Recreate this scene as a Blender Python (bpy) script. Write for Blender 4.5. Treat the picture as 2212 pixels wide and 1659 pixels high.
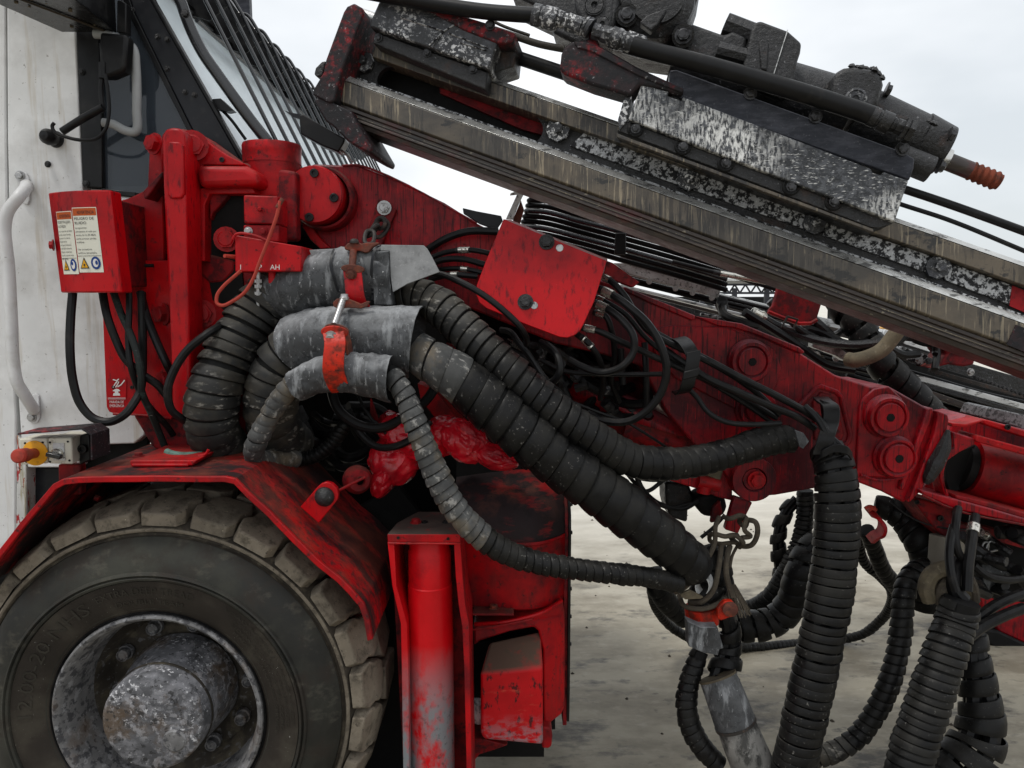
import bpy, bmesh, math, random
from mathutils import Vector, Matrix, noise as mnoise
from math import sin, cos, pi, radians, tan, atan2, sqrt

scene = bpy.context.scene
COL = scene.collection
for _o in list(bpy.data.objects):
    bpy.data.objects.remove(_o)

# ------------------------------------------------------------------ camera
CAM_H = 1.64
PITCH = radians(6.5)
FPX = 1609.0
cam_d = bpy.data.cameras.new('camera')
cam = bpy.data.objects.new('camera', cam_d)
COL.objects.link(cam)
cam.location = (0, 0, CAM_H)
cam.rotation_euler = (radians(90) - PITCH, 0, 0)
cam_d.sensor_width = 36.0
cam_d.lens = 36.0 * FPX / 2212.0
cam_d.clip_start = 0.05
cam_d.clip_end = 2000
scene.camera = cam

# ------------------------------------------------------------------ sky, sun, exposure
SUN_EL, SUN_AZ = radians(66), radians(-60)      # azimuth measured from -Y (towards the camera side), negative = left
world = bpy.data.worlds.new('World')
scene.world = world
world.use_nodes = True
wn, wl = world.node_tree.nodes, world.node_tree.links
wn.clear()
w_out = wn.new('ShaderNodeOutputWorld')
w_add = wn.new('ShaderNodeAddShader')
w_sky = wn.new('ShaderNodeTexSky')
w_sky.sky_type = 'NISHITA'
w_sky.sun_disc = False
w_sky.sun_elevation = SUN_EL
w_sky.sun_rotation = radians(180) + radians(60)
w_sky.air_density = 1.0
w_sky.dust_density = 3.0
w_b1 = wn.new('ShaderNodeBackground')
w_b1.inputs['Strength'].default_value = 0.02
w_b2 = wn.new('ShaderNodeBackground')
w_b2.inputs['Strength'].default_value = 0.86
w_tc = wn.new('ShaderNodeTexCoord')
w_map = wn.new('ShaderNodeMapping')
w_map.inputs['Scale'].default_value = (1.6, 1.6, 3.6)
w_map.inputs['Location'].default_value = (3.35, 0.4, 1.2)
w_no = wn.new('ShaderNodeTexNoise')
w_no.inputs['Scale'].default_value = 1.0
w_no.inputs['Detail'].default_value = 5
w_no.inputs['Roughness'].default_value = 0.5
w_ra = wn.new('ShaderNodeValToRGB')
w_ra.color_ramp.elements[0].position = 0.34
w_ra.color_ramp.elements[0].color = (0.73, 0.77, 0.795, 1)
w_ra.color_ramp.elements[1].position = 0.62
w_ra.color_ramp.elements[1].color = (1.12, 1.13, 1.14, 1)
wl.new(w_tc.outputs['Generated'], w_map.inputs['Vector'])
wl.new(w_map.outputs['Vector'], w_no.inputs['Vector'])
wl.new(w_no.outputs['Fac'], w_ra.inputs['Fac'])
wl.new(w_ra.outputs['Color'], w_b2.inputs['Color'])
wl.new(w_sky.outputs['Color'], w_b1.inputs['Color'])
wl.new(w_b1.outputs[0], w_add.inputs[0])
wl.new(w_b2.outputs[0], w_add.inputs[1])
wl.new(w_add.outputs[0], w_out.inputs['Surface'])

sun_d = bpy.data.lights.new('sun', 'SUN')
sun_d.energy = 1.5
sun_d.angle = radians(11)
sun_d.color = (1.0, 0.97, 0.92)
sun = bpy.data.objects.new('sun', sun_d)
COL.objects.link(sun)
_sd = Vector((sin(SUN_AZ) * cos(SUN_EL), -cos(SUN_AZ) * cos(SUN_EL), sin(SUN_EL)))
sun.location = _sd * 20
sun.rotation_euler = _sd.to_track_quat('Z', 'Y').to_euler()

scene.render.engine = 'CYCLES'
scene.view_settings.view_transform = 'Standard'
scene.view_settings.look = 'None'
scene.view_settings.exposure = 0.14
scene.view_settings.gamma = 1.0
scene.view_settings.use_curve_mapping = False

# ------------------------------------------------------------------ placing: sight lines met with a vertical plane Y = const
_f = Vector((0, cos(PITCH), -sin(PITCH)))
_u = Vector((0, sin(PITCH), cos(PITCH)))
_r = Vector((1, 0, 0))
CAM = Vector((0, 0, CAM_H))
REG = {'O': (0, 0, 1), 'A1': (0, 0, .3402), 'A2': (0, 518.4, .3402), 'A3': (0, 1036.8, .3906),
       'B1': (633.6, 0, .3402), 'B2': (691.2, 460.8, .3402), 'B3': (748.8, 979.2, .4098),
       'C1': (1324.8, 0, .4028), 'C2': (1324.8, 518.4, .4028), 'C3': (1324.8, 990.7, .4028),
       'D1': (604.8, 489.6, .15624), 'D2': (1296, 518.4, .2604), 'D3': (1785.6, 864, .2430),
       'D4': (103.7, 432, .1319), 'D5': (1180.8, 950.4, .2604)}

def ray(k, x, y):
    ox, oy, f = REG[k]
    X, Y = ox + x * f, oy + y * f
    return _f + _r * ((X - 1106) / FPX) - _u * ((Y - 829.5) / FPX)

def W(k, x, y, Y):
    d = ray(k, x, y)
    return CAM + d * (Y / d.y)

def WW(k, pts, Y=None):
    return [W(k, p[0], p[1], p[2] if len(p) > 2 else Y) for p in pts]

def rad(px, p):
    """metres spanned by px overview pixels at point p"""
    return px * (p - CAM).dot(_f) / FPX

# ------------------------------------------------------------------ mesh builder
class B:
    def __init__(s):
        s.v, s.f, s.s = [], [], []

    def add(s, vs, fs, smooth=False):
        n = len(s.v)
        s.v += [Vector(v) for v in vs]
        s.f += [tuple(i + n for i in f) for f in fs]
        s.s += [smooth] * len(fs)
        return s

    def prism(s, pts, vec, pts2=None):
        pts = [Vector(p) for p in pts]
        vec = Vector(vec)
        n = len(pts)
        back = [Vector(p) for p in pts2] if pts2 else [p + vec for p in pts]
        fs = [tuple(range(n)), tuple(range(2 * n - 1, n - 1, -1))]
        fs += [(i, (i + 1) % n, n + (i + 1) % n, n + i) for i in range(n)]
        return s.add(pts + back, fs)

    def box(s, c, a, b, d):
        """centre and three half-extent vectors"""
        c, a, b, d = Vector(c), Vector(a), Vector(b), Vector(d)
        vs = [c + a * i + b * j + d * k for i in (-1, 1) for j in (-1, 1) for k in (-1, 1)]
        return s.add(vs, [(0, 1, 3, 2), (4, 6, 7, 5), (0, 4, 5, 1), (2, 3, 7, 6), (0, 2, 6, 4), (1, 5, 7, 3)])

    def cyl(s, p0, p1, r0, r1=None, n=24, caps=True, smooth=True, ph=0):
        p0, p1 = Vector(p0), Vector(p1)
        r1 = r0 if r1 is None else r1
        ax = (p1 - p0).normalized()
        e = ax.orthogonal().normalized()
        if abs(ax.z) < .9:
            e = Vector((0, 0, 1)).cross(ax).normalized()
        g = ax.cross(e)
        vs = []
        for p, r in ((p0, r0), (p1, r1)):
            for i in range(n):
                t = 2 * pi * i / n + ph
                vs.append(p + (e * cos(t) + g * sin(t)) * r)
        s.add(vs, [(i, (i + 1) % n, n + (i + 1) % n, n + i) for i in range(n)], smooth)
        if caps:
            m = len(s.v) - 2 * n
            s.f += [tuple(m + i for i in range(n - 1, -1, -1)), tuple(m + n + i for i in range(n))]
            s.s += [False, False]
        return s

    def lathe(s, c, ax, prof, n=48, smooth=True, closed=False):
        """prof: list of (radius, distance along ax)"""
        c, ax = Vector(c), Vector(ax).normalized()
        e = Vector((0, 0, 1)).cross(ax)
        e = e.normalized() if e.length > .1 else Vector((1, 0, 0))
        g = ax.cross(e)
        vs = []
        for r, h in prof:
            for i in range(n):
                t = 2 * pi * i / n
                vs.append(c + ax * h + (e * cos(t) + g * sin(t)) * r)
        m = len(prof)
        fs = []
        for j in range(m - 1 + (1 if closed else 0)):
            a, b = j * n, ((j + 1) % m) * n
            fs += [(a + i, a + (i + 1) % n, b + (i + 1) % n, b + i) for i in range(n)]
        return s.add(vs, fs, smooth)

    def tube(s, pts, r, n=10, smooth_path=True, caps=True, closed=False):
        P_ = spline(pts, closed=closed) if smooth_path and len(pts) > 2 else [Vector(p) for p in pts]
        fr = frames(P_)
        vs = []
        m = len(P_)
        for i, (p, (N, Bn)) in enumerate(zip(P_, fr)):
            rr = r if not isinstance(r, (list, tuple)) else lerp_list(r, i / (m - 1))
            for j in range(n):
                t = 2 * pi * j / n
                vs.append(p + (N * cos(t) + Bn * sin(t)) * rr)
        fs = [(i * n + j, i * n + (j + 1) % n, (i + 1) * n + (j + 1) % n, (i + 1) * n + j) for i in range(m - 1) for j in range(n)]
        s.add(vs, fs, True)
        if caps:
            k = len(s.v) - m * n
            s.f += [tuple(k + i for i in range(n - 1, -1, -1)), tuple(k + (m - 1) * n + i for i in range(n))]
            s.s += [False, False]
        return s

    def ribbon(s, pts, wv, t=.002, smooth_path=True):
        """flat strap along pts; wv width vector (half) ; t thickness along local normal"""
        P_ = spline(pts) if smooth_path and len(pts) > 2 else [Vector(p) for p in pts]
        wv = Vector(wv)
        m = len(P_)
        vs = []
        for i, p in enumerate(P_):
            tg = (P_[min(i + 1, m - 1)] - P_[max(i - 1, 0)]).normalized()
            nn = tg.cross(wv).normalized() * t
            vs += [p - wv, p + wv, p + wv + nn, p - wv + nn]
        fs = []
        for i in range(m - 1):
            for j in range(4):
                fs.append((i * 4 + j, i * 4 + (j + 1) % 4, i * 4 + 4 + (j + 1) % 4, i * 4 + 4 + j))
        fs += [(3, 2, 1, 0), tuple((m - 1) * 4 + q for q in range(4))]
        return s.add(vs, fs)

    def hexbolt(s, c, ax, r, h=None, washer=True):
        ax = Vector(ax).normalized()
        c = Vector(c)
        h = h or r * .8
        if washer:
            s.cyl(c, c + ax * r * .22, r * 1.35, n=16)
        s.cyl(c + ax * r * .2, c + ax * (r * .2 + h), r, n=6, smooth=False, ph=.3)
        s.cyl(c + ax * (r * .2 + h), c + ax * (r * .2 + h + r * .08), r * .82, r * .7, n=12)
        return s

    def socket(s, c, ax, r, h):
        """socket-head screw: ring with a hollow centre"""
        s.lathe(c, ax, [(r, 0), (r, h), (r * .93, h * 1.12), (r * .55, h * 1.12), (r * .5, h * .3), (.0001, h * .3)], n=18)
        return s

    def build(s, name, m, parent=None, bevel=0, seg=2, label=None, cat=None, group=None, kind=None, origin=None, auto=None):
        me = bpy.data.meshes.new(name)
        if parent is not None:
            o0 = parent['_base'] if '_base' in parent else (0, 0, 0)
            o0 = Vector(o0)
        elif origin is not None:
            o0 = Vector(origin)
        else:
            lo = [min(v[i] for v in s.v) for i in range(3)]
            hi = [max(v[i] for v in s.v) for i in range(3)]
            o0 = Vector(((lo[0] + hi[0]) / 2, (lo[1] + hi[1]) / 2, lo[2]))
        me.from_pydata([tuple(v - o0) for v in s.v], [], s.f)
        me.polygons.foreach_set('use_smooth', s.s)
        bm = bmesh.new()
        bm.from_mesh(me)
        bmesh.ops.recalc_face_normals(bm, faces=bm.faces)
        bm.to_mesh(me)
        bm.free()
        me.set_sharp_from_angle(angle=radians(34))
        me.materials.append(m)
        o = bpy.data.objects.new(name, me)
        COL.objects.link(o)
        if parent is not None:
            o.parent = parent
        else:
            o.location = o0
        o['_base'] = tuple(o0)
        if bevel:
            md = o.modifiers.new('bevel', 'BEVEL')
            md.width = bevel
            md.segments = seg
            md.limit_method = 'ANGLE'
            md.angle_limit = radians(40)
        if label: o['label'] = label
        if cat: o['category'] = cat
        if group: o['group'] = group
        if kind: o['kind'] = kind
        return o

def thing(name, label, cat, base, group=None):
    o = bpy.data.objects.new(name, None)
    o.empty_display_size = .05
    COL.objects.link(o)
    o.location = Vector(base)
    o['_base'] = tuple(base)
    o['label'] = label
    o['category'] = cat
    if group: o['group'] = group
    return o

def lerp_list(L, t):
    x = max(0, min(1, t)) * (len(L) - 1)
    i = min(int(x), len(L) - 2)
    return L[i] * (1 - (x - i)) + L[i + 1] * (x - i)

def spline(pts, step=8, closed=False):
    P_ = [Vector(p) for p in pts]
    n = len(P_)
    if closed:
        Q_ = [P_[-1]] + P_ + [P_[0], P_[1]]
    else:
        Q_ = [P_[0] * 2 - P_[1]] + P_ + [P_[-1] * 2 - P_[-2]]
    out = []
    for i in range(1, len(Q_) - 2):
        a, b, c, d = Q_[i - 1], Q_[i], Q_[i + 1], Q_[i + 2]
        # centripetal-like tangents scaled by segment length
        L = (c - b).length + 1e-9
        m1 = ((c - b) / L + (b - a) / ((b - a).length + 1e-9)) * .5 * L
        m2 = ((d - c) / ((d - c).length + 1e-9) + (c - b) / L) * .5 * L
        for k in range(step):
            t = k / step
            h00, h10, h01, h11 = 2*t**3-3*t*t+1, t**3-2*t*t+t, -2*t**3+3*t*t, t**3-t*t
            out.append(b * h00 + m1 * h10 + c * h01 + m2 * h11)
    out.append(Q_[-2].copy() if not closed else P_[0].copy())
    return out

def frames(P_):
    out = []
    m = len(P_)
    N = None
    for i in range(m):
        t = (P_[min(i + 1, m - 1)] - P_[max(i - 1, 0)]).normalized()
        if N is None:
            N = t.orthogonal().normalized()
        else:
            N = N - t * N.dot(t)
            N = N.normalized() if N.length > 1e-6 else t.orthogonal().normalized()
        out.append((N, t.cross(N)))
    return out

class Path:
    def __init__(s, pts):
        s.p = spline(pts, 14)
        s.fr = frames(s.p)
        s.L = [0]
        for a, b in zip(s.p, s.p[1:]):
            s.L.append(s.L[-1] + (b - a).length)
        s.len = s.L[-1]

    def at(s, d):
        d = max(0, min(s.len, d))
        import bisect
        i = min(max(bisect.bisect_right(s.L, d) - 1, 0), len(s.p) - 2)
        t = (d - s.L[i]) / max(1e-9, s.L[i + 1] - s.L[i])
        c = s.p[i].lerp(s.p[i + 1], t)
        N = s.fr[i][0].lerp(s.fr[i + 1][0], t).normalized()
        Bn = s.fr[i][1].lerp(s.fr[i + 1][1], t).normalized()
        return c, N, Bn

def wrap_mesh(path, r, pitch, gap=.12, t=.004, nseg=22, seed=0, jit=.16, shingle=.35, d0=0, d1=None):
    """helical strip of flat plastic spiral guard wound along a path"""
    rnd = random.Random(seed)
    d1 = d1 if d1 is not None else path.len
    turns = int((d1 - d0) / pitch)
    jj = [rnd.uniform(-1, 1) for _ in range(turns + 4)]
    wj = [rnd.uniform(-1, 1) for _ in range(turns + 4)]
    rj = [rnd.uniform(-1, 1) for _ in range(turns + 4)]
    def sm(L, x):
        i = int(x); f = x - i; f = f * f * (3 - 2 * f)
        return L[i] * (1 - f) + L[i + 1] * f
    w = pitch * (1 - gap)
    prof = [(-.5, -t), (-.5, -t * .25), (-.44, t * .05), (-.15, t * .22), (.15, t * .22), (.44, t * .05), (.5, -t * .25), (.5, -t)]
    vs, fs = [], []
    n = turns * nseg + 1
    m = len(prof)
    for i in range(n):
        x = i / nseg
        th = 2 * pi * x
        ww = w * (1 + jit * .8 * sm(wj, x))
        c0 = d0 + pitch * (x + .5 * (1 - 1)) + pitch * .5 + jit * pitch * .6 * sm(jj, x)
        rr0 = lerp_list(r, x / max(1, turns)) if isinstance(r, (list, tuple)) else r
        rr0 += sm(rj, x) * t * .45
        oval = .035 * mnoise.noise(Vector((x * .23, seed * 3.7, 0)))
        for v, dr in prof:
            d = c0 + v * ww
            c, N, Bn = path.at(d)
            rr = (rr0 + dr + shingle * t * v * 2) * (1 + oval * cos(2 * th))
            vs.append(c + (N * cos(th) + Bn * sin(th)) * rr)
    for i in range(n - 1):
        for j in range(m - 1):
            a = i * m + j
            fs.append((a, a + 1, a + m + 1, a + m))
    b = B()
    b.add(vs, fs, True)
    return b
# ------------------------------------------------------------------ materials
def srgb(r, g, b):
    f = lambda c: (c / 255) / 12.92 if c / 255 <= .04045 else ((c / 255 + .055) / 1.055) ** 2.4
    return (f(r), f(g), f(b))

def mat(name, base, rough=.5, metal=0, var=.15, vscale=9, layers=(), bump=(0, 60), spec=.22, coat=0, rand=0, obj=False):
    m = bpy.data.materials.new(name)
    m.use_nodes = True
    N, L = m.node_tree.nodes, m.node_tree.links
    bs = N['Principled BSDF']
    bs.inputs['Metallic'].default_value = metal
    bs.inputs['Specular IOR Level'].default_value = spec
    bs.inputs['Coat Weight'].default_value = coat
    geo = N.new('ShaderNodeNewGeometry')
    if obj:
        tc = N.new('ShaderNodeTexCoord')
        pos = tc.outputs['Object']
    else:
        pos = geo.outputs['Position']
    def noise(vec, detail=5, rgh=.6):
        mp = N.new('ShaderNodeMapping')
        mp.inputs['Scale'].default_value = vec
        L.new(pos, mp.inputs['Vector'])
        no = N.new('ShaderNodeTexNoise')
        no.inputs['Scale'].default_value = 1
        no.inputs['Detail'].default_value = detail
        no.inputs['Roughness'].default_value = rgh
        L.new(mp.outputs['Vector'], no.inputs['Vector'])
        return no.outputs['Fac']
    def rng(x, lo, hi, a=0, b=1):
        r = N.new('ShaderNodeMapRange')
        r.inputs['From Min'].default_value = lo
        r.inputs['From Max'].default_value = hi
        r.inputs['To Min'].default_value = a
        r.inputs['To Max'].default_value = b
        L.new(x, r.inputs['Value'])
        return r.outputs['Result']
    def mul(a, b):
        q = N.new('ShaderNodeMath'); q.operation = 'MULTIPLY'
        L.new(a, q.inputs[0])
        if isinstance(b, (int, float)): q.inputs[1].default_value = b
        else: L.new(b, q.inputs[1])
        return q.outputs[0]
    def mixc(f, a, b):
        q = N.new('ShaderNodeMix'); q.data_type = 'RGBA'
        L.new(f, q.inputs[0])
        if isinstance(a, tuple): q.inputs[6].default_value = (*a, 1)
        else: L.new(a, q.inputs[6])
        if isinstance(b, tuple): q.inputs[7].default_value = (*b, 1)
        else: L.new(b, q.inputs[7])
        return q.outputs[2]
    def mixf(f, a, b):
        q = N.new('ShaderNodeMix'); q.data_type = 'FLOAT'
        L.new(f, q.inputs[0])
        if isinstance(a, (int, float)): q.inputs[2].default_value = a
        else: L.new(a, q.inputs[2])
        if isinstance(b, (int, float)): q.inputs[3].default_value = b
        else: L.new(b, q.inputs[3])
        return q.outputs[0]
    lo = tuple(c * (1 - var) for c in base)
    hi = tuple(min(1, c * (1 + var)) for c in base)
    c = mixc(rng(noise((vscale,) * 3, 4), .35, .65), lo, hi)
    r = rng(noise((vscale * 4,) * 3, 3), .3, .7, max(.02, rough - .07), min(1, rough + .07))
    if rand:
        oi = N.new('ShaderNodeObjectInfo')
        f = rng(oi.outputs['Random'], 0, 1, 1 - rand, 1 + rand)
        q = N.new('ShaderNodeVectorMath'); q.operation = 'SCALE'
        L.new(c, q.inputs[0]); L.new(f, q.inputs['Scale'])
        c = q.outputs[0]
    hgt = None
    for ly in layers:
        kind, col, amt, sc, a, b2 = ly[:6]
        lr = ly[6] if len(ly) > 6 else None
        vec = sc if isinstance(sc, tuple) else (sc,) * 3
        if kind == 'streak':
            vec = (vec[0], vec[1], vec[2] * .07)
        f = rng(noise(vec, 7 if kind != 'streak' else 4, .65), a, b2)
        f = mul(f, amt)
        if kind == 'up':
            sx = N.new('ShaderNodeSeparateXYZ')
            L.new(geo.outputs['Normal'], sx.inputs[0])
            f = mul(f, rng(sx.outputs['Z'], .25, .85))
        elif kind == 'side':        # only on steep faces
            sx = N.new('ShaderNodeSeparateXYZ')
            L.new(geo.outputs['Normal'], sx.inputs[0])
            f = mul(f, rng(sx.outputs['Z'], .6, .2))
        elif kind == 'near':        # stains by the rig fade with distance, painting the overexposed pale far ground
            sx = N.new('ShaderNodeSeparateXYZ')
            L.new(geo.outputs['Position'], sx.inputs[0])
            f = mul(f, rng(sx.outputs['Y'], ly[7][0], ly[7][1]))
        elif kind == 'below':       # below a world height: ly[7]=(z0,z1)
            sx = N.new('ShaderNodeSeparateXYZ')
            L.new(geo.outputs['Position'], sx.inputs[0])
            f = mul(f, rng(sx.outputs['Z'], ly[7][0], ly[7][1]))
        elif kind == 'patch':       # large mask modulates fine flecks
            f = mul(f, rng(noise((ly[7],) * 3, 3), .42, .58))
        c = mixc(f, c, col)
        if lr is not None:
            r = mixf(f, r, lr)
    L.new(c, bs.inputs['Base Color'])
    L.new(r, bs.inputs['Roughness'])
    if bump[0]:
        bp = N.new('ShaderNodeBump')
        bp.inputs['Strength'].default_value = bump[0]
        bp.inputs['Distance'].default_value = bump[2] if len(bump) > 2 else .002
        bv = bump[1] if isinstance(bump[1], tuple) else (bump[1],) * 3
        L.new(noise(bv, 6, .65), bp.inputs['Height'])
        L.new(bp.outputs['Normal'], bs.inputs['Normal'])
    return m

RED = (.40, .0022, .0055)
DARKGR = (.012, .010, .010)
BROWN = (.10, .062, .045)
M_red = mat('red_paint', RED, .38, var=.12, layers=[
    ('noise', (.10, .003, .006), .85, 5, .44, .62, .6),
    ('noise', DARKGR, .6, (9, 9, 6), .54, .66, .6),
    ('noise', DARKGR, .8, 48, .57, .67, .7), ('noise', (.30, .16, .15), .6, 90, .69, .72, .7),
    ('up', (.17, .035, .025), .55, 12, .35, .65, .8),
    ('streak', (.2, .012, .012), .5, 60, .55, .66)], bump=(.15, 120, .001))
M_redclean = mat('red_paint_clean', (.44, .0022, .0055), .36, var=.08, layers=[
    ('noise', (.17, .002, .005), .8, 4.5, .45, .64), ('noise', (.06, .005, .008), .75, (70, 70, 22), .54, .66, .6), ('noise', (.40, .14, .13), .5, 110, .70, .73), ('noise', DARKGR, .55, 70, .64, .72, .7)], bump=(.12, 90, .001))
M_reddirty = mat('red_paint_dirty', (.25, .0028, .006), .5, var=.2, layers=[
    ('noise', (.035, .006, .008), .75, 22, .48, .60, .7),
    ('noise', (.05, .006, .008), .85, 5, .42, .62, .7),
    ('noise', DARKGR, .8, 40, .54, .66, .75),
    ('up', (.16, .075, .055), .6, 9, .35, .6, .85)], bump=(.3, 80, .0015))
M_redboom = mat('red_paint_streaked', (.30, .0030, .0085), .34, var=.2, layers=[
    ('noise', (.46, .0035, .010), .7, 2.6, .50, .64, .35),
    ('noise', (.045, .003, .007), .95, 3.4, .44, .60, .45),
    ('noise', (.12, .012, .016), .6, 34, .52, .66, .5),
    ('streak', (.016, .003, .005), .78, (150, 150, 110), .52, .62, .5),
    ('streak', (.70, .015, .02), .45, (190, 190, 150), .62, .67),
    ('noise', DARKGR, .7, 60, .60, .68, .7),
    ('up', (.30, .12, .14), .5, 10, .3, .6, .4)], bump=(.3, (60, 60, 12), .0015))
M_redoil = mat('red_paint_under_oily_grime', (.20, .008, .012), .5, var=.3, layers=[
    ('noise', (.018, .015, .017), .97, 7, .38, .50, .6),
    ('noise', (.012, .012, .014), .95, 45, .42, .55, .6),
    ('noise', (.35, .35, .36), .6, 110, .62, .68, .5)], bump=(.6, 90, .003))
M_redorange = mat('orange_red_clamp_paint', (.46, .018, .005), .42, var=.15, layers=[
    ('noise', (.09, .018, .010), .85, 26, .48, .62, .8),
    ('noise', (.02, .012, .01), .85, 75, .58, .68, .8)], bump=(.3, 140, .001))
M_rust = mat('rusty_clamp_steel', (.10, .035, .025), .75, var=.3, layers=[
    ('noise', (.20, .06, .03), .8, 50, .5, .65), ('noise', (.25, .02, .012), .5, 25, .55, .65),
    ('noise', DARKGR, .6, 60, .58, .7)], bump=(.5, 150, .0015))
M_fender = mat('mudguard_red_paint', (.34, .003, .006), .5, var=.15, layers=[
    ('noise', DARKGR, .96, (5, 8, 5), .38, .52, .8),
    ('noise', (.012, .010, .010), .8, 50, .52, .62, .8),
    ('up', (.22, .045, .025), .6, 6, .42, .62, .85),
    ('noise', (.5, .5, .5), .5, 60, .74, .78, .6)], bump=(.35, 60, .002))
M_jack = mat('jack_red_paint_worn_grey', (.52, .004, .008), .35, var=.1, layers=[
    ('noise', (.15, .004, .006), .6, 9, .55, .7),
    ('noise', (.7, .68, .62), .9, 38, .735, .745, .6),
    ('below', (.19, .20, .21), 1, (12, 12, 7), .34, .50, .8, (.70, .50)),
    ('below', (.05, .05, .05), .7, 60, .55, .65, .8, (.7, .4))], bump=(.25, 90, .0015))
M_rubber = mat('black_rubber', (.0055, .0055, .006), .42, var=.3, vscale=14, layers=[
    ('up', (.075, .07, .062), .30, 25, .42, .7, .8),
    ('noise', (.045, .040, .035), .4, 16, .56, .72, .75)], bump=(.12, 150, .001), spec=.22)
M_wrap = mat('black_spiral_guard_plastic', (.0050, .0050, .0052), .40, var=.25, vscale=10, layers=[
    ('noise', (.019, .018, .015), .6, 9, .45, .65, .7),
    ('up', (.045, .042, .036), .40, 20, .4, .65, .8),
    ('patch', (.25, .24, .22), .45, 120, .62, .66, .7, 7)], bump=(.15, 130, .001), spec=.2)
M_wrapdust = mat('dusty_spiral_guard_plastic', (.015, .015, .0145), .55, var=.3, vscale=12, layers=[
    ('noise', (.055, .047, .034), .6, 11, .45, .62, .85),
    ('up', (.12, .115, .10), .5, 18, .35, .6, .85),
    ('patch', (.36, .34, .30), .55, (30, 30, 70), .56, .66, .8, 5)], bump=(.25, 110, .0012), spec=.25)
M_wrapgrey = mat('grey_scuffed_spiral_guard', (.055, .056, .055), .65, var=.35, vscale=14, layers=[
    ('noise', (.03, .03, .03), .75, 22, .5, .62), ('noise', (.30, .29, .27), .7, (40, 90, 40), .56, .64, .8),
    ('noise', (.16, .12, .07), .5, 8, .5, .65)], bump=(.3, 120, .0012), spec=.35)
M_sleeve = mat('scuffed_grey_sleeve_rubber', (.050, .053, .057), .62, var=.3, vscale=10, layers=[
    ('noise', (.028, .029, .031), .85, 11, .47, .60, .6),
    ('noise', (.022, .023, .025), .85, 70, .53, .60, .7),
    ('noise', (.24, .25, .26), .75, (34, 14, 9), .54, .66, .8),
    ('noise', (.30, .31, .32), .6, (90, 60, 20), .60, .68, .8),
    ('noise', (.62, .63, .64), .9, 120, .66, .69, .7),
    ('up', (.40, .41, .42), .55, 14, .35, .6, .85)], bump=(.5, 80, .002), spec=.4)
M_sleevelight = mat('pale_grey_sleeve_flap', (.26, .265, .27), .7, var=.18, vscale=20, layers=[
    ('noise', (.10, .10, .105), .7, 26, .52, .68), ('noise', (.42, .42, .42), .5, 90, .56, .66)], bump=(.35, 160, .001))
M_tyre = mat('tyre_sidewall_rubber', (.016, .016, .0135), .6, var=.4, vscale=5, layers=[
    ('noise', (.046, .046, .036), .75, 4.5, .42, .64, .8),
    ('noise', (.022, .016, .012), .7, 10, .48, .62),
    ('noise', (.12, .11, .085), .35, (14, 14, 22), .55, .68, .85)], bump=(.2, 45, .0015), spec=.3)
M_tyrebrown = mat('tyre_inner_sidewall_rubber', (.020, .0155, .012), .6, var=.35, vscale=7, layers=[
    ('noise', (.06, .055, .04), .5, 7, .5, .68, .8),
    ('patch', (.45, .45, .42), .9, 190, .68, .71, .8, 9)], bump=(.2, 70, .001), spec=.3)
M_tread = mat('dusty_tread_rubber', (.165, .140, .108), .85, var=.22, vscale=10, rand=.18, layers=[
    ('noise', (.05, .042, .032), .75, 28, .50, .66), ('noise', (.23, .20, .155), .6, 13, .52, .66),
    ('noise', (.45, .40, .30), .7, 95, .66, .70), ('noise', (.03, .025, .02), .8, 100, .60, .68)], bump=(.6, 110, .0025), spec=.2)
M_treadbase = mat('tread_groove_rubber', (.045, .038, .030), .85, var=.3, layers=[
    ('noise', (.14, .12, .085), .6, 30, .5, .65)], bump=(.4, 60, .002), spec=.2)
M_rim = mat('galvanised_rim_steel', (.165, .163, .165), .62, metal=.15, var=.25, vscale=18, layers=[
    ('noise', (.045, .045, .05), .85, 45, .50, .57),
    ('noise', (.30, .30, .31), .7, 38, .55, .62), ('noise', (.10, .065, .04), .6, 9, .54, .66, .85)], bump=(.35, 90, .0015))
M_rimdark = mat('muddy_wheel_disc', (.035, .030, .024), .85, var=.4, vscale=8, layers=[
    ('noise', (.10, .085, .06), .7, 16, .50, .64), ('noise', (.15, .15, .16), .5, 50, .58, .64)], bump=(.5, 60, .003))
M_hub = mat('chipped_hub_paint', (.085, .086, .093), .6, var=.25, vscale=14, layers=[
    ('noise', (.19, .19, .205), .8, (20, 20, 34), .47, .60, .7),
    ('patch', (.34, .34, .36), .9, 60, .53, .57, .7, 8),
    ('patch', (.60, .60, .62), .9, 95, .58, .61, .7, 11),
    ('noise', (.085, .058, .036), .85, 8, .50, .62, .85), ('noise', (.02, .02, .02), .8, 55, .58, .62)], bump=(.45, 70, .002))
M_white = mat('white_cab_paint', (.72, .725, .72), .42, var=.07, vscale=5, layers=[
    ('streak', (.42, .34, .22), .55, 26, .56, .70, .6),
    ('noise', (.34, .33, .31), .55, 3.5, .48, .70), ('noise', (.26, .24, .22), .8, 75, .655, .675),
    ('noise', (.04, .035, .03), .9, (46, 46, 95), .71, .72)], bump=(.12, 60, .001))
M_whitered = mat('white_edge_with_red_scrapes', (.60, .60, .58), .5, var=.1, layers=[
    ('streak', (.36, .008, .012), .95, (70, 70, 260), .585, .60), ('streak', (.30, .25, .12), .7, 60, .54, .62),
    ('noise', (.03, .03, .03), .8, 70, .62, .66)], bump=(.2, 90, .001))
M_rail = mat('white_rail_paint', (.62, .62, .62), .35, var=.06, layers=[
    ('noise', (.06, .05, .05), .85, 60, .68, .70), ('noise', (.42, .40, .36), .5, 14, .5, .7),
    ('noise', (.45, .38, .05), .6, 18, .69, .74)], bump=(.1, 100, .001))
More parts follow.
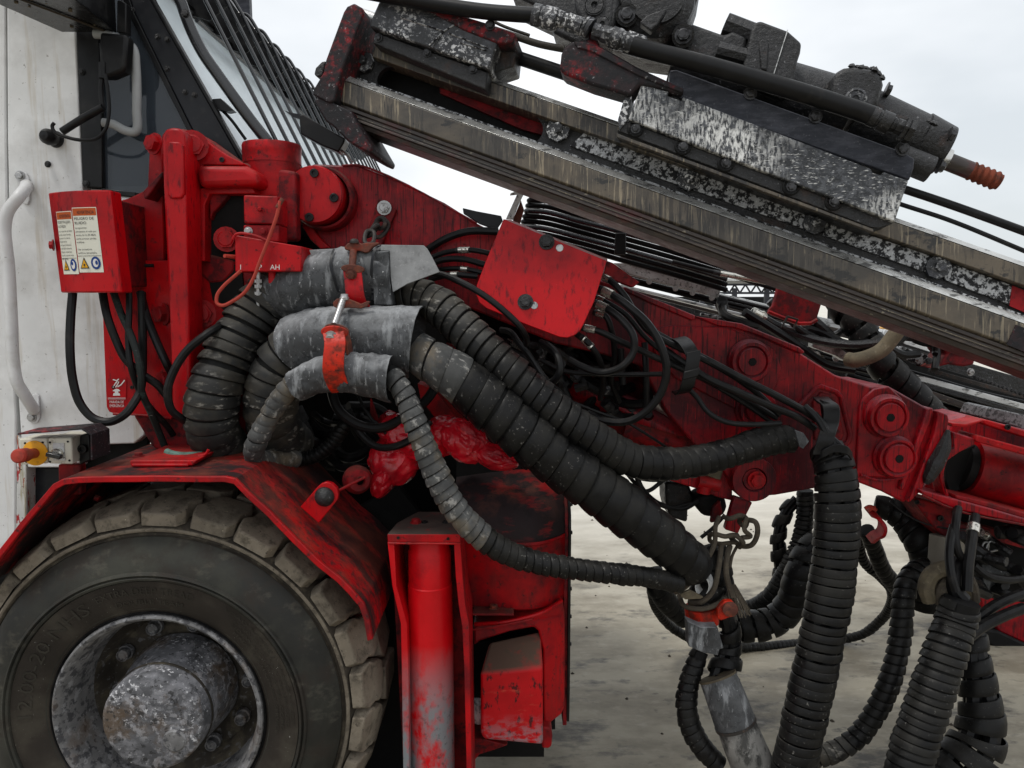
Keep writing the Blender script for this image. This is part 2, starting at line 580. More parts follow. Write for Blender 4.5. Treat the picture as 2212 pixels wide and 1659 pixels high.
M_black = mat('black_trim', (.006, .006, .0065), .35, var=.3, layers=[
    ('noise', (.035, .034, .033), .45, 14, .5, .7, .6)], bump=(.1, 60, .001))
M_blackgloss = mat('black_gloss_tube', (.013, .014, .016), .25, var=.2, layers=[
    ('noise', (.05, .05, .05), .3, 30, .6, .7, .6)], spec=.6)
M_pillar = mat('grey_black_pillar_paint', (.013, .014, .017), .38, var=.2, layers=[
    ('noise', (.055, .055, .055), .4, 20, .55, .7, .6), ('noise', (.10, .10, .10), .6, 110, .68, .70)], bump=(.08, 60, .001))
M_steel = mat('zinc_plated_steel', (.42, .42, .42), .38, metal=.7, var=.15, layers=[
    ('noise', (.07, .06, .05), .7, 60, .55, .66, .7)], bump=(.15, 120, .001))
M_brightsteel = mat('bright_fitting_steel', (.62, .60, .54), .25, metal=.85, var=.1, layers=[
    ('noise', (.05, .045, .04), .85, 110, .56, .62, .6)])
M_oily = mat('oily_black_casting', (.008, .008, .0085), .40, var=.35, vscale=12, layers=[
    ('noise', (.024, .024, .027), .8, 30, .50, .66, .6),
    ('noise', (.070, .038, .026), .6, 9, .58, .70, .8),
    ('noise', (.26, .26, .27), .5, 120, .63, .68, .5)], bump=(.9, 85, .005), spec=.45)
M_fleck = mat('oily_casting_with_white_flecks', (.010, .011, .013), .38, var=.3, layers=[
    ('noise', (.045, .047, .056), .9, 26, .48, .62, .5),
    ('noise', (.36, .37, .39), .7, (60, 60, 130), .60, .65, .5),
    ('patch', (.75, .75, .75), .9, 100, .52, .58, .5, 7)], bump=(.8, 100, .004), spec=.5)
M_cradle = mat('worn_cradle_steel_scraped_silver', (.022, .024, .028), .40, metal=.2, var=.3, layers=[
    ('noise', (.085, .09, .10), .8, (60, 40, 70), .48, .58, .45),
    ('patch', (.66, .66, .64), 1.0, (150, 60, 45), .45, .56, .45, 4.0),
    ('noise', (.60, .60, .58), .8, (70, 90, 260), .58, .64, .5)], bump=(.8, (110, 80, 110), .004), spec=.5)
M_slab = mat('blue_black_slide_steel', (.024, .026, .033), .42, metal=.3, var=.3, layers=[
    ('noise', (.065, .067, .080), .6, (18, 30, 60), .45, .65, .45), ('noise', (.10, .10, .11), .5, 120, .60, .66)], bump=(.4, 110, .0015))
M_flecksilver = mat('silver_strip_with_black_specks', (.34, .345, .35), .38, metal=.35, var=.2, layers=[
    ('noise', (.010, .010, .011), .98, 75, .46, .53, .5), ('noise', (.7, .7, .7), .6, 130, .58, .64, .4)], bump=(.7, 95, .003))
M_railtan = mat('muddy_feed_rail', (.098, .078, .054), .5, metal=.1, var=.18, vscale=6, layers=[
    ('noise', (.035, .030, .024), .9, (2.2, 8, 5), .42, .58, .4),
    ('patch', (.016, .013, .011), .97, (95, 9, 8), .44, .52, .5, 4.6),
    ('noise', (.016, .014, .012), .85, (60, 14, 8), .57, .63, .5),
    ('noise', (.010, .009, .008), .97, (14, 22, 26), .575, .62, .45),
    ('patch', (.30, .25, .17), .75, (150, 12, 8), .56, .62, .5, 3.3)], bump=(.4, (120, 20, 30), .0015), spec=.6)
M_railedge = mat('polished_rail_edge', (.60, .60, .58), .28, metal=.75, var=.15, layers=[
    ('noise', (.03, .03, .03), .8, (16, 50, 50), .54, .62, .5)], bump=(.4, 90, .002))
M_railunder = mat('grimy_rail_underside', (.030, .022, .019), .45, metal=.2, var=.3, layers=[
    ('noise', (.07, .05, .035), .6, (8, 30, 60), .5, .65), ('noise', (.09, .008, .010), .8, 4, .56, .66),
    ('noise', (.32, .28, .2), .6, (60, 60, 110), .64, .68)], bump=(.5, (30, 60, 120), .002), spec=.6)
M_rustthread = mat('rusty_shank_thread', (.14, .032, .016), .8, var=.3, layers=[
    ('noise', (.04, .02, .015), .7, 60, .5, .65)], bump=(.5, 120, .002))
M_alu = mat('speckled_aluminium_plate', (.50, .51, .51), .4, metal=.3, var=.2, layers=[
    ('noise', (.09, .09, .09), .8, (26, 26, 14), .52, .66), ('noise', (.02, .02, .02), .8, 90, .56, .64)], bump=(.3, 80, .0015))
M_alubright = mat('bright_aluminium_profile', (.60, .61, .61), .35, metal=.5, var=.12, layers=[
    ('noise', (.06, .06, .06), .9, (22, 40, 60), .52, .62)], bump=(.2, 60, .001))
M_tan = mat('muddy_tan_hose', (.115, .095, .062), .8, var=.25, vscale=12, layers=[
    ('noise', (.05, .04, .03), .6, 30, .5, .65), ('noise', (.25, .22, .16), .5, 45, .6, .68)], bump=(.5, 90, .002))
M_teal = mat('green_hose_guard', (.10, .18, .15), .6, var=.2, layers=[('noise', (.05, .05, .04), .6, 40, .5, .65)])
M_yellow = mat('yellow_plastic', (.62, .28, .01), .4, var=.08, layers=[('noise', (.1, .06, .03), .5, 60, .6, .7)])
M_knob = mat('faded_red_plastic', (.36, .045, .03), .5, var=.12, layers=[('noise', (.12, .03, .02), .5, 40, .55, .68)])
M_switchbox = mat('cream_switch_housing', (.55, .53, .45), .5, var=.08, layers=[
    ('noise', (.12, .10, .07), .7, 40, .56, .68), ('noise', (.3, .27, .2), .5, 8, .5, .65)], bump=(.15, 80, .001))
M_sticker = mat('cream_label_film', (.66, .65, .56), .4, var=.04, layers=[('noise', (.3, .28, .22), .5, 28, .60, .72)])
M_orange = mat('orange_label_print', (.42, .075, .01), .45, var=.05)
M_amber = mat('amber_label_print', (.66, .33, .01), .45, var=.05)
M_blue = mat('blue_label_print', (.012, .045, .19), .45, var=.05)
M_ink = mat('black_label_print', (.03, .03, .032), .5, var=.05)
M_wink = mat('white_label_print', (.66, .64, .62), .5, var=.05)
M_whitepaint = mat('white_stencil_paint', (.62, .60, .58), .6, var=.1)
M_rope = mat('dirty_brown_rope', (.060, .050, .038), .9, var=.3, layers=[('noise', (.12, .10, .07), .5, 60, .5, .65)], bump=(.8, (200, 200, 200), .003))
M_chain = mat('dull_chain_steel', (.035, .032, .030), .55, metal=.3, var=.3, layers=[
    ('noise', (.10, .06, .045), .6, 60, .52, .64)], bump=(.4, 120, .002))
M_wire = mat('steel_wire_rope', (.05, .045, .038), .5, metal=.4, var=.2, bump=(.8, (160, 60, 260), .003))
M_void = mat('painted_shade_black', (.004, .004, .004), .7, var=.2)  # near-black colour puts deep shade into gaps, holes and backing sheets

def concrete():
    m = mat('concrete_yard', (.62, .59, .52), .5, var=.08, vscale=.7, layers=[  # pale base stands for overexposed far ground
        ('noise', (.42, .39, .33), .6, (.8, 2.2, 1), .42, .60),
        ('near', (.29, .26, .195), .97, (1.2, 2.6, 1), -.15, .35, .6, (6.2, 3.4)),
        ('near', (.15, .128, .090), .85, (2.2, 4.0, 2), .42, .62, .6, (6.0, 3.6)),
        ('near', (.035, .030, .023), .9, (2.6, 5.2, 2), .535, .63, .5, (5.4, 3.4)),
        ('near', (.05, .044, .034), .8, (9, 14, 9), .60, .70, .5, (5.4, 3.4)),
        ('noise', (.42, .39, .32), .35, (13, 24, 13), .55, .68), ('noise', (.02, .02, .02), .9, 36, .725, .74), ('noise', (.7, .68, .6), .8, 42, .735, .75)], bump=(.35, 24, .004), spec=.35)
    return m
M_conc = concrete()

def glass_mat(name, tint, dens, rough=.05):
    m = bpy.data.materials.new(name)
    m.use_nodes = True
    N, L = m.node_tree.nodes, m.node_tree.links
    bs = N['Principled BSDF']
    bs.inputs['Base Color'].default_value = (*tint, 1)
    bs.inputs['Roughness'].default_value = rough
    out = N['Material Output']
    tr = N.new('ShaderNodeBsdfTransparent')
    tr.inputs['Color'].default_value = (.80, .86, .90, 1)
    mx = N.new('ShaderNodeMixShader')
    geo = N.new('ShaderNodeNewGeometry')
    no = N.new('ShaderNodeTexNoise'); no.inputs['Scale'].default_value = 9; no.inputs['Detail'].default_value = 5
    L.new(geo.outputs['Position'], no.inputs['Vector'])
    r = N.new('ShaderNodeMapRange')
    r.inputs['From Min'].default_value = .3; r.inputs['From Max'].default_value = .7
    r.inputs['To Min'].default_value = dens - .06; r.inputs['To Max'].default_value = dens + .06
    L.new(no.outputs['Fac'], r.inputs['Value'])
    L.new(r.outputs['Result'], mx.inputs[0])
    L.new(tr.outputs[0], mx.inputs[1]); L.new(bs.outputs[0], mx.inputs[2])
    L.new(mx.outputs[0], out.inputs['Surface'])
    return m
M_glass = glass_mat('dusty_tinted_side_glass', (.045, .055, .068), .72)
M_windshield = glass_mat('sky_pale_windscreen_glass', (.72, .80, .83), .95, .30)  # pale tint paints the bright sky's reflection into the glass colour
M_windshield.node_tree.nodes['Principled BSDF'].inputs['Metallic'].default_value = .12

def bag_mat():
    m = mat('thin_red_plastic_film', (.50, .006, .016), .18, var=.25, layers=[('noise', (.12, .004, .008), .7, 8, .5, .65), ('noise', (.65, .06, .08), .4, 16, .58, .68)], spec=.5, bump=(.5, 40, .006))
    return m
M_bag = bag_mat()

# ------------------------------------------------------------------ text helper
def text_mesh(body, size=1.0):
    cu = bpy.data.curves.new('lettering', 'FONT')
    cu.body = body
    cu.size = size
    cu.resolution_u = 2
    ob = bpy.data.objects.new('lettering', cu)
    COL.objects.link(ob)
    dg = bpy.context.evaluated_depsgraph_get()
    me = bpy.data.meshes.new_from_object(ob.evaluated_get(dg))
    vs = [v.co.copy() for v in me.vertices]
    fs = [tuple(p.vertices) for p in me.polygons]
    bpy.data.objects.remove(ob)
    bpy.data.meshes.remove(me)
    return vs, fs

def text_on(b, body, fn, x0, y0, height, width=None):
    """letters laid on a surface: fn(u, v) -> world point; x0,y0 baseline start, height of capitals"""
    vs, fs = text_mesh(body)
    if not vs: return
    mx = max(v.x for v in vs)
    k = height / .7
    kx = (width / mx) if width else k
    b.add([fn(x0 + v.x * kx, y0 + v.y * k) for v in vs], fs)

M_grabbar = mat('faded_grey_bar_paint', (.30, .31, .31), .5, var=.12)
M_boltoil = mat('greasy_bolt_steel', (.05, .05, .052), .35, metal=.5, var=.3, layers=[
    ('noise', (.012, .012, .012), .8, 60, .48, .58, .5), ('noise', (.4, .4, .4), .5, 140, .62, .68)], bump=(.3, 140, .001))
M_conduit = mat('pale_scuffed_conduit', (.155, .152, .145), .65, var=.25, vscale=8, layers=[
    ('noise', (.035, .035, .034), .9, (14, 14, 6), .50, .58), ('noise', (.02, .02, .02), .8, 45, .56, .64), ('noise', (.30, .30, .29), .6, 60, .58, .66)], bump=(.5, 60, .002))
M_tan2 = mat('dusty_pale_plastic', (.21, .19, .155), .7, var=.15, layers=[('noise', (.08, .07, .06), .6, 9, .5, .68)])
M_tealcable = mat('dark_cable_with_green_guard', (.014, .018, .017), .5, var=.3, layers=[('noise', (.05, .085, .075), .6, (20, 20, 60), .55, .66), ('noise', (.3, .3, .28), .6, (50, 50, 120), .66, .7)])
M_fleckgrey = mat('fine_speckled_grey_plate', (.15, .15, .155), .5, metal=.2, var=.2, layers=[('noise', (.02, .02, .02), .85, 70, .48, .58), ('noise', (.45, .45, .45), .6, 120, .6, .66)], bump=(.5, 80, .002))
M_jacktop = mat('dusty_brown_jack_top', (.055, .040, .034), .8, var=.3, layers=[('noise', (.20, .01, .012), .6, 30, .58, .68), ('noise', (.02, .018, .016), .6, 14, .5, .65)], bump=(.3, 60, .002))
M_tyreletter = mat('raised_tyre_lettering', (.027, .024, .019), .6, var=.3)
# ------------------------------------------------------------------ shared small pieces
def inst(me, name, parent, mw, label=None):
    o = bpy.data.objects.new(name, me)
    COL.objects.link(o)
    o.parent = parent
    o.matrix_local = Matrix.Translation(-Vector(parent['_base'])) @ mw
    if label: o['label'] = label
    return o

def mesh_of(b, m, name):
    o = b.build(name, m, origin=(0, 0, 0))
    me = o.data
    bpy.data.objects.remove(o)
    return me

def orient(p, ax, scale=1.0, spin=0):
    q = Vector(ax).to_track_quat('Z', 'Y').to_matrix().to_4x4()
    return Matrix.Translation(Vector(p)) @ q @ Matrix.Rotation(spin, 4, 'Z') @ Matrix.Scale(scale, 4)

def bolt_me(m, name='bolt', washer=True):
    b = B(); b.hexbolt((0, 0, 0), (0, 0, 1), 1.0, .7, washer)
    return mesh_of(b, m, name)
BOLT_RED = bolt_me(M_red); BOLT_BLACK = bolt_me(M_oily); BOLT_STEEL = bolt_me(M_steel); BOLT_DIRTY = bolt_me(M_rust)
BOLT_FLECK = bolt_me(M_boltoil); BOLT_MUD = bolt_me(M_rimdark)
_b = B(); _b.socket((0, 0, 0), (0, 0, 1), 1.0, .5)
SOCK_BLACK = mesh_of(_b, M_black, 'bolt')
FRONT = Vector((0, -1, 0))

def bolt(me, parent, p, r, ax=FRONT, spin=0, name='bolt'):
    return inst(me, name, parent, orient(p, ax, r, spin))

# ------------------------------------------------------------------ ground
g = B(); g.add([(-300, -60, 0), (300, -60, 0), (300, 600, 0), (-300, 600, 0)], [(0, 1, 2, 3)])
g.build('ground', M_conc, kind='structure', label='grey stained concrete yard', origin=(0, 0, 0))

# ------------------------------------------------------------------ cab
YC = 2.22
base = W('O', 150, 1100, YC)
cab = thing('truck_cab', 'white drill rig cab with dark side window and barred windscreen, left edge of the photo', 'cab', base)
outl = [(14, -70), (150, -70), (163, 70), (178, 415), (318, 432), (318, 905), (312, 940), (290, 958), (178, 962), (170, 1010), (60, 1010), (46, 960), (22, 600), (16, 300)]
B().prism(WW('O', outl, YC), (0, .05, 0)).build('side_panel', M_white, cab, bevel=.004)
outl = [(-400, -70), (10, -70), (12, 300), (17, 600), (34, 900), (33, 1180), (0, 1210), (-400, 1210)]
B().prism(WW('O', outl, YC), (0, .05, 0)).build('door_panel', M_white, cab, bevel=.004)
outl = [(36, 940), (57, 960), (56, 1130), (34, 1185)]
B().prism(WW('O', outl, YC), (0, .05, 0)).build('door_sill', M_whitered, cab, bevel=.003, label='white sill edge with red paint scrapes')
outl = [(-500, -80), (420, -80), (420, 1190), (-500, 1220)]
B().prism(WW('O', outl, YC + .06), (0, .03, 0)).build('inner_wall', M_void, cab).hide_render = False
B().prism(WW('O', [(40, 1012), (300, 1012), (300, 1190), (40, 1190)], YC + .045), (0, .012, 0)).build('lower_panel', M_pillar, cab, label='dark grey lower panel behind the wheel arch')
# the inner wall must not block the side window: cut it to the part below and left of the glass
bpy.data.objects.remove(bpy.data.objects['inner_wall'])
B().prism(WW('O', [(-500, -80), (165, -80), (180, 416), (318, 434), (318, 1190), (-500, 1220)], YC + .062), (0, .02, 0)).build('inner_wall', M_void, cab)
# pillar, window, front post
B().prism(WW('A1', [(470, -100), (640, -100), (625, 205), (642, 600), (652, 1195), (525, 1185)], YC - .004), (0, .05, 0)).build('door_pillar', M_black, cab, bevel=.003)
B().prism(WW('A1', [(625, -100), (800, -100), (900, 100), (1120, 560), (1420, 1000), (1480, 1230), (645, 1225)], YC + .012), (0, .008, 0)).build('side_window', M_glass, cab)
b = B(); b.prism(WW('A1', [(740, -100), (790, -100), (850, 80), (1235, 860), (1420, 1260), (1395, 1262), (1200, 850), (815, 90)], YC - .004), (0, .03, 0))
b.prism(WW('A1', [(645, 1195), (860, 1222), (860, 1252), (645, 1225)], YC - .004), (0, .03, 0))
b.build('window_seal', M_black, cab, bevel=.002)
B().prism(WW('A1', [(792, -102), (905, -102), (960, 0), (1540, 1030), (1640, 1262), (1422, 1262), (1238, 860), (852, 80)], YC), (0, .07, 0)).build('front_post', M_pillar, cab, bevel=.004)
B().prism(WW('A1', [(905, -100), (925, -100), (975, 0), (1555, 1020), (1650, 1255), (1638, 1262), (1538, 1030), (955, 0)], YC - .010), (0, .03, 0)).build('post_trim', M_black, cab, bevel=.002)
for p in [(1000, 232), (1062, 250), (1175, 585), (1235, 602), (1062, 435), (840, 62)]:
    bolt(BOLT_BLACK, cab, W('A1', *p, YC - .001), .006)
for p in [(545, 1165), (518, 455), (305, 1043)]:
    bolt(BOLT_BLACK, cab, W('A1', *p, YC - .006), .007)
# cab interior: pale grab bar seen through the side glass, dark rear wall
b = B(); b.tube(WW('A1', [(600, 215), (690, 225), (790, 262), (845, 310), (862, 420), (868, 700), (862, 835), (800, 830), (720, 790), (655, 778)], YC - .03), .0125, 12)
b.build('window_grab_bar', M_grabbar, cab, label='faded grey bent bar across the side window')
b = B(); b.box(W('A1', 720, 600, YC + 1.9), (.75, 0, 0), (0, .02, 0), (0, 0, 1.1)); b.build('far_side_wall', M_slab, cab)
# windscreen: plane sloping forward, reaching across the cab
wtop, wbot = W('O', 296, -60, YC + .03), W('O', 545, 392, YC + .03)
YE = 4.55
dw = Vector((0, YE - YC, 0))
b = B(); nrm = (wbot - wtop).cross(dw).normalized() * .008
b.prism([wtop, wbot, wbot + dw, wtop + dw], nrm); b.build('windscreen', M_windshield, cab)
sl = (wtop - wbot).normalized()
b = B(); b.prism([wtop, wtop + sl * .44, wtop + sl * .44 + dw, wtop + dw], nrm * 3); b.build('visor_panel', M_black, cab, label='black panel above the windscreen')
b = B()
for k in (0.48, 0.97):
    q = wbot + dw * k
    b.box((q + wtop + dw * k) / 2 + Vector((-.02, 0, 0)), (wtop - wbot) * .5, (0, .012, 0), nrm.normalized() * .012)
b.build('windscreen_divider', M_pillar, cab, bevel=.002)
b = B(); b.box(wbot + dw * .5 + Vector((.02, 0, -.06)), (.05, 0, 0), dw * .5, (0, 0, .07)); b.build('cowl', M_pillar, cab)
# inside: pale seat backs / dashboard seen through the pale glass
b = B(); b.box(wbot + dw * .5 + Vector((-.55, 0, .05)), (.4, 0, 0), dw * .46, (0, 0, .05)); b.build('dashboard', M_pillar, cab)
# roof behind glass keeps the inside dim
b = B(); b.prism([wtop + Vector((-.02, .04, .02)), wtop + Vector((-1.6, .04, .02)), wtop + Vector((-1.6, 0, .02)) + dw, wtop + Vector((-.02, 0, .02)) + dw], (0, 0, .04)); b.build('ceiling', M_void, cab)
b = B(); b.box(W('O', -250, 300, YC + .8), (.03, 0, 0), (0, 1.2, 0), (0, 0, 1.2)); b.build('rear_wall', M_void, cab)

# ------------------------------------------------------------------ windscreen guard
gb = W('O', 700, 380, 2.40)
guard = thing('windscreen_guard', 'row of black steel bars guarding the cab windscreen', 'guard', W('O', 640, 345, 2.4))
T0, B0 = W('O', 508, 2, 2.76), W('O', 757, 500, 2.76)
gd = (B0 - T0).normalized()
for i in range(-3, 15):
    Yi = 2.76 * (1 + .0605 * i)
    s = Vector((0, Yi - 2.76, 0))
    t, q = T0 + s, T0.lerp(B0, {-3: .74}.get(i, 1)) + s
    pts = [t + Vector((-.20, 0, -.16)), t + Vector((-.09, 0, .0)), t + Vector((-.055, 0, .018)), t + Vector((-.018, 0, .014)), t + gd * .03, t + gd * .12, t.lerp(q, .6), q]
    b = B(); b.tube(pts, .0062, 8)
    b.build('bar', M_blackgloss, guard)
    b = B(); e = t + Vector((-.16, 0, -.02)); b.prism([t + Vector((-.02, 0, .005)), t + gd * .085 + Vector((.0, 0, 0)), t + gd * .14 + Vector((-.09, 0, 0)), t + Vector((-.15, 0, -.09)), t + Vector((-.07, 0, .008))], (0, .005, 0))
    b.build('bar_bracket', M_black, guard)
XZ = W('O', 425, 44, 2.46)
b = B(); b.tube([XZ, XZ + Vector((0, 2.4, 0))], .007, 8, smooth_path=False)
low = T0 + gd * .86; low.y = 2.66
b.tube([low + Vector((-.01, 0, 0)), low + Vector((-.01, 2.2, 0))], .008, 8, smooth_path=False)
b.build('cross_rod', M_blackgloss, guard)
b = B(); p = T0 + Vector((-.11, 0, -.03)); b.box(p + Vector((0, 1.0, 0)), gd * .07, (0, 1.25, 0), (.004, 0, .004)); b.build('visor_strip', M_black, guard)
b = B(); b.tube(WW('A1', [(1090, -80), (1150, 20), (1180, 105), (1225, 215), (1290, 340), (1380, 470), (1480, 610), (1590, 760), (1700, 900)], 2.24), .0165, 12)
b.build('side_tube', M_blackgloss, guard, label='thick glossy black guard tube curving down the near edge')
bolt(BOLT_BLACK, guard, W('A1', 1178, 88, 2.135), .009)
# wiper
wp = thing('windscreen_wiper', 'thin black windscreen wiper resting on the pale glass', 'wiper', W('A1', 1330, 640, 2.3))
b = B(); b.tube(WW('A1', [(985, 25), (1060, 150), (1200, 420), (1330, 650), (1420, 820), (1510, 1000)], 2.26), .0055, 6); b.build('blade', M_black, wp)
b = B(); b.tube(WW('A1', [(1340, 640), (1450, 740), (1560, 885)], 2.25), .005, 6)
b.prism(WW('A1', [(1325, 630), (1400, 625), (1480, 700), (1440, 708), (1370, 690), (1335, 700)], 2.24), (0, .03, 0)); b.build('arm', M_black, wp)

# ------------------------------------------------------------------ grab rail
gr = thing('grab_rail', 'white tubular grab rail bolted to the cab panel', 'rail', W('O', 70, 900, 2.1))
b = B(); b.tube([W('A1', 168, 1175, 2.21), W('A1', 160, 1200, 2.16), W('A1', 120, 1250, 2.12), W('A1', 52, 1340, 2.11), W('A1', 30, 1440, 2.11), W('A1', 38, 1560, 2.11),
                 W('A2', 52, 150, 2.11), W('A2', 72, 500, 2.11), W('A2', 88, 800, 2.11), W('A2', 108, 900, 2.11), W('A2', 160, 990, 2.13), W('A2', 205, 1062, 2.16), W('A2', 212, 1080, 2.21)], .0162, 16)
b.build('tube', M_rail, gr)
for k, pts, bp in (('A1', [(95, 1090), (130, 1082), (165, 1098), (182, 1130), (186, 1270), (172, 1300), (140, 1290), (110, 1170)], (128, 1115)),
                   ('A2', [(205, 985), (228, 975), (246, 990), (250, 1130), (238, 1158), (205, 1165), (178, 1150), (172, 1110), (195, 1080)], (203, 1126))):
    B().prism(WW(k, pts, YC - .008), (0, .006, 0)).build('mounting_plate', M_rail, gr, bevel=.0015)
    bolt(BOLT_STEEL, gr, W(k, *bp, YC - .009), .0105)

# ------------------------------------------------------------------ overhead lamp box, mirror arm, camera
lb = thing('work_lamp_box', 'black perforated lamp box jutting from the cab above the window', 'lamp box', W('O', 190, 60, 2.0))
q0, q1 = W('A1', 395, 203, 2.20), W('A1', 742, 207, 2.20)
q2, q3 = W('A1', 150, -60, 1.80), W('A1', 742, -180, 1.80)
q3 = Vector((q1.x + .01, 1.80, q1.z + .02)); q2 = Vector((q0.x - .13, 1.80, q0.z + .02))
B().prism([q0, q1, q3, q2], (0, 0, .006)).build('bottom_plate', M_blackgloss, lb, bevel=.001)
b = B(); b.prism([q1, q3, q3 + Vector((0, 0, .2)), q1 + Vector((0, 0, .2))], (-.006, 0, 0)); b.build('end_plate', M_black, lb, bevel=.001)
b = B(); b.prism([q0, q2, q2 + Vector((0, 0, .2)), q0 + Vector((0, 0, .2))], (.006, 0, 0)); b.build('end_plate', M_black, lb)
b = B(); b.tube([q2 + Vector((.05, 0, -.003)), q1.lerp(q0, .1) + Vector((0, 0, -.003))], .003, 6, smooth_path=False); b.build('wire', M_rope, lb)
rn = random.Random(3)
hm = mesh_of(B().cyl((0, 0, 0), (0, 0, .004), .006, n=10), M_tan, 'rust_spot')
for i in range(14):
    u, v = rn.uniform(.15, .9), rn.uniform(.08, .7)
    p = q0.lerp(q1, u).lerp(q2.lerp(q3, u), v)
    inst(hm, 'rust_spot', lb, orient(p + Vector((0, 0, -.003)), (0, 0, 1), rn.uniform(.3, .9)))
mr = thing('mirror_arm', 'black jointed mirror arm with looped cable on the white cab panel', 'mirror arm', W('A1', 355, 890, 2.1))
b = B(); b.tube(WW('A1', [(395, 835), (520, 755), (655, 682)], 2.13), .0105, 12, smooth_path=False); b.build('arm', M_black, mr)
b = B(); b.lathe(W('A1', 355, 885, 2.21), FRONT, [(.0001, .06), (.012, .058), (.021, .045), (.023, .03), (.019, .012), (.024, 0)], 20); b.build('ball_joint', M_black, mr)
b = B(); b.tube(WW('A1', [(652, 690), (640, 560), (655, 440), (650, 280)], 2.14), .0075, 8); b.tube(WW('A1', [(655, 400), (655, 500)], 2.135), .012, 8, smooth_path=False); b.build('rod', M_black, mr)
b = B(); b.tube(WW('A1', [(345, 780), (332, 800), (345, 835), (420, 870), (520, 890), (610, 880), (670, 820), (692, 720), (688, 600), (668, 470)], 2.11), .0048, 8); b.build('cable', M_rubber, mr)
mi = thing('side_mirror', 'rounded black mirror head hanging under the lamp box', 'mirror', W('A1', 710, 480, 2.1))
b = B(); b.prism(WW('A1', [(630, 200), (800, 215), (806, 240), (795, 420), (780, 450), (700, 485), (640, 490), (628, 470)], 2.13), (0, .045, 0)); b.build('shell', M_black, mi, bevel=.012, seg=3)
b = B(); b.prism(WW('A1', [(770, 0), (800, 20), (800, 210), (740, 205), (742, 0)], 2.16), (0, .03, 0)); b.build('bracket', M_black, mi, bevel=.003)

# ------------------------------------------------------------------ wheel
AX = W('O', 345, 1542, 1.84)
wheel = thing('truck_wheel', 'large dusty off-road front wheel with chunky tread blocks and grey rim', 'wheel', (AX.x, 2.0, 0.0))
YB = Vector((0, 1, 0))
prof = [(.262, .045), (.268, .02), (.276, .004), (.290, -.010), (.31, -.016), (.345, -.022), (.372, -.026), (.3745, -.034), (.380, -.036), (.383, -.029), (.388, -.035), (.392, -.033), (.395, -.026),
        (.42, -.020), (.45, -.004), (.468, .012), (.473, .018)]
tyre = B().lathe(AX, YB, prof, 128).build('tyre', M_tyre, wheel)
B().lathe(AX, YB, [(.282, -.006), (.31, -.019), (.345, -.0252), (.371, -.0292)], 128).build('inner_sidewall', M_tyrebrown, tyre, label='brown inner ring of the sidewall')
prof = [(.474, .017), (.474, .030), (.482, .033), (.489, .024), (.494, .024), (.498, .034), (.512, .07), (.518, .12), (.518, .22), (.512, .27), (.49, .31), (.46, .33), (.40, .35), (.27, .34)]
B().lathe(AX, YB, prof, 128).build('tread_base', M_treadbase, tyre)
B().lathe(AX, YB, [(.480, .0315), (.484, .022), (.4885, .0205), (.4925, .0225), (.495, .030)], 128).build('shoulder_rib', M_tread, tyre, label='pale dusty rib at the tyre shoulder')
# tread blocks: outline in (angle, depth), raised radially
def block(rows):
    pts, y0 = rows
    b = B()
    n = len(pts)
    def rr(y, top):
        # shoulder slopes outward
        if not top: return .500 + .012 * min(1, max(0, (y - .02) / .08))
        return .529 + .020 * min(1, max(0, (y - .022) / .05)) + .012 * min(1, max(0, (y - .08) / .08))
    top, bot = [], []
    for a, y in pts:
        for L_, t in ((top, True), (bot, False)):
            r = rr(y, t)
            k = 1.0 if t else 1.06
            L_.append(Vector((sin(a * k) * r, y, cos(a * k) * r)))
    c = sum(top, Vector()) / n
    vs = top + bot
    # inset ring for a soft worn edge
    ins = []
    for v in top:
        w_ = v.lerp(c, .06); w_ = w_ + Vector((v.x, 0, v.z)).normalized() * .003
        ins.append(w_)
    vs += ins
    fs = [tuple(range(2 * n, 3 * n))]
    for i in range(n):
        j = (i + 1) % n
        fs += [(i, j, 2 * n + j, 2 * n + i), (n + i, n + j, j, i)]
    b.add(vs, fs)
    return b
d = 2 * pi / 26
shape_a = [(-.40 * d, .024), (.30 * d, .022), (.42 * d, .045), (.40 * d, .075), (.53 * d, .110), (.44 * d, .152), (-.20 * d, .150), (-.34 * d, .125), (-.36 * d, .095), (-.49 * d, .070), (-.47 * d, .045)]
shape_b = [(-.40 * d, .164), (.30 * d, .166), (.46 * d, .20), (.42 * d, .25), (.28 * d, .315), (-.30 * d, .315), (-.42 * d, .25), (-.40 * d, .20)]
me_a, me_b = mesh_of(block((shape_a, 0)), M_tread, 'tread_block'), mesh_of(block((shape_b, 0)), M_tread, 'tread_block')
for i in range(26):
    for me, off in ((me_a, 0.0), (me_b, .42)):
        o = bpy.data.objects.new('tread_block', me)
        COL.objects.link(o)
        o.parent = tyre
        sc = 1 + rn.uniform(-.004, .004)
        o.matrix_local = Matrix.Translation(AX - Vector(wheel['_base'])) @ Matrix.Rotation((i + off) * d + radians(2.4) + rn.uniform(-.008, .008), 4, 'Y') @ Matrix.Diagonal((sc, 1 + rn.uniform(-.02, .02), sc, 1))
        md = o.modifiers.new('bevel', 'BEVEL'); md.width = .0025; md.segments = 1; md.limit_method = 'ANGLE'; md.angle_limit = radians(25)
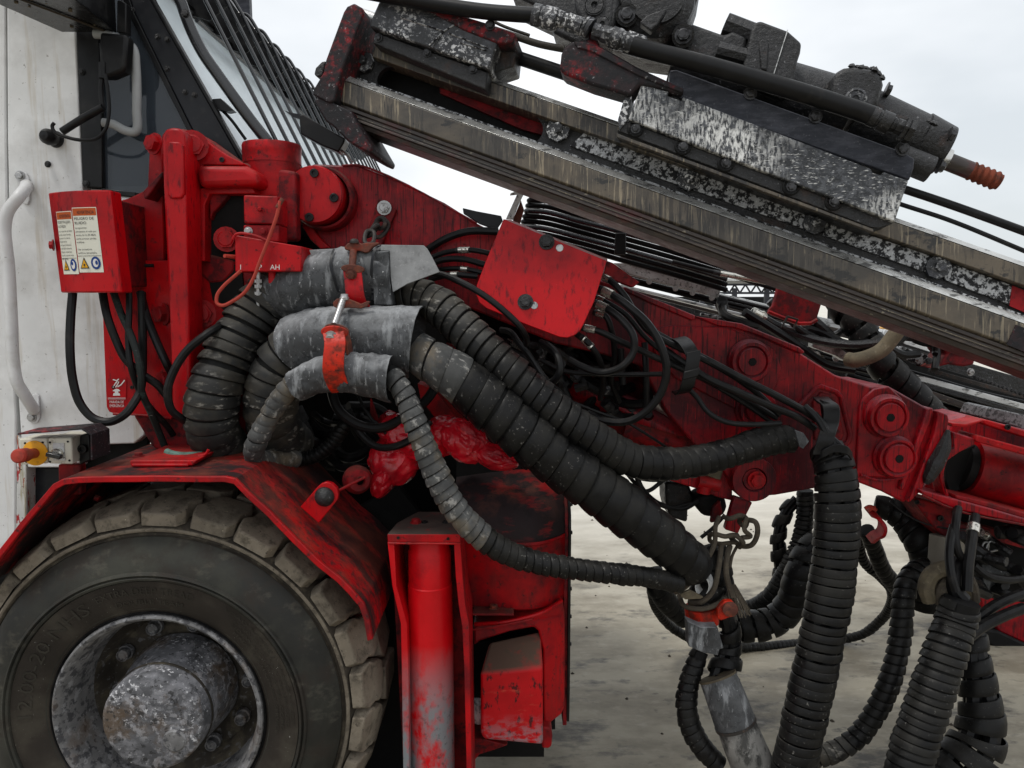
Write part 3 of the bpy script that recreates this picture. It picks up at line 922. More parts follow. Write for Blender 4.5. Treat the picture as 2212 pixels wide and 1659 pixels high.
# raised lettering
def ring_fn(R0, a0, h=0, flip=1):
    def fn(u, v):
        a = a0 + u / R0
        r = R0 + v
        # sidewall depth at radius r
        y = -.0205 if r < .33 else (-.026 if r < .37 else -.02)
        y = -.019 - (r - .31) * .175
        return AX + Vector((sin(a) * r, y - .0022, cos(a) * r))
    return fn
b = B()
text_on(b, '12.00-20 NHS', ring_fn(.320, radians(-92)), 0, 0, .034, .36); b.build('raised_lettering', M_tyreletter, tyre); b = B()
text_on(b, 'EXTRA DEEP TREAD', ring_fn(.336, radians(-23)), 0, 0, .019, .25); b.build('raised_lettering', M_tyreletter, tyre); b = B()
text_on(b, 'DOUBLE TEAM', ring_fn(.308, radians(-16)), 0, 0, .013, .17); b.build('raised_lettering', M_tyreletter, tyre); b = B()
for k in range(4):
    text_on(b, ['LOAD RANGE J  TREAD 5 PLIES', 'MAX LOAD 4125 KG AT 830 KPA COLD', 'SIDEWALL 1 PLY STEEL CORD', 'MADE FOR HIGHWAY SERVICE'][k], ring_fn(.352 - k * .014, radians(33 + k * 3)), 0, 0, .0085, .36 - .02 * k)
for _p in (0,):
    b.build('raised_lettering', M_tyreletter, tyre, kind='stuff')
rim = B().lathe(AX, YB, [(.262, .03), (.2715, .012), (.2755, -.004), (.2735, -.014), (.268, -.017), (.262, -.013), (.256, .0), (.250, .02), (.246, .03), (.240, .10), (.236, .115)], 96).build('rim', M_rim, wheel)
B().lathe(AX, YB, [(.236, .115), (.226, .128), (.215, .150), (.205, .165), (.150, .170), (.12, .165), (.0001, .165)], 64).build('wheel_disc', M_rimdark, rim)
B().lathe(AX, YB, [(.276, -.006), (.281, -.012), (.284, -.004)], 96).build('bead_ring', M_black, rim)
for i in range(10):
    a = 2 * pi * i / 10 + .22
    p = AX + Vector((sin(a) * .186, .160, cos(a) * .186))
    b = B(); b.lathe(p, FRONT, [(.021, 0), (.021, .012), (.017, .014), (.017, .032), (.012, .036), (.0115, .030), (.0001, .030)], 14)
    b.build('wheel_nut', M_rim, wheel)
H0 = W('O', 334, 1564, 1.795)
hub = B().lathe(Vector((AX.x, H0.y, AX.z)), YB, [(.0001, 0), (.118, 0), (.124, .002), (.129, .008), (.131, .02), (.132, .055), (.134, .058), (.134, .10), (.142, .12), (.150, .20)], 72).build('hub', M_hub, wheel)
hc = Vector((AX.x, H0.y, AX.z))
B().lathe(hc, YB, [(.1335, .052), (.1355, .054), (.1355, .060), (.1335, .062)], 72).build('weld_ring', M_rimdark, hub)
b = B(); b.lathe(hc + Vector((.058, .0, -.045)), FRONT, [(.030, 0), (.030, .003), (.026, .006), (.0001, .006)], 24); b.build('drain_boss', M_rim, hub)
b = B(); b.socket(hc + Vector((.058, 0, .062)), FRONT, .011, .004); b.build('plug', M_hub, hub)
# ------------------------------------------------------------------ mudguard
fp = [(-60, 1275), (0, 1187), (40, 1135), (85, 1082), (118, 1043), (138, 1033), (170, 1030), (330, 1027), (490, 1027), (512, 1032), (540, 1062), (586, 1103), (640, 1160), (695, 1212), (738, 1248), (765, 1275), (788, 1302), (797, 1330), (806, 1378)]
mg = thing('mudguard', 'bent red mudguard with dusty orange top arching over the front wheel', 'mudguard', W('O', 500, 1200, 1.9))
P1 = [W('O', x, y, 1.80) for x, y in fp]
cen = AX
def sheet(P_, y1, y2, t, skew=None):
    vs = []
    for p in P_:
        n = Vector((p.x - cen.x, 0, p.z - cen.z)).normalized()
        for yy in (y1, y2):
            e = Vector((0, yy - p.y, 0))
            vs += [p + e, p + e - n * t]
    fs = []
    for i in range(len(P_) - 1):
        a = i * 4; b2 = a + 4
        fs += [(a, b2, b2 + 2, a + 2), (a + 1, a + 3, b2 + 3, b2 + 1), (a, a + 1, b2 + 1, b2), (a + 2, b2 + 2, b2 + 3, a + 3)]
    fs += [(0, 2, 3, 1), tuple(len(vs) - 4 + q for q in (0, 1, 3, 2))]
    return vs, fs
# densify for shape and slight dents
PD = []
for p, q in zip(P1, P1[1:]):
    for k in range(5):
        PD.append(p.lerp(q, k / 5))
PD.append(P1[-1])
for i, p in enumerate(PD):
    n = Vector((p.x - cen.x, 0, p.z - cen.z)).normalized()
    PD[i] = p + n * .003 * mnoise.noise(p * 9)
vs, fs = sheet(PD, 1.80, 2.30, .006)
B().add(vs, fs).build('top_sheet', M_fender, mg, bevel=.0015)
vs, fs = sheet(PD, 1.792, 1.806, .015)
B().add(vs, fs).build('front_lip', M_red, mg, bevel=.002, label='bright red folded front edge')
pl = WW('A2', [(825, 1405, 1.90), (1255, 1405, 1.90), (1262, 1368, 1.96), (990, 1320, 2.1), (830, 1385, 1.96)])
zt = max(p.z for p in P1[6:9])
b = B(); x0, x1 = W('O', 285, 1000, 1.9).x, W('O', 428, 1000, 1.9).x
b.prism([Vector((x0, 1.89, zt + .004)), Vector((x1 - .01, 1.89, zt + .004)), Vector((x1, 1.89, zt + .018)), Vector((x0, 1.89, zt + .018))], (0, .2, 0))
b.prism([Vector((x0 + .005, 1.885, zt + .002)), Vector((x1 - .02, 1.885, zt + .002)), Vector((x1 - .02, 1.885, zt + .010)), Vector((x0 + .005, 1.885, zt + .010))], (0, .015, 0))
b.build('mounting_strip', M_red, mg, bevel=.003)
bolt(BOLT_RED, mg, Vector((W('O', 300, 1000, 1.94).x, 1.94, zt + .018)), .011, (0, 0, 1))
# rolled hook lip at the end of the strip
b = B(); b.tube([Vector((x1 - .02, 1.95, zt + .017)), Vector((x1, 1.95, zt + .022)), Vector((x1 + .008, 1.95, zt + .034))], .004, 8); b.build('hook_lip', M_red, mg)
# wheel-arch back: black sheet painting the shade behind the wheel
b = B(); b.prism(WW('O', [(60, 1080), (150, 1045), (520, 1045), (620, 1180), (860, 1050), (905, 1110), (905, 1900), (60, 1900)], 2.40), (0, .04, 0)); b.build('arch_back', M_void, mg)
b = B(); b.tube(WW('O', [(205, 1075), (215, 1078)], 2.0), .008, 8, smooth_path=False)
b.build('stud', M_reddirty, mg)

# red tab with a dark pin in front of the guard
tb = thing('pin_tab', 'upright red lug with rounded top and a dark greasy pin, right of the wheel', 'bracket', W('O', 690, 1125, 1.98))
b = B(); b.prism(WW('A3', [(1660, 150), (1755, 40), (1775, 22), (1805, 12), (1835, 20), (1862, 45), (1872, 80), (1866, 110), (1762, 240)], 1.90), (0, .018, 0)); b.build('lug', M_redclean, tb, bevel=.002)
b = B(); b.lathe(W('A3', 1795, 92, 1.90), FRONT, [(.026, -.001), (.026, .004), (.022, .010), (.014, .016), (.006, .020), (.0001, .021)], 20)
bb = b.build('pin', M_oily, tb)
b = B(); b.tube(WW('O', [(728, 1062), (760, 1045), (790, 1030)], 1.95), .004, 8); b.lathe(W('O', 770, 1035, 2.03), Vector((.5, -1, .1)), [(.04, 0), (.04, .015), (.03, .03), (.012, .032), (.012, .05)], 20); b.build('rod', M_reddirty, tb)

# ------------------------------------------------------------------ emergency stop box on the cab corner
es = thing('emergency_stop_box', 'cream switch box with red push button and rotary switch under a red hood', 'switch box', W('O', 120, 1000, 1.95))
fr = WW('A2', [(118, 1262), (295, 1258), (300, 1420), (128, 1428)], 1.90)
B().prism(fr, (0, .07, 0)).build('button_housing', M_switchbox, es, bevel=.004)
fr = WW('A2', [(303, 1256), (452, 1256), (460, 1425), (306, 1420)], 1.90)
B().prism(fr, (0, .10, 0)).build('switch_housing', M_switchbox, es, bevel=.004)
c0 = W('A2', 228, 1352, 1.90)
B().lathe(c0, FRONT, [(.032, 0), (.033, .004), (.029, .006), (.022, .0065), (.018, .009), (.0001, .009)], 32).build('collar', M_yellow, es)
c1 = W('A2', 118, 1372, 1.80)
B().lathe(c0, (c1 - c0), [(.013, .0), (.0135, .055), (.0175, .062), (.018, (c1 - c0).length), (.014, (c1 - c0).length + .006), (.0001, (c1 - c0).length + .008)], 24).build('push_button', M_knob, es)
c2 = W('A2', 375, 1352, 1.90)
B().prism(WW('A2', [(335, 1290), (405, 1290), (412, 1400), (340, 1398)], 1.897), (0, .004, 0)).build('dial_plate', M_alu, es)
B().lathe(c2, FRONT, [(.014, 0), (.014, .012), (.011, .016), (.0001, .016)], 24).build('switch_ring', M_brightsteel, es)
b = B(); b.box(W('A2', 345, 1368, 1.875), (.018, 0, -.004), (0, .008, 0), (.0015, 0, .0055)); b.build('switch_handle', M_blackgloss, es, bevel=.002)
for p in [(160, 1290), (272, 1285), (168, 1408), (278, 1402), (318, 1285), (442, 1400), (432, 1280), (318, 1408)]:
    bolt(SOCK_BLACK, es, W('A2', *p, 1.90), .0028, name='screw')
t0, t1 = W('A2', 110, 1228, 1.86), W('A2', 560, 1205, 1.86)
hd = [Vector((t0.x, 1.86, t0.z)), Vector((t1.x - .015, 1.86, t1.z + .004)), Vector((t1.x + .008, 1.86, t1.z - .012)), W('A2', 588, 1398, 1.86)]
inn = [hd[0] - Vector((0, 0, .004)), hd[1] - Vector((.003, 0, .004)), hd[2] - Vector((.004, 0, .002)), hd[3] - Vector((.005, 0, 0))]
B().prism(hd + inn[::-1], (0, .085, 0)).build('hood', M_redoil, es, bevel=.001)
B().prism(WW('A2', [(505, 1240), (565, 1225), (578, 1400), (500, 1430)], 1.93), (0, .06, 0)).build('cable_entry', M_black, es, bevel=.004)
bolt(SOCK_BLACK, es, W('A2', 528, 1325, 1.928), .012, name='gland')
B().prism(WW('A2', [(368, 1425), (508, 1425), (512, 1500), (512, 1620), (372, 1620)], 1.97), (0, .03, 0)).build('post', M_red, es, bevel=.004)

# ------------------------------------------------------------------ control box with warning stickers
cb = thing('control_box', 'red control box with bulged cover and Spanish warning stickers', 'control box', W('O', 200, 640, 2.0))
zt_, zb_ = W('O', 236, 410, 1.93).z, W('O', 250, 632, 1.93).z
xl, xr = W('O', 102, 430, 1.98).x, W('O', 237, 420, 1.93).x
def plan(u):           # u 0..1 across cover
    x = xl + (xr - xl) * u
    y = 1.93 + .055 * (1 - u) ** 2.2 + .010 * max(0, u - .8) * 5 * max(0, u - .8)
    return x, y
def surf(u, v, off=0.0):
    x, y = plan(u)
    x2, y2 = plan(min(1, u + .01)); n = Vector((-(y2 - y), (x2 - x), 0)).normalized() if u < .99 else Vector((0, 1, 0))
    lean = (zt_ - (zb_ + (zt_ - zb_) * v)) * .06
    return Vector((x + lean, y, zb_ + (zt_ - zb_) * v)) - n * off
prof_ = [surf(i / 16, 1) for i in range(17)]
b = B()
n = 17; vs = []
for i in range(17):
    vs += [surf(i / 16, 1), surf(i / 16, 0)]
back = [(.12, 1), (.12, 0)]
vs += [surf(1, 1) + Vector((.003, .05, 0)), surf(1, 0) + Vector((.003, .05, 0)), surf(0, 1) + Vector((.01, .05, 0)), surf(0, 0) + Vector((.01, .05, 0))]
fs = [(2 * i, 2 * i + 1, 2 * i + 3, 2 * i + 2) for i in range(16)]
fs += [(32, 33, 35, 34), (36, 37, 1, 0), (34, 35, 37, 36), tuple([2 * i for i in range(17)] + [34, 36]), tuple([2 * i + 1 for i in range(17)] + [35, 37])]
b.add(vs, fs)
for q in range(16): b.s[q] = True
cover = b.build('cover', M_redclean, cb, bevel=.004, seg=2)
p0 = surf(1, .93) + Vector((-.015, .05, 0)); z0 = surf(1, .03).z
b = B(); xs = W('O', 300, 500, 1.98).x
b.prism([Vector((xl + .03, 2.00, p0.z)), Vector((xr - .004, 1.985, p0.z)), Vector((W('O', 330, 500, 2.17).x, 2.17, p0.z)), Vector((xl + .09, 2.17, p0.z))], (0, 0, z0 + .01 - p0.z))
b.build('housing', M_reddirty, cb, bevel=.004)
# stickers
def sk(u0, u1, v0, v1, off):
    vs, fs = [], []
    for i in range(7):
        u = u0 + (u1 - u0) * i / 6
        vs += [surf(u, v0, off), surf(u, v1, off)]
    fs = [(2 * i, 2 * i + 1, 2 * i + 3, 2 * i + 2) for i in range(6)]
    return vs, fs
def sticker(u0, u1, v0, v1, title, lines, head):
    s = B().add(*sk(u0, u1, v0, v1, .0008)).build('warning_sticker', M_sticker, cover)
    hgt = v1 - v0
    B().add(*sk(u0 + .008, u1 - .008, v1 - hgt * .125, v1 - hgt * .012, .0013)).build('header', M_orange, cover)
    U, V = (u1 - u0), hgt
    kx, kz = xr - xl, zt_ - zb_
    fn = lambda u, v: surf(u, v, .0019)
    b = B()
    text_on(b, title, fn, u0 + U * .2, v1 - V * .10, V * .05, U * .7)
    y = v1 - V * .19
    for i, (ln, big) in enumerate(lines):
        if ln: text_on(b, ln, fn, u0 + U * .05, y, V * (.042 if big else .028), U * (.82 if big and i == 0 else (.5 if big else min(.9, .9 * len(ln) / 24))))
        y -= V * (.068 if big else .055)
    b.add(*sk(u0 + .005, u1 - .005, v0 + V * .252, v0 + V * .258, .0019))
    b.build('print', M_ink, cover)
    # pictograms
    tri = [(u0 + U * .08, v0 + V * .06), (u0 + U * .46, v0 + V * .06), (u0 + U * .27, v0 + V * .235)]
    B().add([fn(*p) for p in tri], [(0, 1, 2)]).build('warning_triangle', M_ink, cover)
    cx, cy = u0 + U * .27, v0 + V * .115
    B().add([surf(cx + (p[0] - cx) * .74, cy + (p[1] - cy) * .74, .0024) for p in tri], [(0, 1, 2)]).build('warning_triangle', M_amber, cover)
    b = B(); 
    b.add([surf(cx + U * .05 * cos(a) * (1 if k % 2 else .5), cy + V * .03 * sin(a) * (1 if k % 2 else .5), .0029) for k, a in enumerate([i * pi / 5 for i in range(10)])], [tuple(range(10))])
    b.build('pictogram', M_ink, cover)
    def disc(rx, ry, off, m, cx=u0 + U * .74, cy=v0 + V * .145, nm='mandatory_sign'):
        B().add([surf(cx + rx * cos(a), cy + ry * sin(a), off) for a in [i * pi / 12 for i in range(24)]], [tuple(range(24))]).build(nm, m, cover)
    disc(U * .19, V * .10, .0019, M_blue)
    disc(U * .11, V * .065, .0024, M_wink, nm='pictogram')
    if head:
        disc(U * .05, V * .035, .0029, M_blue, u0 + U * .78, v0 + V * .150, 'pictogram')
    else:
        disc(U * .06, V * .03, .0029, M_blue, u0 + U * .70, v0 + V * .17, 'pictogram')
sticker(.125, .405, .185, .805, 'ADVERTENCIA', [('PELIGRO POR LIQUIDO', 1), ('A ALTA PRESION', 1), ('La proyección de fluido', 0), ('puede causar heridas', 0), ('graves o la muerte.', 0), ('Despresurice', 0), ('siempre el circuito', 0), ('hidráulico antes de', 0), ('aflojar conexiones.', 0), ('Lea las instrucciones', 0), ('del manual.', 0)], 0)
sticker(.42, .79, .20, .835, 'ADVERTENCIA', [('PELIGRO DE', 1), ('RUIDO', 1), ('La exposición', 0), ('permanente al ruido por', 0), ('encima de los 80 dB(A)', 0), ('puede provocar pérdida', 0), ('auditiva.', 0), ('', 0), ('Usar protectores', 0), ('auditivos apropiados.', 0)], 1)
# latch on the side
la, lb_ = W('D4', 1100, 640, 2.045), W('D4', 1560, 710, 2.12)
b = B()
side = (Vector((W('O', 330, 500, 2.17).x, 2.17, 0)) - Vector((xr, 1.985, 0))).normalized()
outn = Vector((side.y, -side.x, 0))
if outn.y > 0: outn = -outn
lc = W('D4', 1330, 670, 2.07)
b.tube([lc + side * .07 + Vector((0, 0, .012)), lc - side * .04 + Vector((0, 0, .015)), lc - side * .04 - Vector((0, 0, .015)), lc + side * .07 - Vector((0, 0, .012))], .003, 6, smooth_path=False)
b.tube([lc - side * .05, lc - side * .09 + Vector((0, 0, .014)), lc - side * .09 - Vector((0, 0, .014)), lc - side * .05], .003, 6, smooth_path=False)
b.box(lc + outn * .0, side * .05, outn * .004, (0, 0, .006))
b.build('latch', M_rust, cb)
for p, y in [((1150, 1020), 1.99), ((1605, 1075), 2.09)]:
    q = W('D4', *p, y); b = B(); b.cyl(q - outn * .02, q + outn * .003, .005, n=10); b.build('hole', M_void, cb)
bolt(BOLT_RED, cb, W('D4', 95, 740, 1.98), .011, (-1, -.4, 0))
for k, (a, e) in enumerate([(395, 340), (640, 330)]): pass

# ------------------------------------------------------------------ slewing bracket (big red casting)
sb = thing('boom_bracket', 'tall red cast bracket with upright flange and bolts carrying the boom', 'bracket', W('O', 400, 960, 2.25))
B().prism(WW('O', [(349, 292), (357, 278), (372, 275), (390, 277), (398, 292), (404, 560), (410, 800), (413, 912), (384, 912), (372, 880), (366, 700), (357, 510), (352, 400)], 2.00), (0, .10, 0)).build('flange', M_redclean, sb, bevel=.008, seg=3)
B().prism(WW('A1', [(1052, 915), (1070, 897), (1140, 900), (1160, 925), (1168, 1230), (1150, 1258), (1085, 1262), (1062, 1235)], 1.992), (0, .02, 0)).build('pad', M_redclean, sb, bevel=.004)
B().prism(WW('O', [(345, 300), (350, 285), (376, 279), (392, 277), (425, 285), (452, 300), (522, 350), (640, 370), (640, 520), (560, 520), (545, 640), (540, 960), (480, 985), (342, 985), (318, 930), (300, 900), (372, 870), (350, 500)], 2.15), (0, .055, 0)).build('body', M_reddirty, sb, bevel=.01, seg=3)
# shoulder behind the flange running down towards the arm
B().prism(WW('A1', [(1178, 835), (1215, 840), (1280, 870), (1360, 930), (1440, 985), (1545, 1035), (1545, 1050), (1292, 1045), (1250, 1120), (1250, 1200), (1330, 1185), (1600, 1178), (1620, 1230), (1330, 1230), (1300, 1300), (1300, 1659), (1196, 1659), (1180, 1100)], 2.10), (0, .10, 0)).build('web', M_red, sb, bevel=.010, seg=3)
# arm and upright boss
b = B(); b.prism(WW('A1', [(1240, 1045), (1560, 1050), (1640, 1100), (1640, 1185), (1560, 1182), (1260, 1192)], 2.06), (0, .16, 0)); b.build('arm', M_red, sb, bevel=.02, seg=4)
cB = W('A1', 1730, 1050, 2.22)
zT, zM, zL = W('A1', 1730, 868, 2.11).z, W('A1', 1730, 930, 2.11).z, W('A1', 1730, 1232, 2.11).z
rB = rad(61, cB)
B().lathe((cB.x, cB.y, 0), (0, 0, 1), [(.0001, zL), (rB * .94, zL), (rB * .97, zL + .01), (rB * .98, zL + .12), (rB, zM - .03), (rB, zM - .003), (rB * 1.012, zM), (rB * 1.012, zT - .006), (rB * .98, zT), (rB * .85, zT), (.0001, zT - .004)], 56).build('pivot_boss', M_red, sb)
# recess below the arm: black plates paint its shade, plus ribs
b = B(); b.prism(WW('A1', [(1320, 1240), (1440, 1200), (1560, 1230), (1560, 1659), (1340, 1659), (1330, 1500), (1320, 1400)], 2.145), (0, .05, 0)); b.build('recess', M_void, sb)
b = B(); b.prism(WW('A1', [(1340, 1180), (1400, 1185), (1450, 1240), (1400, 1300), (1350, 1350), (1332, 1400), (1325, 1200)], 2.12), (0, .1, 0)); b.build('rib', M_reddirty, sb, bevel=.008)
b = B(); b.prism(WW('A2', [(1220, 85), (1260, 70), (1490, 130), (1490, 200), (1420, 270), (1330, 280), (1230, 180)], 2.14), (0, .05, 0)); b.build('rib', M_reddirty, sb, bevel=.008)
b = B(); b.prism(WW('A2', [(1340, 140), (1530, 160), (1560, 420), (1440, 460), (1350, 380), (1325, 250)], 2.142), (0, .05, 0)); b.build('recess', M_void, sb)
# wing plate and gusset to the left
B().prism(WW('A1', [(945, 965), (1000, 905), (1035, 920), (1035, 1290), (945, 1300), (935, 1180)], 2.13), (0, .04, 0)).build('wing', M_red, sb, bevel=.006)
B().prism(WW('A1', [(700, 1290), (815, 1258), (905, 1215), (1030, 1085), (1034, 1300), (1040, 1659), (700, 1659)], 2.125), (0, .02, 0)).build('gusset', M_red, sb, bevel=.004)
B().prism(WW('A1', [(905, 1215), (1028, 1088), (1031, 1120), (930, 1262), (915, 1262)], 2.06), (0, .10, 0)).build('gusset_edge', M_reddirty, sb, bevel=.004)
# big bolts
for k, x, y, Yb, r, ax in (('A1', 1225, 925, 2.08, .030, (.35, -1, 0)), ('A1', 1440, 1520, 2.12, .026, (.2, -1, 0)), ('A2', 1280, 468, 2.14, .030, (.3, -1, 0)),
                           ('A1', 985, 915, 2.10, .022, (-.5, -1, .1)), ('A2', 1040, 470, 2.12, .024, (-.6, -1, 0)), ('A2', 1060, 885, 2.1, .024, (-.6, -1, 0)), ('A2', 1260, 880, 2.14, .022, (.3, -1, 0))):
    bolt(BOLT_RED, sb, W(k, x, y, Yb), r, ax)
bolt(SOCK_BLACK, sb, W('A1', 1410, 1015, 2.095), .007)
# lower part
B().prism(WW('A2', [(840, 1110), (1100, 1120), (1195, 1150), (1240, 1160), (1250, 1345), (1010, 1345), (960, 1310)], 2.14), (0, .2, 0)).build('foot', M_reddirty, sb, bevel=.008)
B().prism(WW('A2', [(1195, 100), (1450, 120), (1480, 1180), (1200, 1180)], 2.145), (0, .04, 0)).build('lower_face', M_red, sb, bevel=.004)
# plate with the emergency stop sticker
ep = thing('lower_plate', 'flat red plate with a white emergency stop pictogram sticker', 'plate', W('O', 290, 900, 2.12))
B().prism(WW('A2', [(640, 130), (1120, 130), (1145, 1132), (720, 1102), (690, 1090), (676, 1060), (655, 560)], 2.115), (0, .008, 0)).build('sheet', M_redclean, ep, bevel=.002)
def lp(u, v): return W('A2', 683 + u * 118 + v * 0, 1066 - v * 186, 2.1135)
b = B(); b.add([lp(0, .32) - Vector((0, .0004, 0)), lp(1, .32) - Vector((0, .0004, 0)), lp(1.02, 1) - Vector((0, .0004, 0)), lp(.02, 1) - Vector((0, .0004, 0))], [(0, 1, 2, 3)]); b.build('sticker_field', M_red, ep)
lpo = lambda u, v: lp(u, v) - Vector((0, .0014, 0))
b = B()
b.add([lpo(.30, .42), lpo(.70, .42), lpo(.66, .50), (lpo(.60, .51)), lpo(.58, .56), lpo(.70, .58), lpo(.62, .635), lpo(.5, .655), lpo(.38, .635), lpo(.28, .58), lpo(.42, .56), lpo(.40, .51), lpo(.33, .5)], [tuple(range(13))])
for a_, c_ in (((.3, .97), (.5, .93)), ((.5, .93), (.62, .99)), ((.30, .70), (.42, .82)), ((.42, .82), (.55, .93)), ((.44, .70), (.55, .80)), ((.55, .80), (.62, .90)), ((.55, .72), (.75, .80)), ((.75, .8), (.93, .95))):
    p, q = lpo(*a_), lpo(*c_); n_ = (q - p).cross(Vector((0, 1, 0))).normalized() * .0015
    b.add([p - n_, q - n_, q + n_, p + n_], [(0, 1, 2, 3)])
for v in (.30, .335): b.add([lpo(.02, v), lpo(.98, v), lpo(.98, v + .012), lpo(.02, v + .012)], [(0, 1, 2, 3)])
text_on(b, 'PARADA DE', lpo, .12, .16, .09, .76)
text_on(b, 'EMERGENCIA', lpo, .12, .03, .09, .78)
b.build('pictogram', M_wink, ep)
for p in ((722, 935), (838, 935), (752, 140)): bolt(SOCK_BLACK, ep, W('A2', *p, 2.114), .005)

# ------------------------------------------------------------------ valve block with red lanyard
vb = thing('valve_block', 'small red grease valve block with stencilled letters I P AH', 'valve block', W('O', 575, 590, 2.2))
B().prism(WW('A1', [(1545, 1238), (1762, 1245), (1765, 1425), (1548, 1418)], 2.03), (0, .09, 0)).build('upper_block', M_red, vb, bevel=.004)
B().prism(WW('A1', [(1545, 1428), (1768, 1428), (1770, 1535), (1548, 1530)], 2.035), (0, .08, 0)).build('middle_block', M_red, vb, bevel=.003)
zq = W('A1', 1500, 1490, 1.99).z
B().prism([W('A1', 1492, 1492, 1.99), W('A1', 1915, 1565, 1.99), W('A2', 1912, 200, 1.99), W('A2', 1492, 202, 1.99)], (0, .12, 0)).build('lower_block', M_red, vb, bevel=.003)
b = B(); b.tube([W('A1', 1478, 1520, 1.98), W('A1', 1500, 1488, 1.98), W('A1', 1600, 1492, 1.98), W('A1', 1700, 1530, 1.98)], .004, 8); b.build('weld', M_red, vb)
b = B()
for s_, x in (('I', 1522), ('P', 1640), ('AH', 1715)):
    text_on(b, s_, lambda u, v, x=x: W('A2', x + u, 188 - v, 1.9892), 0, 0, 32)
b.build('stencil_letters', M_whitepaint, vb)
bolt(BOLT_STEEL, vb, W('A1', 1578, 1468, 2.033), .0085); bolt(BOLT_RED, vb, W('A1', 1672, 1468, 2.033), .0085)
b = B(); b.cyl(W('A1', 1648, 1328, 2.03), W('A1', 1648, 1328, 2.0), .006, .004, 12); b.build('grease_nipple', M_red, vb)
b = B(); b.cyl(W('A1', 1490, 1632, 2.01), W('A1', 1425, 1625, 1.98), .006, .005, 12); b.build('pipe_stub', M_knob, vb)
b = B(); b.cyl(W('A2', 1640, 205, 2.03), W('A2', 1640, 440, 2.03), .006, n=12)
for y in (250, 285, 330): b.cyl(W('A2', 1640, y, 2.03), W('A2', 1640, y + 22, 2.03), .0105, n=6, smooth=False)
b.build('fitting', M_steel, vb)
b = B(); b.cyl(W('A2', 1728, 205, 2.03), W('A2', 1728, 290, 2.03), .010, n=12); b.build('fitting', M_red, vb)
b = B(); b.tube(WW('O', [(605, 434), (598, 465), (588, 495), (575, 530), (560, 568), (548, 600), (528, 632), (500, 652), (480, 660), (469, 655), (469, 638), (483, 618), (505, 598), (520, 585)], 1.96), .0048, 8)
lan = b.build('lanyard', M_knob, vb, label='thin red cable hanging in a loop')
b = B(); b.cyl(W('A1', 1760, 1320, 1.96), W('A1', 1795, 1262, 1.965), .006, n=10); b.build('cable_end', M_rust, lan)
B().cyl(W('O', 566, 640, 2.2), W('O', 566, 780, 2.2), .05, n=24).build('cylinder', M_red, vb)
# ------------------------------------------------------------------ main boom
boom = thing('main_boom', 'long streaked red boom with round pin bosses crossing the middle of the photo', 'boom', W('O', 1300, 900, 2.4))
bo = [(632, 392), (650, 368), (678, 354), (745, 357), (772, 356), (865, 392), (960, 438), (1030, 482), (1100, 520), (1200, 572), (1349, 622), (1500, 685), (1583, 702), (1728, 762), (1804, 810), (1881, 835), (1921, 835), (2006, 883), (2044, 903),
      (1982, 1064), (1952, 1086), (1905, 1062), (1848, 1040), (1756, 1056), (1676, 1070), (1600, 1075), (1560, 1015), (1500, 960), (1440, 890), (1385, 790), (1300, 765), (1200, 742), (1000, 660), (850, 610), (740, 600), (700, 548), (655, 490), (622, 440)]
B().prism(WW('O', bo, 2.30), (0, .30, 0)).build('boom_body', M_redboom, boom, bevel=.006, seg=2)
# raised top flange plates
B().prism(WW('C2', [(440, 408), (640, 440), (690, 448), (1000, 575), (1030, 602), (1010, 612), (760, 505), (640, 470), (560, 462)], 2.285), (0, .28, 0)).build('top_flange', M_redboom, boom, bevel=.004)
B().prism(WW('C2', [(60, 250), (440, 405), (446, 425), (420, 432), (200, 340), (60, 275)], 2.288), (0, .2, 0)).build('top_flange', M_redboom, boom, bevel=.004)
B().prism(WW('C2', [(215, 505), (245, 470), (300, 458), (560, 462), (640, 475), (870, 585), (905, 700), (880, 780), (820, 900), (700, 930), (520, 840), (330, 740), (215, 600)], 2.292), (0, .02, 0)).build('reinforcing_plate', M_redboom, boom, bevel=.005, seg=3)
B().prism(WW('C2', [(1320, 900), (1340, 850), (1400, 800), (1480, 785), (1550, 850), (1620, 1160), (1610, 1230), (1560, 1280), (1300, 1270)], 2.290), (0, .02, 0)).build('reinforcing_plate', M_redboom, boom, bevel=.005, seg=3)
# five-sided lug around the hose strap
outer = [(1000, 885), (1085, 800), (1110, 785), (1195, 815), (1220, 840), (1270, 1040), (1262, 1080), (1235, 1102)]
b = B(); b.tube(WW('C2', outer, 2.297), .008, 8, smooth_path=False); b.build('lug_rib', M_redboom, boom)
b = B(); b.prism(WW('C2', [(1070, 870), (1115, 815), (1190, 840), (1240, 1040), (1225, 1075), (1080, 1075)], 2.292), (0, .02, 0)); b.build('lug_pad', M_reddirty, boom, bevel=.004)
def boss(k, x, y, R, r, Yf, hole=.32, m=M_redboom, parent=boom):
    p = W(k, x, y, Yf)
    f = REG[k][2]
    R, r = rad(R * f, p), rad(r * f, p)
    o = B().lathe(p, FRONT, [(R * 1.12, -.06), (R * 1.10, .002), (R, .008), (R * .985, .020), (R * .95, .026), (r * 1.16, .026), (r * 1.12, .022), (r * 1.06, .018), (r * 1.0, .018), (r * .99, .028), (r * .96, .030), (r * hole * .9, .030), (r * hole * .75, .012), (.0001, .012)], 48).build('pin_boss', m, parent)
    B().lathe(p + Vector((0, -.0305, 0)), FRONT, [(r * hole * .95, 0), (r * hole * .9, .001), (.0001, .0012)], 6, smooth=False).build('hex_socket', M_void, o)
    return o
boss('C2', 730, 650, 108, 74, 2.285)
boss('C2', 765, 905, 100, 66, 2.287)
boss('C2', 1462, 945, 108, 76, 2.283)
boss('C2', 1508, 1163, 105, 76, 2.283)
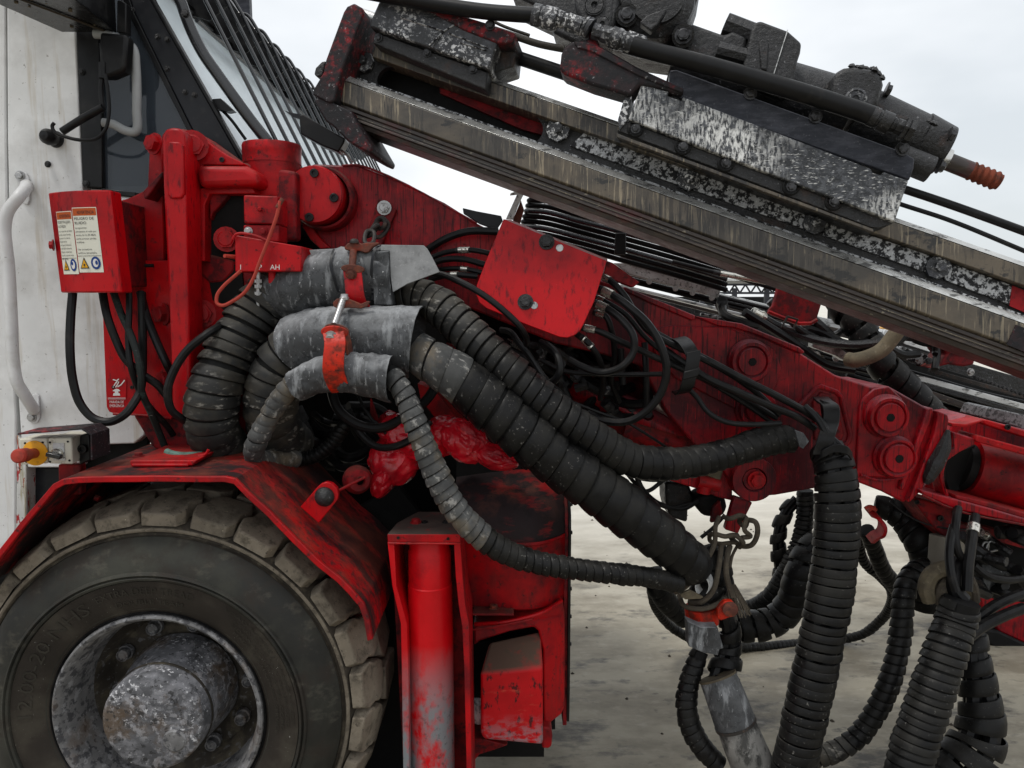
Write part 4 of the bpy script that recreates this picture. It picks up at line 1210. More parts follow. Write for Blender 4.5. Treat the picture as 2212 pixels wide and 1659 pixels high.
# big disc with hexagonal bolt on the lower lug
p = W('C2', 755, 1285, 2.27); R = rad(120 * .4028, p)
o = B().lathe(p, FRONT, [(R, -.10), (R, .0), (R * .97, .006), (R * .55, .006), (R * .53, -.010), (R * .50, -.012), (R * .48, .0), (.0001, .0)], 56).build('lug_disc', M_redboom, boom)
bolt(BOLT_RED, boom, p + Vector((.006, -.004, 0)), .021)
# end plate folded edges at the boom head
B().prism(WW('D3', [(905, 75), (950, 70), (955, 125), (700, 780), (685, 810), (645, 795), (660, 750)], 2.283), (0, .06, 0)).build('head_rib', M_redboom, boom, bevel=.005, seg=2)
B().prism(WW('D3', [(985, 95), (1080, 130), (1090, 175), (1075, 260), (850, 800), (740, 915), (720, 900), (760, 830), (960, 300), (990, 150)], 2.275), (0, .09, 0)).build('head_rib', M_redboom, boom, bevel=.006, seg=2)
# lower underside arm of the boom head
B().prism(WW('D3', [(330, 728), (690, 830), (740, 905), (700, 905), (420, 780), (320, 750)], 2.36), (0, .16, 0)).build('underside_plate', M_reddirty, boom, bevel=.004)
B().prism(WW('C2', [(300, 1290), (560, 1230), (600, 1190), (640, 1180), (640, 1400), (560, 1380), (480, 1345)], 2.32), (0, .12, 0)).build('link_plate', M_redboom, boom, bevel=.005)
B().prism(WW('D5', [(1300, 240), (1475, 215), (1440, 340), (1310, 290)], 2.30), (0, .06, 0)).build('spacer', M_tan, boom, bevel=.003)
b = B(); b.cyl(W('D5', 1255, 340, 2.31), W('D5', 1430, 375, 2.31), .022, n=20); b.cyl(W('D5', 1310, 380, 2.31), W('D5', 1300, 440, 2.31), .022, n=16); b.build('hinge_pin', M_red, boom)
B().prism(WW('D5', [(1560, 470), (1710, 520), (1650, 640), (1590, 780), (1480, 745)], 2.285), (0, .03, 0)).build('hanging_strap', M_redboom, boom, bevel=.004)
# root disc with four socket screws
pd = W('O', 678, 420, 2.19)
Rd = rad(61, pd)
disc = B().lathe(pd, FRONT, [(Rd * 1.02, -.13), (Rd * 1.02, -.008), (Rd, -.006), (Rd, .0), (Rd * .97, .004), (.0001, .004)], 64).build('pivot_cap', M_redclean, boom)
for q in ((1997, 1100), (1840, 1220), (2122, 1256), (1966, 1380)):
    bolt(SOCK_BLACK, boom, W('A1', *q, 2.185), .0125)
B().lathe(pd + Vector((.012, .05, -.004)), FRONT, [(Rd * 1.14, -.08), (Rd * 1.14, .0), (Rd * 1.08, .008), (Rd, .008)], 56).build('cap_collar', M_reddirty, boom)
# bolted chain bracket
B().prism(WW('B1', [(540, 1265), (565, 1268), (655, 1330), (560, 1560), (430, 1560), (440, 1540)], 2.275), (0, .03, 0)).build('chain_bracket', M_reddirty, boom, bevel=.003)
bolt(BOLT_STEEL, boom, W('B1', 578, 1320, 2.272), .016)
B().prism(WW('D1', [(310, 0), (420, 180), (560, 310), (690, 290), (590, 200), (500, 90), (430, -60), (300, -60)], 2.27), (0, .03, 0)).build('gusset', M_red, boom, bevel=.003)
# lift cylinder under the boom
lc_ = thing('lift_cylinder', 'red hydraulic lift cylinder half hidden under the boom behind the hoses', 'cylinder', W('O', 1300, 950, 2.45))
b = B(); b.cyl(W('O', 1180, 800, 2.5), W('O', 1470, 945, 2.45), .050, n=28); b.build('barrel', M_redboom, lc_)
b = B(); b.cyl(W('D2', 420, 1300, 2.42), W('D2', 760, 1490, 2.42), .030, n=20); b.build('rod', M_steel, lc_)
b = B(); b.cyl(W('C2', 60, 1010, 2.45), W('C2', 480, 1130, 2.42), .042, n=24); b.build('gland', M_reddirty, lc_)
B().prism(WW('D2', [(820, 1450), (870, 1440), (980, 1500), (960, 1548), (830, 1500)], 2.38), (0, .03, 0)).build('clip', M_red, lc_, bevel=.003)
b = B(); b.tube(WW('D2', [(540, 1345), (620, 1375), (700, 1430), (760, 1480)], 2.38), .005, 6); b.build('pipe', M_brightsteel, lc_)

# ------------------------------------------------------------------ boom extension on the right
be = thing('boom_extension', 'bright red telescoping boom section with collar at the right edge', 'boom', W('O', 2150, 1150, 2.3))
pts = [W('D3', 940, 700, 2.34), W('D3', 1120, 200, 2.34), W('D3', 1400, 170, 2.34), W('D3', 1754, 260, 2.34), W('D3', 2400, 440, 2.34), W('D3', 2400, 1400, 2.34), W('D3', 1754, 1120, 2.34), W('D3', 850, 800, 2.34)]
pts = [p_ + (p_ - CAM) * .05 for p_ in pts]
B().prism(pts, (0, .3, 0)).build('housing', M_redboom, be, bevel=.006)
ax0, ax1 = W('D3', 1255, 600, 2.44), W('D3', 2300, 880, 2.40)
b = B(); b.cyl(ax0, ax1, rad(60, ax0), n=48); b.build('tube', M_red, be)
a_ = (ax1 - ax0).normalized()
b = B(); b.cyl(ax0 - a_ * .03, ax0 - a_ * .005, rad(52, ax0), n=40); b.build('collar', M_void, be)
B().prism(WW('D3', [(1325, 350), (1345, 315), (1754, 425), (2300, 570), (2300, 640), (1754, 490), (1330, 372)], 2.27), (0, .1, 0)).build('upper_band', M_red, be, bevel=.004, seg=3)
B().prism(WW('D3', [(1400, 175), (1440, 180), (2300, 420), (2300, 500), (1754, 330), (1400, 215)], 2.29), (0, .1, 0)).build('upper_band', M_red, be, bevel=.004)
B().prism(WW('D3', [(1110, 205), (1240, 215), (1400, 172), (1400, 190), (1245, 245), (1120, 240)], 2.28), (0, .08, 0)).build('bracket_edge', M_red, be, bevel=.003)
B().prism(WW('D3', [(1120, 280), (1325, 345), (1320, 400), (1180, 470), (1080, 540), (1050, 640), (1055, 760), (1100, 860), (1060, 880), (1010, 700), (1000, 570), (1060, 480), (1130, 420)], 2.28), (0, .06, 0)).build('curved_rib', M_redboom, be, bevel=.006, seg=3)
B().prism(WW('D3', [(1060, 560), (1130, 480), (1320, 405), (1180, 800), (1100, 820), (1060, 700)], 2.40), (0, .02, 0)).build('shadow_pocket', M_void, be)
B().prism(WW('D3', [(840, 800), (1060, 860), (1440, 960), (2300, 1210), (2300, 1310), (1754, 1105), (1150, 975), (850, 840)], 2.25), (0, .12, 0)).build('lower_band', M_redboom, be, bevel=.005, seg=3)
B().prism(WW('D3', [(1150, 845), (1400, 900), (2300, 1150), (2300, 1215), (1440, 960), (1150, 880)], 2.262), (0, .10, 0)).build('lower_lip', M_red, be, bevel=.004)
B().prism(WW('D3', [(760, 860), (1120, 960), (1130, 1090), (1270, 1120), (1190, 1290), (1120, 1280), (960, 1140), (850, 1000)], 2.34), (0, .14, 0)).build('lower_lug', M_reddirty, be, bevel=.005)
b = B(); b.tube(WW('D3', [(1080, 265), (1040, 420), (960, 580), (900, 700), (880, 745)], 2.27), [.006, .022, .026, .018, .008], 8); b.build('mud_clump', M_oily, be)
bolt(SOCK_BLACK, be, W('D3', 800, 905, 2.335), .008); bolt(SOCK_BLACK, be, W('D3', 1008, 1050, 2.335), .010)
bolt(SOCK_BLACK, be, W('D3', 1605, 240, 2.285), .009)

# ------------------------------------------------------------------ red hose junction cover plate
cp = thing('junction_cover', 'tilted bright red cover plate with two black bolts over the hose junction', 'cover', W('O', 1150, 700, 2.15))
PL = [W('B2', 1165, 35, 2.14), W('B2', 1820, 300, 2.08), W('B2', 1740, 560, 2.06), W('B2', 1675, 700, 2.05), W('B2', 1650, 745, 2.05), W('B2', 1615, 775, 2.05), W('B2', 1570, 790, 2.05), W('B2', 1520, 785, 2.055), W('B2', 1320, 710, 2.08), W('B2', 1060, 605, 2.12), W('B2', 1010, 565, 2.125), W('B2', 990, 510, 2.13), W('B2', 995, 455, 2.13), W('B2', 1050, 310, 2.135)]
# flatten onto one plane
cN = (PL[1] - PL[0]).cross(PL[7] - PL[0]).normalized()
PL2 = [CAM + (p - CAM) * ((PL[0] - CAM).dot(cN) / (p - CAM).dot(cN)) for p in PL]
if cN.y < 0: cN = -cN
B().prism(PL2, cN * .007).build('plate', M_redclean, cp, bevel=.0018)
B().prism([PL2[0] + cN * .003, PL2[1] + cN * .003, PL2[1] + Vector((.02, .14, .012)), PL2[0] + Vector((.02, .14, .012))], (0, 0, -.006)).build('top_flange', M_reddirty, cp, bevel=.001)
for q, r in (((1440, 183), .0165), ((1305, 563), .0165)):
    pp = W('B2', *q, 2.1); pp = CAM + (pp - CAM) * ((PL2[0] - CAM).dot(cN) / (pp - CAM).dot(cN)); bolt(BOLT_BLACK, cp, pp, r, -cN)
for q in ((1522, 220), (1360, 585)):
    pp = W('B2', *q, 2.1); pp = CAM + (pp - CAM) * ((PL2[0] - CAM).dot(cN) / (pp - CAM).dot(cN))
    b = B(); b.lathe(pp - cN * .0006, -cN, [(.0105, 0), (.0095, .0008), (.0001, .0008)], 20); b.build('hole', M_alu, cp)
B().prism(WW('B2', [(1820, 300), (1860, 315), (2030, 438), (1990, 470), (1800, 400)], 2.18), (0, .05, 0)).build('side_flange', M_reddirty, cp, bevel=.002)
B().prism(WW('B1', [(1075, 1320), (1160, 1340), (1320, 1370), (1330, 1400), (1290, 1460), (1180, 1420), (1080, 1355)], 2.25), (0, .02, 0)).build('guide_wing', M_pillar, cp, bevel=.002)
up = thing('upright_bracket', 'narrow grey and rust upright bracket rising behind the red cover', 'bracket', W('B1', 1400, 1400, 2.5))
B().prism(WW('B1', [(1350, 1390), (1420, 1235), (1375, 1240), (1380, 1225), (1440, 1205), (1475, 1208), (1430, 1300), (1395, 1395)], 2.42), (0, .01, 0)).build('plate', M_alu, up, bevel=.001)
B().prism(WW('B1', [(1395, 1395), (1445, 1270), (1465, 1330), (1440, 1420), (1410, 1440)], 2.43), (0, .03, 0)).build('rib', M_rust, up, bevel=.001)

# ------------------------------------------------------------------ outrigger jack
oj = thing('outrigger_jack', 'red hydraulic jack leg in an open frame with grey worn lower half', 'jack', W('O', 925, 1500, 2.0))
YJ = 1.92
tp = [W('B3', 215, 425, YJ), W('B3', 600, 428, YJ)]
zt2 = tp[0].z
b = B(); b.prism([tp[0], Vector((tp[1].x, YJ, zt2)), Vector((tp[1].x - .012, YJ + .10, zt2)), Vector((tp[1].x - .045, YJ + .21, zt2)), Vector((tp[0].x + .055, YJ + .21, zt2)), Vector((tp[0].x + .01, YJ + .10, zt2))], (0, 0, -.012))
b.build('top_plate', M_jacktop, oj, bevel=.002)
B().prism([tp[0] + Vector((0, -.002, -.001)), Vector((tp[1].x, YJ - .002, zt2 - .001)), W('B3', 600, 470, YJ - .002), W('B3', 217, 468, YJ - .002)], (0, .012, 0)).build('front_lip', M_red, oj, bevel=.0015)
zb0 = .18
def leg(pts, m, name, dy):
    B().prism([W('B3', x, y, YJ) for x, y in pts], (0, dy, 0)).build(name, m, oj, bevel=.002)
leg([(215, 468), (250, 470), (262, 700), (290, 800), (318, 900), (325, 1140), (330, 1660), (332, 2200), (300, 2200), (298, 1660), (290, 1140), (285, 900), (262, 800), (240, 700)], M_jack, 'side_plate', .17)
leg([(565, 468), (600, 470), (612, 650), (625, 800), (645, 900), (650, 1140), (660, 1660), (668, 2200), (640, 2200), (632, 1660), (620, 1140), (610, 920), (590, 800), (575, 650)], M_red, 'side_plate', .17)
B().prism([W('B3', 235, 470, YJ + .165), W('B3', 620, 470, YJ + .165), W('B3', 680, 2200, YJ + .165), W('B3', 330, 2200, YJ + .165)], (0, .01, 0)).build('rear_plate', M_reddirty, oj)
cj = W('B3', 428, 480, YJ + .075); rj = rad(40, cj)
cj2 = W('B3', 470, 1000, YJ + .075)
xm = W('B3', 440, 700, YJ + .075).x
b = B()
b.lathe((xm, YJ + .075, 0), (0, 0, 1), [(.0001, .15), (rj * 1.24, .15), (rj * 1.24, W('B3', 440, 1150, YJ).z), (rj * 1.2, W('B3', 440, 740, YJ).z), (rj * 1.16, W('B3', 440, 735, YJ).z), (rj * 1.15, W('B3', 440, 560, YJ).z), (rj * 1.08, W('B3', 440, 545, YJ).z), (rj * 1.06, W('B3', 440, 478, YJ).z), (.0001, W('B3', 440, 478, YJ).z)], 48)
b.build('cylinder', M_jack, oj)
for q in ((365, 368),): bolt(BOLT_RED, oj, Vector((W('B3', *q, YJ + .1).x, YJ + .1, zt2)), .012, (0, 0, 1))
for q in ((520, 378), (410, 342)): bolt(SOCK_BLACK, oj, Vector((W('B3', *q, YJ + .1).x, YJ + .1, zt2)), .009, (0, 0, 1))
for q in ((272, 445), (535, 450)): bolt(SOCK_BLACK, oj, W('B3', *q, YJ - .003), .004)
b = B(); b.lathe((xm, YJ + .075, 0), (0, 0, 1), [(.0001, .0), (.17, .0), (.17, .02), (.08, .05), (.05, .16), (.0001, .16)], 32); b.build('foot_pad', M_reddirty, oj)

# ------------------------------------------------------------------ rounded front body of the carrier
tk = thing('rounded_tank', 'rounded red tank at the front of the carrier with sooty black dome', 'tank', W('O', 1100, 1400, 2.3))
xl_, xr_ = W('B3', 560, 600, 2.15).x, W('B3', 1152, 600, 2.20).x
YF = 2.12
def plan_body(z_k, inset=0.0):
    """plan outline of the body front: rounded toward the camera at the left, running back at the right"""
    out = []
    for i in range(25):
        u = i / 24
        x = xl_ + (xr_ - xl_) * u
        y = YF + .05 * ((1 - u) ** 2) + .10 * max(0, (u - .55) / .45) ** 2.4 + inset
        out.append((x, y))
    return out
zU, zS, zD = W('B3', 900, -110, YF + .52).z, W('B3', 1000, 480, YF).z, W('B3', 1000, 850, YF).z
# dome: rises from the shoulder line and rolls back
vs, fs = [], []
M_ = 14
for j in range(M_ + 1):
    t = j / M_
    z = zS + (zU - zS) * sin(t * pi / 2) ** 1.0
    dy = .52 * (1 - cos(t * pi / 2))
    for (x, y) in plan_body(0):
        k_ = (x - xl_) / (xr_ - xl_)
        vs.append(Vector((x, y + dy, z - .03 * (1 - k_) * t + .004 * mnoise.noise(Vector((x * 9, z * 9, 0))))))
for j in range(M_):
    for i in range(24):
        a = j * 25 + i
        fs.append((a, a + 1, a + 26, a + 25))
M_dome = mat('sooty_red_body_top', (.17, .012, .014), .55, var=.3, layers=[
    ('noise', (.018, .015, .016), .97, (3, 3, 7), .34, .50, .7), ('noise', (.016, .013, .013), .85, 26, .54, .66, .8),
    ('noise', (.36, .010, .012), .8, (5, 5, 16), .55, .66, .5), ('up', (.30, .10, .06), .35, 8, .5, .68, .85)], bump=(.35, 60, .002))
b = B(); b.add(vs, fs, True)
back = [(xr_, YF + .9, zU), (xl_, YF + .9, zU)]
b.build('dome', M_dome, tk)
vs, fs = [], []
for j, (z, ins) in enumerate([(zS + .004, -.006), (zS - .004, -.008), (zS - .010, 0), (zD + .04, 0), (zD + .01, .006), (zD, .02), (zD - .002, .12)]):
    for (x, y) in plan_body(0, ins):
        vs.append(Vector((x, y, z)))
for j in range(6):
    for i in range(24):
        a = j * 25 + i
        fs.append((a, a + 1, a + 26, a + 25))
B().add(vs, fs, True).build('middle_shell', M_red, tk)
# end flange seen edge-on
prf = [(YF + .10, zD - .30), (YF + .10, zS)] + [(YF + .10 + .52 * (1 - cos(t * pi / 16)), zS + (zU - zS) * sin(t * pi / 16)) for t in range(1, 9)] + [(YF + 1.2, zU), (YF + 1.2, .3), (YF + .10, .3)]
B().prism([Vector((xr_ - .002, y, z)) for y, z in prf], (.012, 0, 0)).build('end_flange', M_reddirty, tk, bevel=.001)
B().prism([Vector((xr_ + .0105, y - .012 if i < 3 else y, z + .012)) for i, (y, z) in enumerate(prf)], (.008, 0, 0)).build('end_flange', M_black, tk, bevel=.001, label='black outer flange with small bolts')
for i in range(9):
    bolt(BOLT_BLACK, tk, Vector((xr_ + .018, YF + .112, zS - .36 + i * .09)), .006, (1, 0, 0))
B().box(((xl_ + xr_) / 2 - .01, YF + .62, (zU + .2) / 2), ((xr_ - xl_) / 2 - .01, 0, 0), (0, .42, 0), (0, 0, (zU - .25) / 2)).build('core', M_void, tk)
# small handle, dirt hole, lid
b = B(); b.tube([W('B3', 765, 240, 2.22), W('B3', 812, 160, 2.29)], .009, 8, smooth_path=False); b.build('rib', M_dome, tk)
# lower shroud with arched opening
zE = W('B3', 1000, 1450, YF).z
b = B()
sh = WW('B3', [(665, 935), (690, 915), (860, 895), (1040, 850), (1145, 818), (1160, 900), (1160, 1400), (1140, 1440), (1080, 1450), (1040, 1480), (1036, 1050), (1010, 945), (985, 920), (860, 945), (760, 985), (700, 1010), (668, 1040)], YF - .005)
# bend the shroud round the body plan
def bendy(P_):
    out = []
    for p in P_:
        u = max(0, min(1.05, (p.x - xl_) / (xr_ - xl_)))
        out.append(Vector((p.x, YF - .012 + .05 * (1 - u) ** 2 + .10 * max(0, (u - .6) / .45) ** 2, p.z)))
    return out
b.prism(bendy(sh), (0, .14, 0), None)
b.build('lower_shroud', M_red, tk, bevel=.008, seg=3)
b = B(); b.tube(bendy(WW('B3', [(672, 925), (860, 893), (1040, 850), (1142, 822)], YF - .01)), .006, 8); b.build('shroud_rim', M_redclean, tk)
B().prism(WW('B3', [(1036, 1440), (1075, 1450), (1085, 1490), (1080, 1545), (1065, 1558), (1030, 1555), (1028, 1460)], YF - .02), (0, .08, 0)).build('foot_flange', M_red, tk, bevel=.005)
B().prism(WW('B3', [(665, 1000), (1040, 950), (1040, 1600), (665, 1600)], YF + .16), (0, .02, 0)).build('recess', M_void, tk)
B().prism(WW('B3', [(660, 1500), (740, 1510), (850, 1540), (780, 1565), (700, 1590), (660, 1640)], YF + .02), (0, .1, 0)).build('bottom_plate', M_reddirty, tk, bevel=.004)
b = B(); q = W('B3', 775, 820, YF + .02); b.box(q, (.06, 0, 0), (0, .04, 0), (0, 0, .003)); b.build('ledge', M_reddirty, tk); bolt(BOLT_DIRTY, tk, q + Vector((0, 0, .003)), .012, (0, 0, 1))
# lamp housing in the opening
lh = thing('lamp_housing', 'scratched red lamp guard box with dusty sloping top', 'housing', W('O', 1100, 1620, 2.1))
f4 = WW('B3', [(702, 1160), (1036, 1130), (1036, 1540), (722, 1512), (706, 1480)], 2.05)
tb1, tb2 = W('B3', 745, 1000, 2.14), W('B3', 1015, 925, 2.16)
tb3 = W('B3', 1036, 1000, 2.14)
bk = [Vector((tb1.x + .004, 2.15, tb1.z)), Vector((f4[1].x - .004, 2.15, tb2.z + .0)), Vector((f4[1].x, 2.20, f4[2].z)), Vector((f4[0].x + .01, 2.20, f4[3].z)), Vector((f4[0].x + .005, 2.20, f4[4].z))]
M_lamp = mat('lamp_guard_paint', (.46, .005, .009), .4, var=.15, layers=[
    ('noise', DARKGR, .85, (40, 40, 18), .56, .62, .8), ('up', (.085, .062, .045), .97, 3, .28, .42, .9),
    ('below', (.24, .22, .24), .85, (30, 20, 50), .44, .56, .8, (.44, .34)), ('noise', (.55, .10, .06), .6, (9, 9, 26), .6, .68)], bump=(.3, 80, .0015))
B().prism(f4, None or (0, 0, 0), bk).build('box', M_lamp, lh, bevel=.010, seg=3)
for q in ((815, 1075), (866, 1073)):
    pp = W('B3', *q, 2.093); b = B(); b.lathe(pp, Vector((0, -.6, .8)), [(.0045, 0), (.0045, .0015), (.0001, .0015)], 12); b.build('hole', M_void, lh)
b = B(); b.lathe(W('B3', 712, 1350, 2.11), Vector((-.7, -1, 0)), [(.035, 0), (.04, .01), (.032, .03), (.0001, .034)], 24); b.build('lamp_lens', M_alu, lh)
# ------------------------------------------------------------------ feed beam frame: along, up, depth
A0, A1_ = W('O', 732, 170, 2.14), W('O', 2212, 700, 1.80)
fa = (A1_ - A0).normalized()
fw = Vector((0, 1, 0)); fw = (fw - fa * fw.dot(fa)).normalized()
fv = fa.cross(fw); fv = fv if fv.z > 0 else -fv
def F(s, v, w): return A0 + fa * s + fv * v + fw * w
def FP(k, x, y, w=0.0):
    d = ray(k, x, y)
    o = A0 + fw * w
    return CAM + d * ((o - CAM).dot(fw) / d.dot(fw))
def FPP(k, pts, w=0.0): return [FP(k, p[0], p[1], w) for p in pts]
LF = (A1_ - A0).length + .7
feed = thing('feed_beam', 'long grimy steel drilling feed beam slanting down to the right across the sky', 'feed beam', F(.8, -.12, .1))
def ext(sec, s0, s1, m, name, bevel=0, label=None):
    """section in (v, w) extruded along the beam"""
    B().prism([F(s0, v, w) for v, w in sec], fa * (s1 - s0)).build(name, m, feed, bevel=bevel, label=label)
ext([(0, 0), (-.056, 0), (-.060, .006), (-.060, .06), (.0, .06)], 0, LF, M_railtan, 'lower_rail', .002)
ext([(.0015, .0005), (.013, .011), (.020, .02), (.020, .06), (.0015, .06)], 0, LF, M_railedge, 'rail_edge', .001, 'polished upper edge of the lower rail')
ext([(.020, .058), (.033, .060), (.033, .075), (.020, .075)], 0, LF, M_flecksilver, 'lip_strip')
ext([(-.061, .008), (-.070, .008), (-.072, .014), (-.084, .014), (-.085, .006), (-.091, .006), (-.092, .016), (-.104, .020), (-.106, .13), (-.061, .13)], 0, LF, M_railunder, 'lower_channel', .001)
ext([(-.0775, .010), (-.0800, .010), (-.0800, .016), (-.0775, .016)], .02, LF, M_railtan, 'channel_lip')
ext([(.095, .040), (.136, .040), (.136, .12), (.095, .12)], .05, LF, M_railtan, 'upper_rail', .002)
ext([(.1375, .0405), (.150, .052), (.154, .07), (.154, .16), (.1375, .16)], .05, LF, M_railedge, 'rail_edge', .001, 'polished top of the upper rail')
# web as two plates with a rounded slot left open between them
def webplate(s0, s1, m): B().prism([F(s, v, .075) for s, v in ((s0, .02), (s1, .02), (s1, .096), (s0, .096))], fw * .02).build('web', m, feed)
sl0, sl1 = (FP('B1', 560, 420, .075) - A0).dot(fa), (FP('B1', 1600, 800, .075) - A0).dot(fa)
webplate(-.0, sl0, M_oily)
webplate(sl1, LF, M_oily)
def slot_end(s, sg):
    pts = [F(s, .02, .075), F(s, .096, .075)]
    n_ = 10
    for i in range(n_ + 1):
        a = pi / 2 - pi * i / n_
        pts.append(F(s - sg * .0 - sg * (.034 - .034 * (1 - abs(cos(a)) if False else 1 - cos(a) * 1)) if False else s - sg * .034 * (1 - cos(a)), .058 + .036 * sin(a), .075))
    B().prism(pts, fw * .02).build('web', M_oily, feed)
slot_end(sl1, 1); slot_end(sl0, -1)
# inside the slot: red inner plate further back
B().prism([F(s, v, .15) for s, v in ((.05, .0), (sl1 + .2, .0), (sl1 + .2, .12), (.05, .12))], fw * .02).build('inner_web', M_void, feed)
B().prism(FPP('B1', [(930, 490), (1600, 700), (1600, 860), (1450, 820), (930, 590)], .13), fw * .015).build('inner_plate', M_reddirty, feed)
B().prism([F(s, v, .16) for s, v in ((.0, -.0), (LF, -.0), (LF, .13), (.0, .13))], fw * .005).build('rear_web', M_void, feed)
# speckled strips and hex nut washers on the web
for k, pts in (('B1', [(1755, 925), (1870, 822), (2560, 1065), (2548, 1140), (2480, 1188)]), ('C1', [(430, 1020), (455, 925), (1045, 1148), (1035, 1232)]),
               ('C1', [(1125, 1262), (1140, 1180), (1705, 1372), (1680, 1462)]), ('C1', [(1775, 1500), (1790, 1402), (2140, 1530), (2130, 1635)])):
    B().prism(FPP(k, pts, .066), fw * .008).build('clamp_strip', M_flecksilver, feed, bevel=.001)
for k, x, y, R in (('B1', 448, 392, 66), ('B1', 1680, 822, 78), ('C1', 402, 962, 62), ('C1', 1080, 1196, 62), ('C1', 1742, 1432, 66)):
    p = FP(k, x, y, .06); r = rad(R * REG[k][2], p)
    o = B().lathe(p, -fw, [(r, -.006), (r * .98, .004), (r * .55, .006), (.0001, .006)], 8, smooth=False).build('hex_washer', M_fleck, feed)
    B().hexbolt(p - fw * .005, -fw, r * .42, .014, False).build('nut', M_fleck, feed)
b = B(); b.prism(FPP('C1', [(2140, 1530), (2400, 1640), (2400, 1760), (2125, 1640)], .064), fw * .004); b.build('red_patch', M_reddirty, feed)
b = B(); b.prism(FPP('C2', [(2160, 455), (2300, 505), (2300, 640), (2110, 560)], -.003), fw * .003); b.build('red_patch', M_redoil, feed)
# end plate at the tail
B().prism(FPP('B1', [(318, 75), (340, 40), (385, 18), (440, 50), (446, 90), (400, 200), (300, 470), (262, 640), (225, 655), (120, 600), (130, 560), (190, 460), (205, 380)], -.035), fw * .26).build('end_plate', M_redoil, feed, bevel=.005, seg=3)
B().prism(FPP('B1', [(180, 390), (205, 385), (185, 480), (150, 490), (130, 470), (140, 430)], .02), fw * .1).build('end_lug', M_oily, feed, bevel=.004)
B().prism(FPP('B1', [(128, 640), (160, 612), (365, 700), (380, 735), (500, 940), (486, 970), (440, 950), (350, 900), (250, 800), (205, 770)], -.03), fw * .20).build('tail_bracket', M_redoil, feed, bevel=.005, seg=2)
b = B(); b.cyl(FP('B1', 420, 90, .06), FP('B1', 520, 125, .06), .018, n=18); b.build('tail_pin', M_railedge, feed)
gl = thing('guard_lamp_bar', 'small black bar mounted behind the feed beam tail against the windscreen guard', 'bar', W('B1', 170, 850, 2.35))
B().prism(WW('B1', [(35, 735), (60, 720), (120, 760), (330, 880), (320, 910), (285, 965), (180, 925), (45, 850)], 2.30), (0, .06, 0)).build('housing', M_black, gl, bevel=.004)
B().prism(WW('B1', [(-60, 700), (-20, 715), (60, 728), (60, 760), (0, 745)], 2.31), (0, .01, 0)).build('bracket', M_pillar, gl)
b = B(); b.tube(WW('B1', [(290, 940), (330, 975), (380, 1030)], 2.33), .004, 6); b.build('stay', M_steel, gl)

# ------------------------------------------------------------------ cradles (sliding plates)
cr = thing('tail_cradle', 'short black cradle block with scraped marks near the feed beam tail', 'cradle', FP('B1', 880, 300, .05))
B().prism(FPP('B1', [(552, -10), (720, -10), (1000, 90), (1300, 265), (1290, 300), (1238, 440), (482, 168), (490, 130)], -.035), fw * .16).build('block', M_fleck, cr, bevel=.005, seg=2)
B().prism(FPP('B1', [(520, 200), (1235, 455), (1222, 572), (505, 275)], -.015), fw * .10).build('lower_jaw', M_oily, cr, bevel=.004)
B().prism(FPP('B1', [(760, -20), (910, 45), (1080, 100), (1260, 155), (1412, 212), (1395, 268), (1300, 275), (1080, 190), (900, 90), (720, 10), (700, -20)], -.04), fw * .17).build('top_strip', M_redoil, cr, bevel=.004)
B().prism(FPP('B1', [(1300, 275), (1395, 268), (1412, 300), (1400, 420), (1250, 470), (1245, 440)], .02), fw * .1).build('end_block', M_oily, cr, bevel=.004)
b = B()
for pth in ([(680, 110), (960, 200), (880, 300)], [(860, 290), (960, 195), (1020, 160)], [(985, 210), (1235, 305)], [(1060, 270), (1225, 320)]):
    b.tube(FPP('B1', pth, -.036), .0022, 5, smooth_path=False)
b.build('scraped_ridge', M_flecksilver, cr)
for q in ((540, 240), (850, 335), (1140, 440)): bolt(BOLT_FLECK, cr, FP('B1', *q, -.017), .0085, -fw)
for q in ((955, 45), (1250, 160)): bolt(BOLT_FLECK, cr, FP('B1', *q, -.042), .010, -fw)
cr2 = thing('drill_cradle', 'long cradle plate worn to silver patches carrying the rock drill', 'cradle', FP('C1', 800, 800, .05))
B().prism(FPP('C1', [(80, 640), (110, 560), (150, 452), (300, 490), (290, 512), (368, 540), (372, 518), (1385, 905), (1390, 925), (1445, 942), (1448, 920), (1585, 968), (1552, 1060), (1510, 1192)], -.06), fw * .14).build('scraped_face', M_cradle, cr2, bevel=.005, seg=2)
B().prism(FPP('C1', [(20, 700), (75, 648), (1505, 1195), (1430, 1225), (1380, 1222)], -.045), fw * .12).build('bolt_rail', M_oily, cr2, bevel=.003)
B().prism(FPP('C1', [(20, 715), (1395, 1228), (1395, 1245), (20, 735)], -.05), fw * .02).build('wear_strip', M_railtan, cr2, bevel=.001)
for q in ((120, 690), (375, 785), (605, 875), (955, 1000), (1185, 1082)):
    b = B(); b.lathe(FP('C1', *q, -.052), -fw, [(.022, -.004), (.022, .002), (.019, .004)], 16); b.build('bolt_recess', M_void, cr2)
    bolt(BOLT_FLECK, cr2, FP('C1', *q, -.052), .009, -fw)
B().prism(FPP('C1', [(300, 375), (340, 372), (1560, 815), (1618, 850), (1612, 905), (1588, 968), (1448, 920), (400, 552), (300, 500)], -.045), fw * .18).build('slide_slab', M_slab, cr2, bevel=.004)
for q in ((735, 500), (1085, 625), (1552, 800)): bolt(BOLT_FLECK, cr2, FP('C1', *q, -.05), .012, -fw)
B().prism(FPP('C1', [(25, 640), (60, 520), (110, 470), (90, 560), (75, 650), (30, 705)], -.05), fw * .12).build('wiper_plate', M_fleck, cr2, bevel=.002)
ab = thing('red_arm_bracket', 'thick oily red arm clamped on the drill cradle edge', 'bracket', FP('B1', 1900, 450, .0))
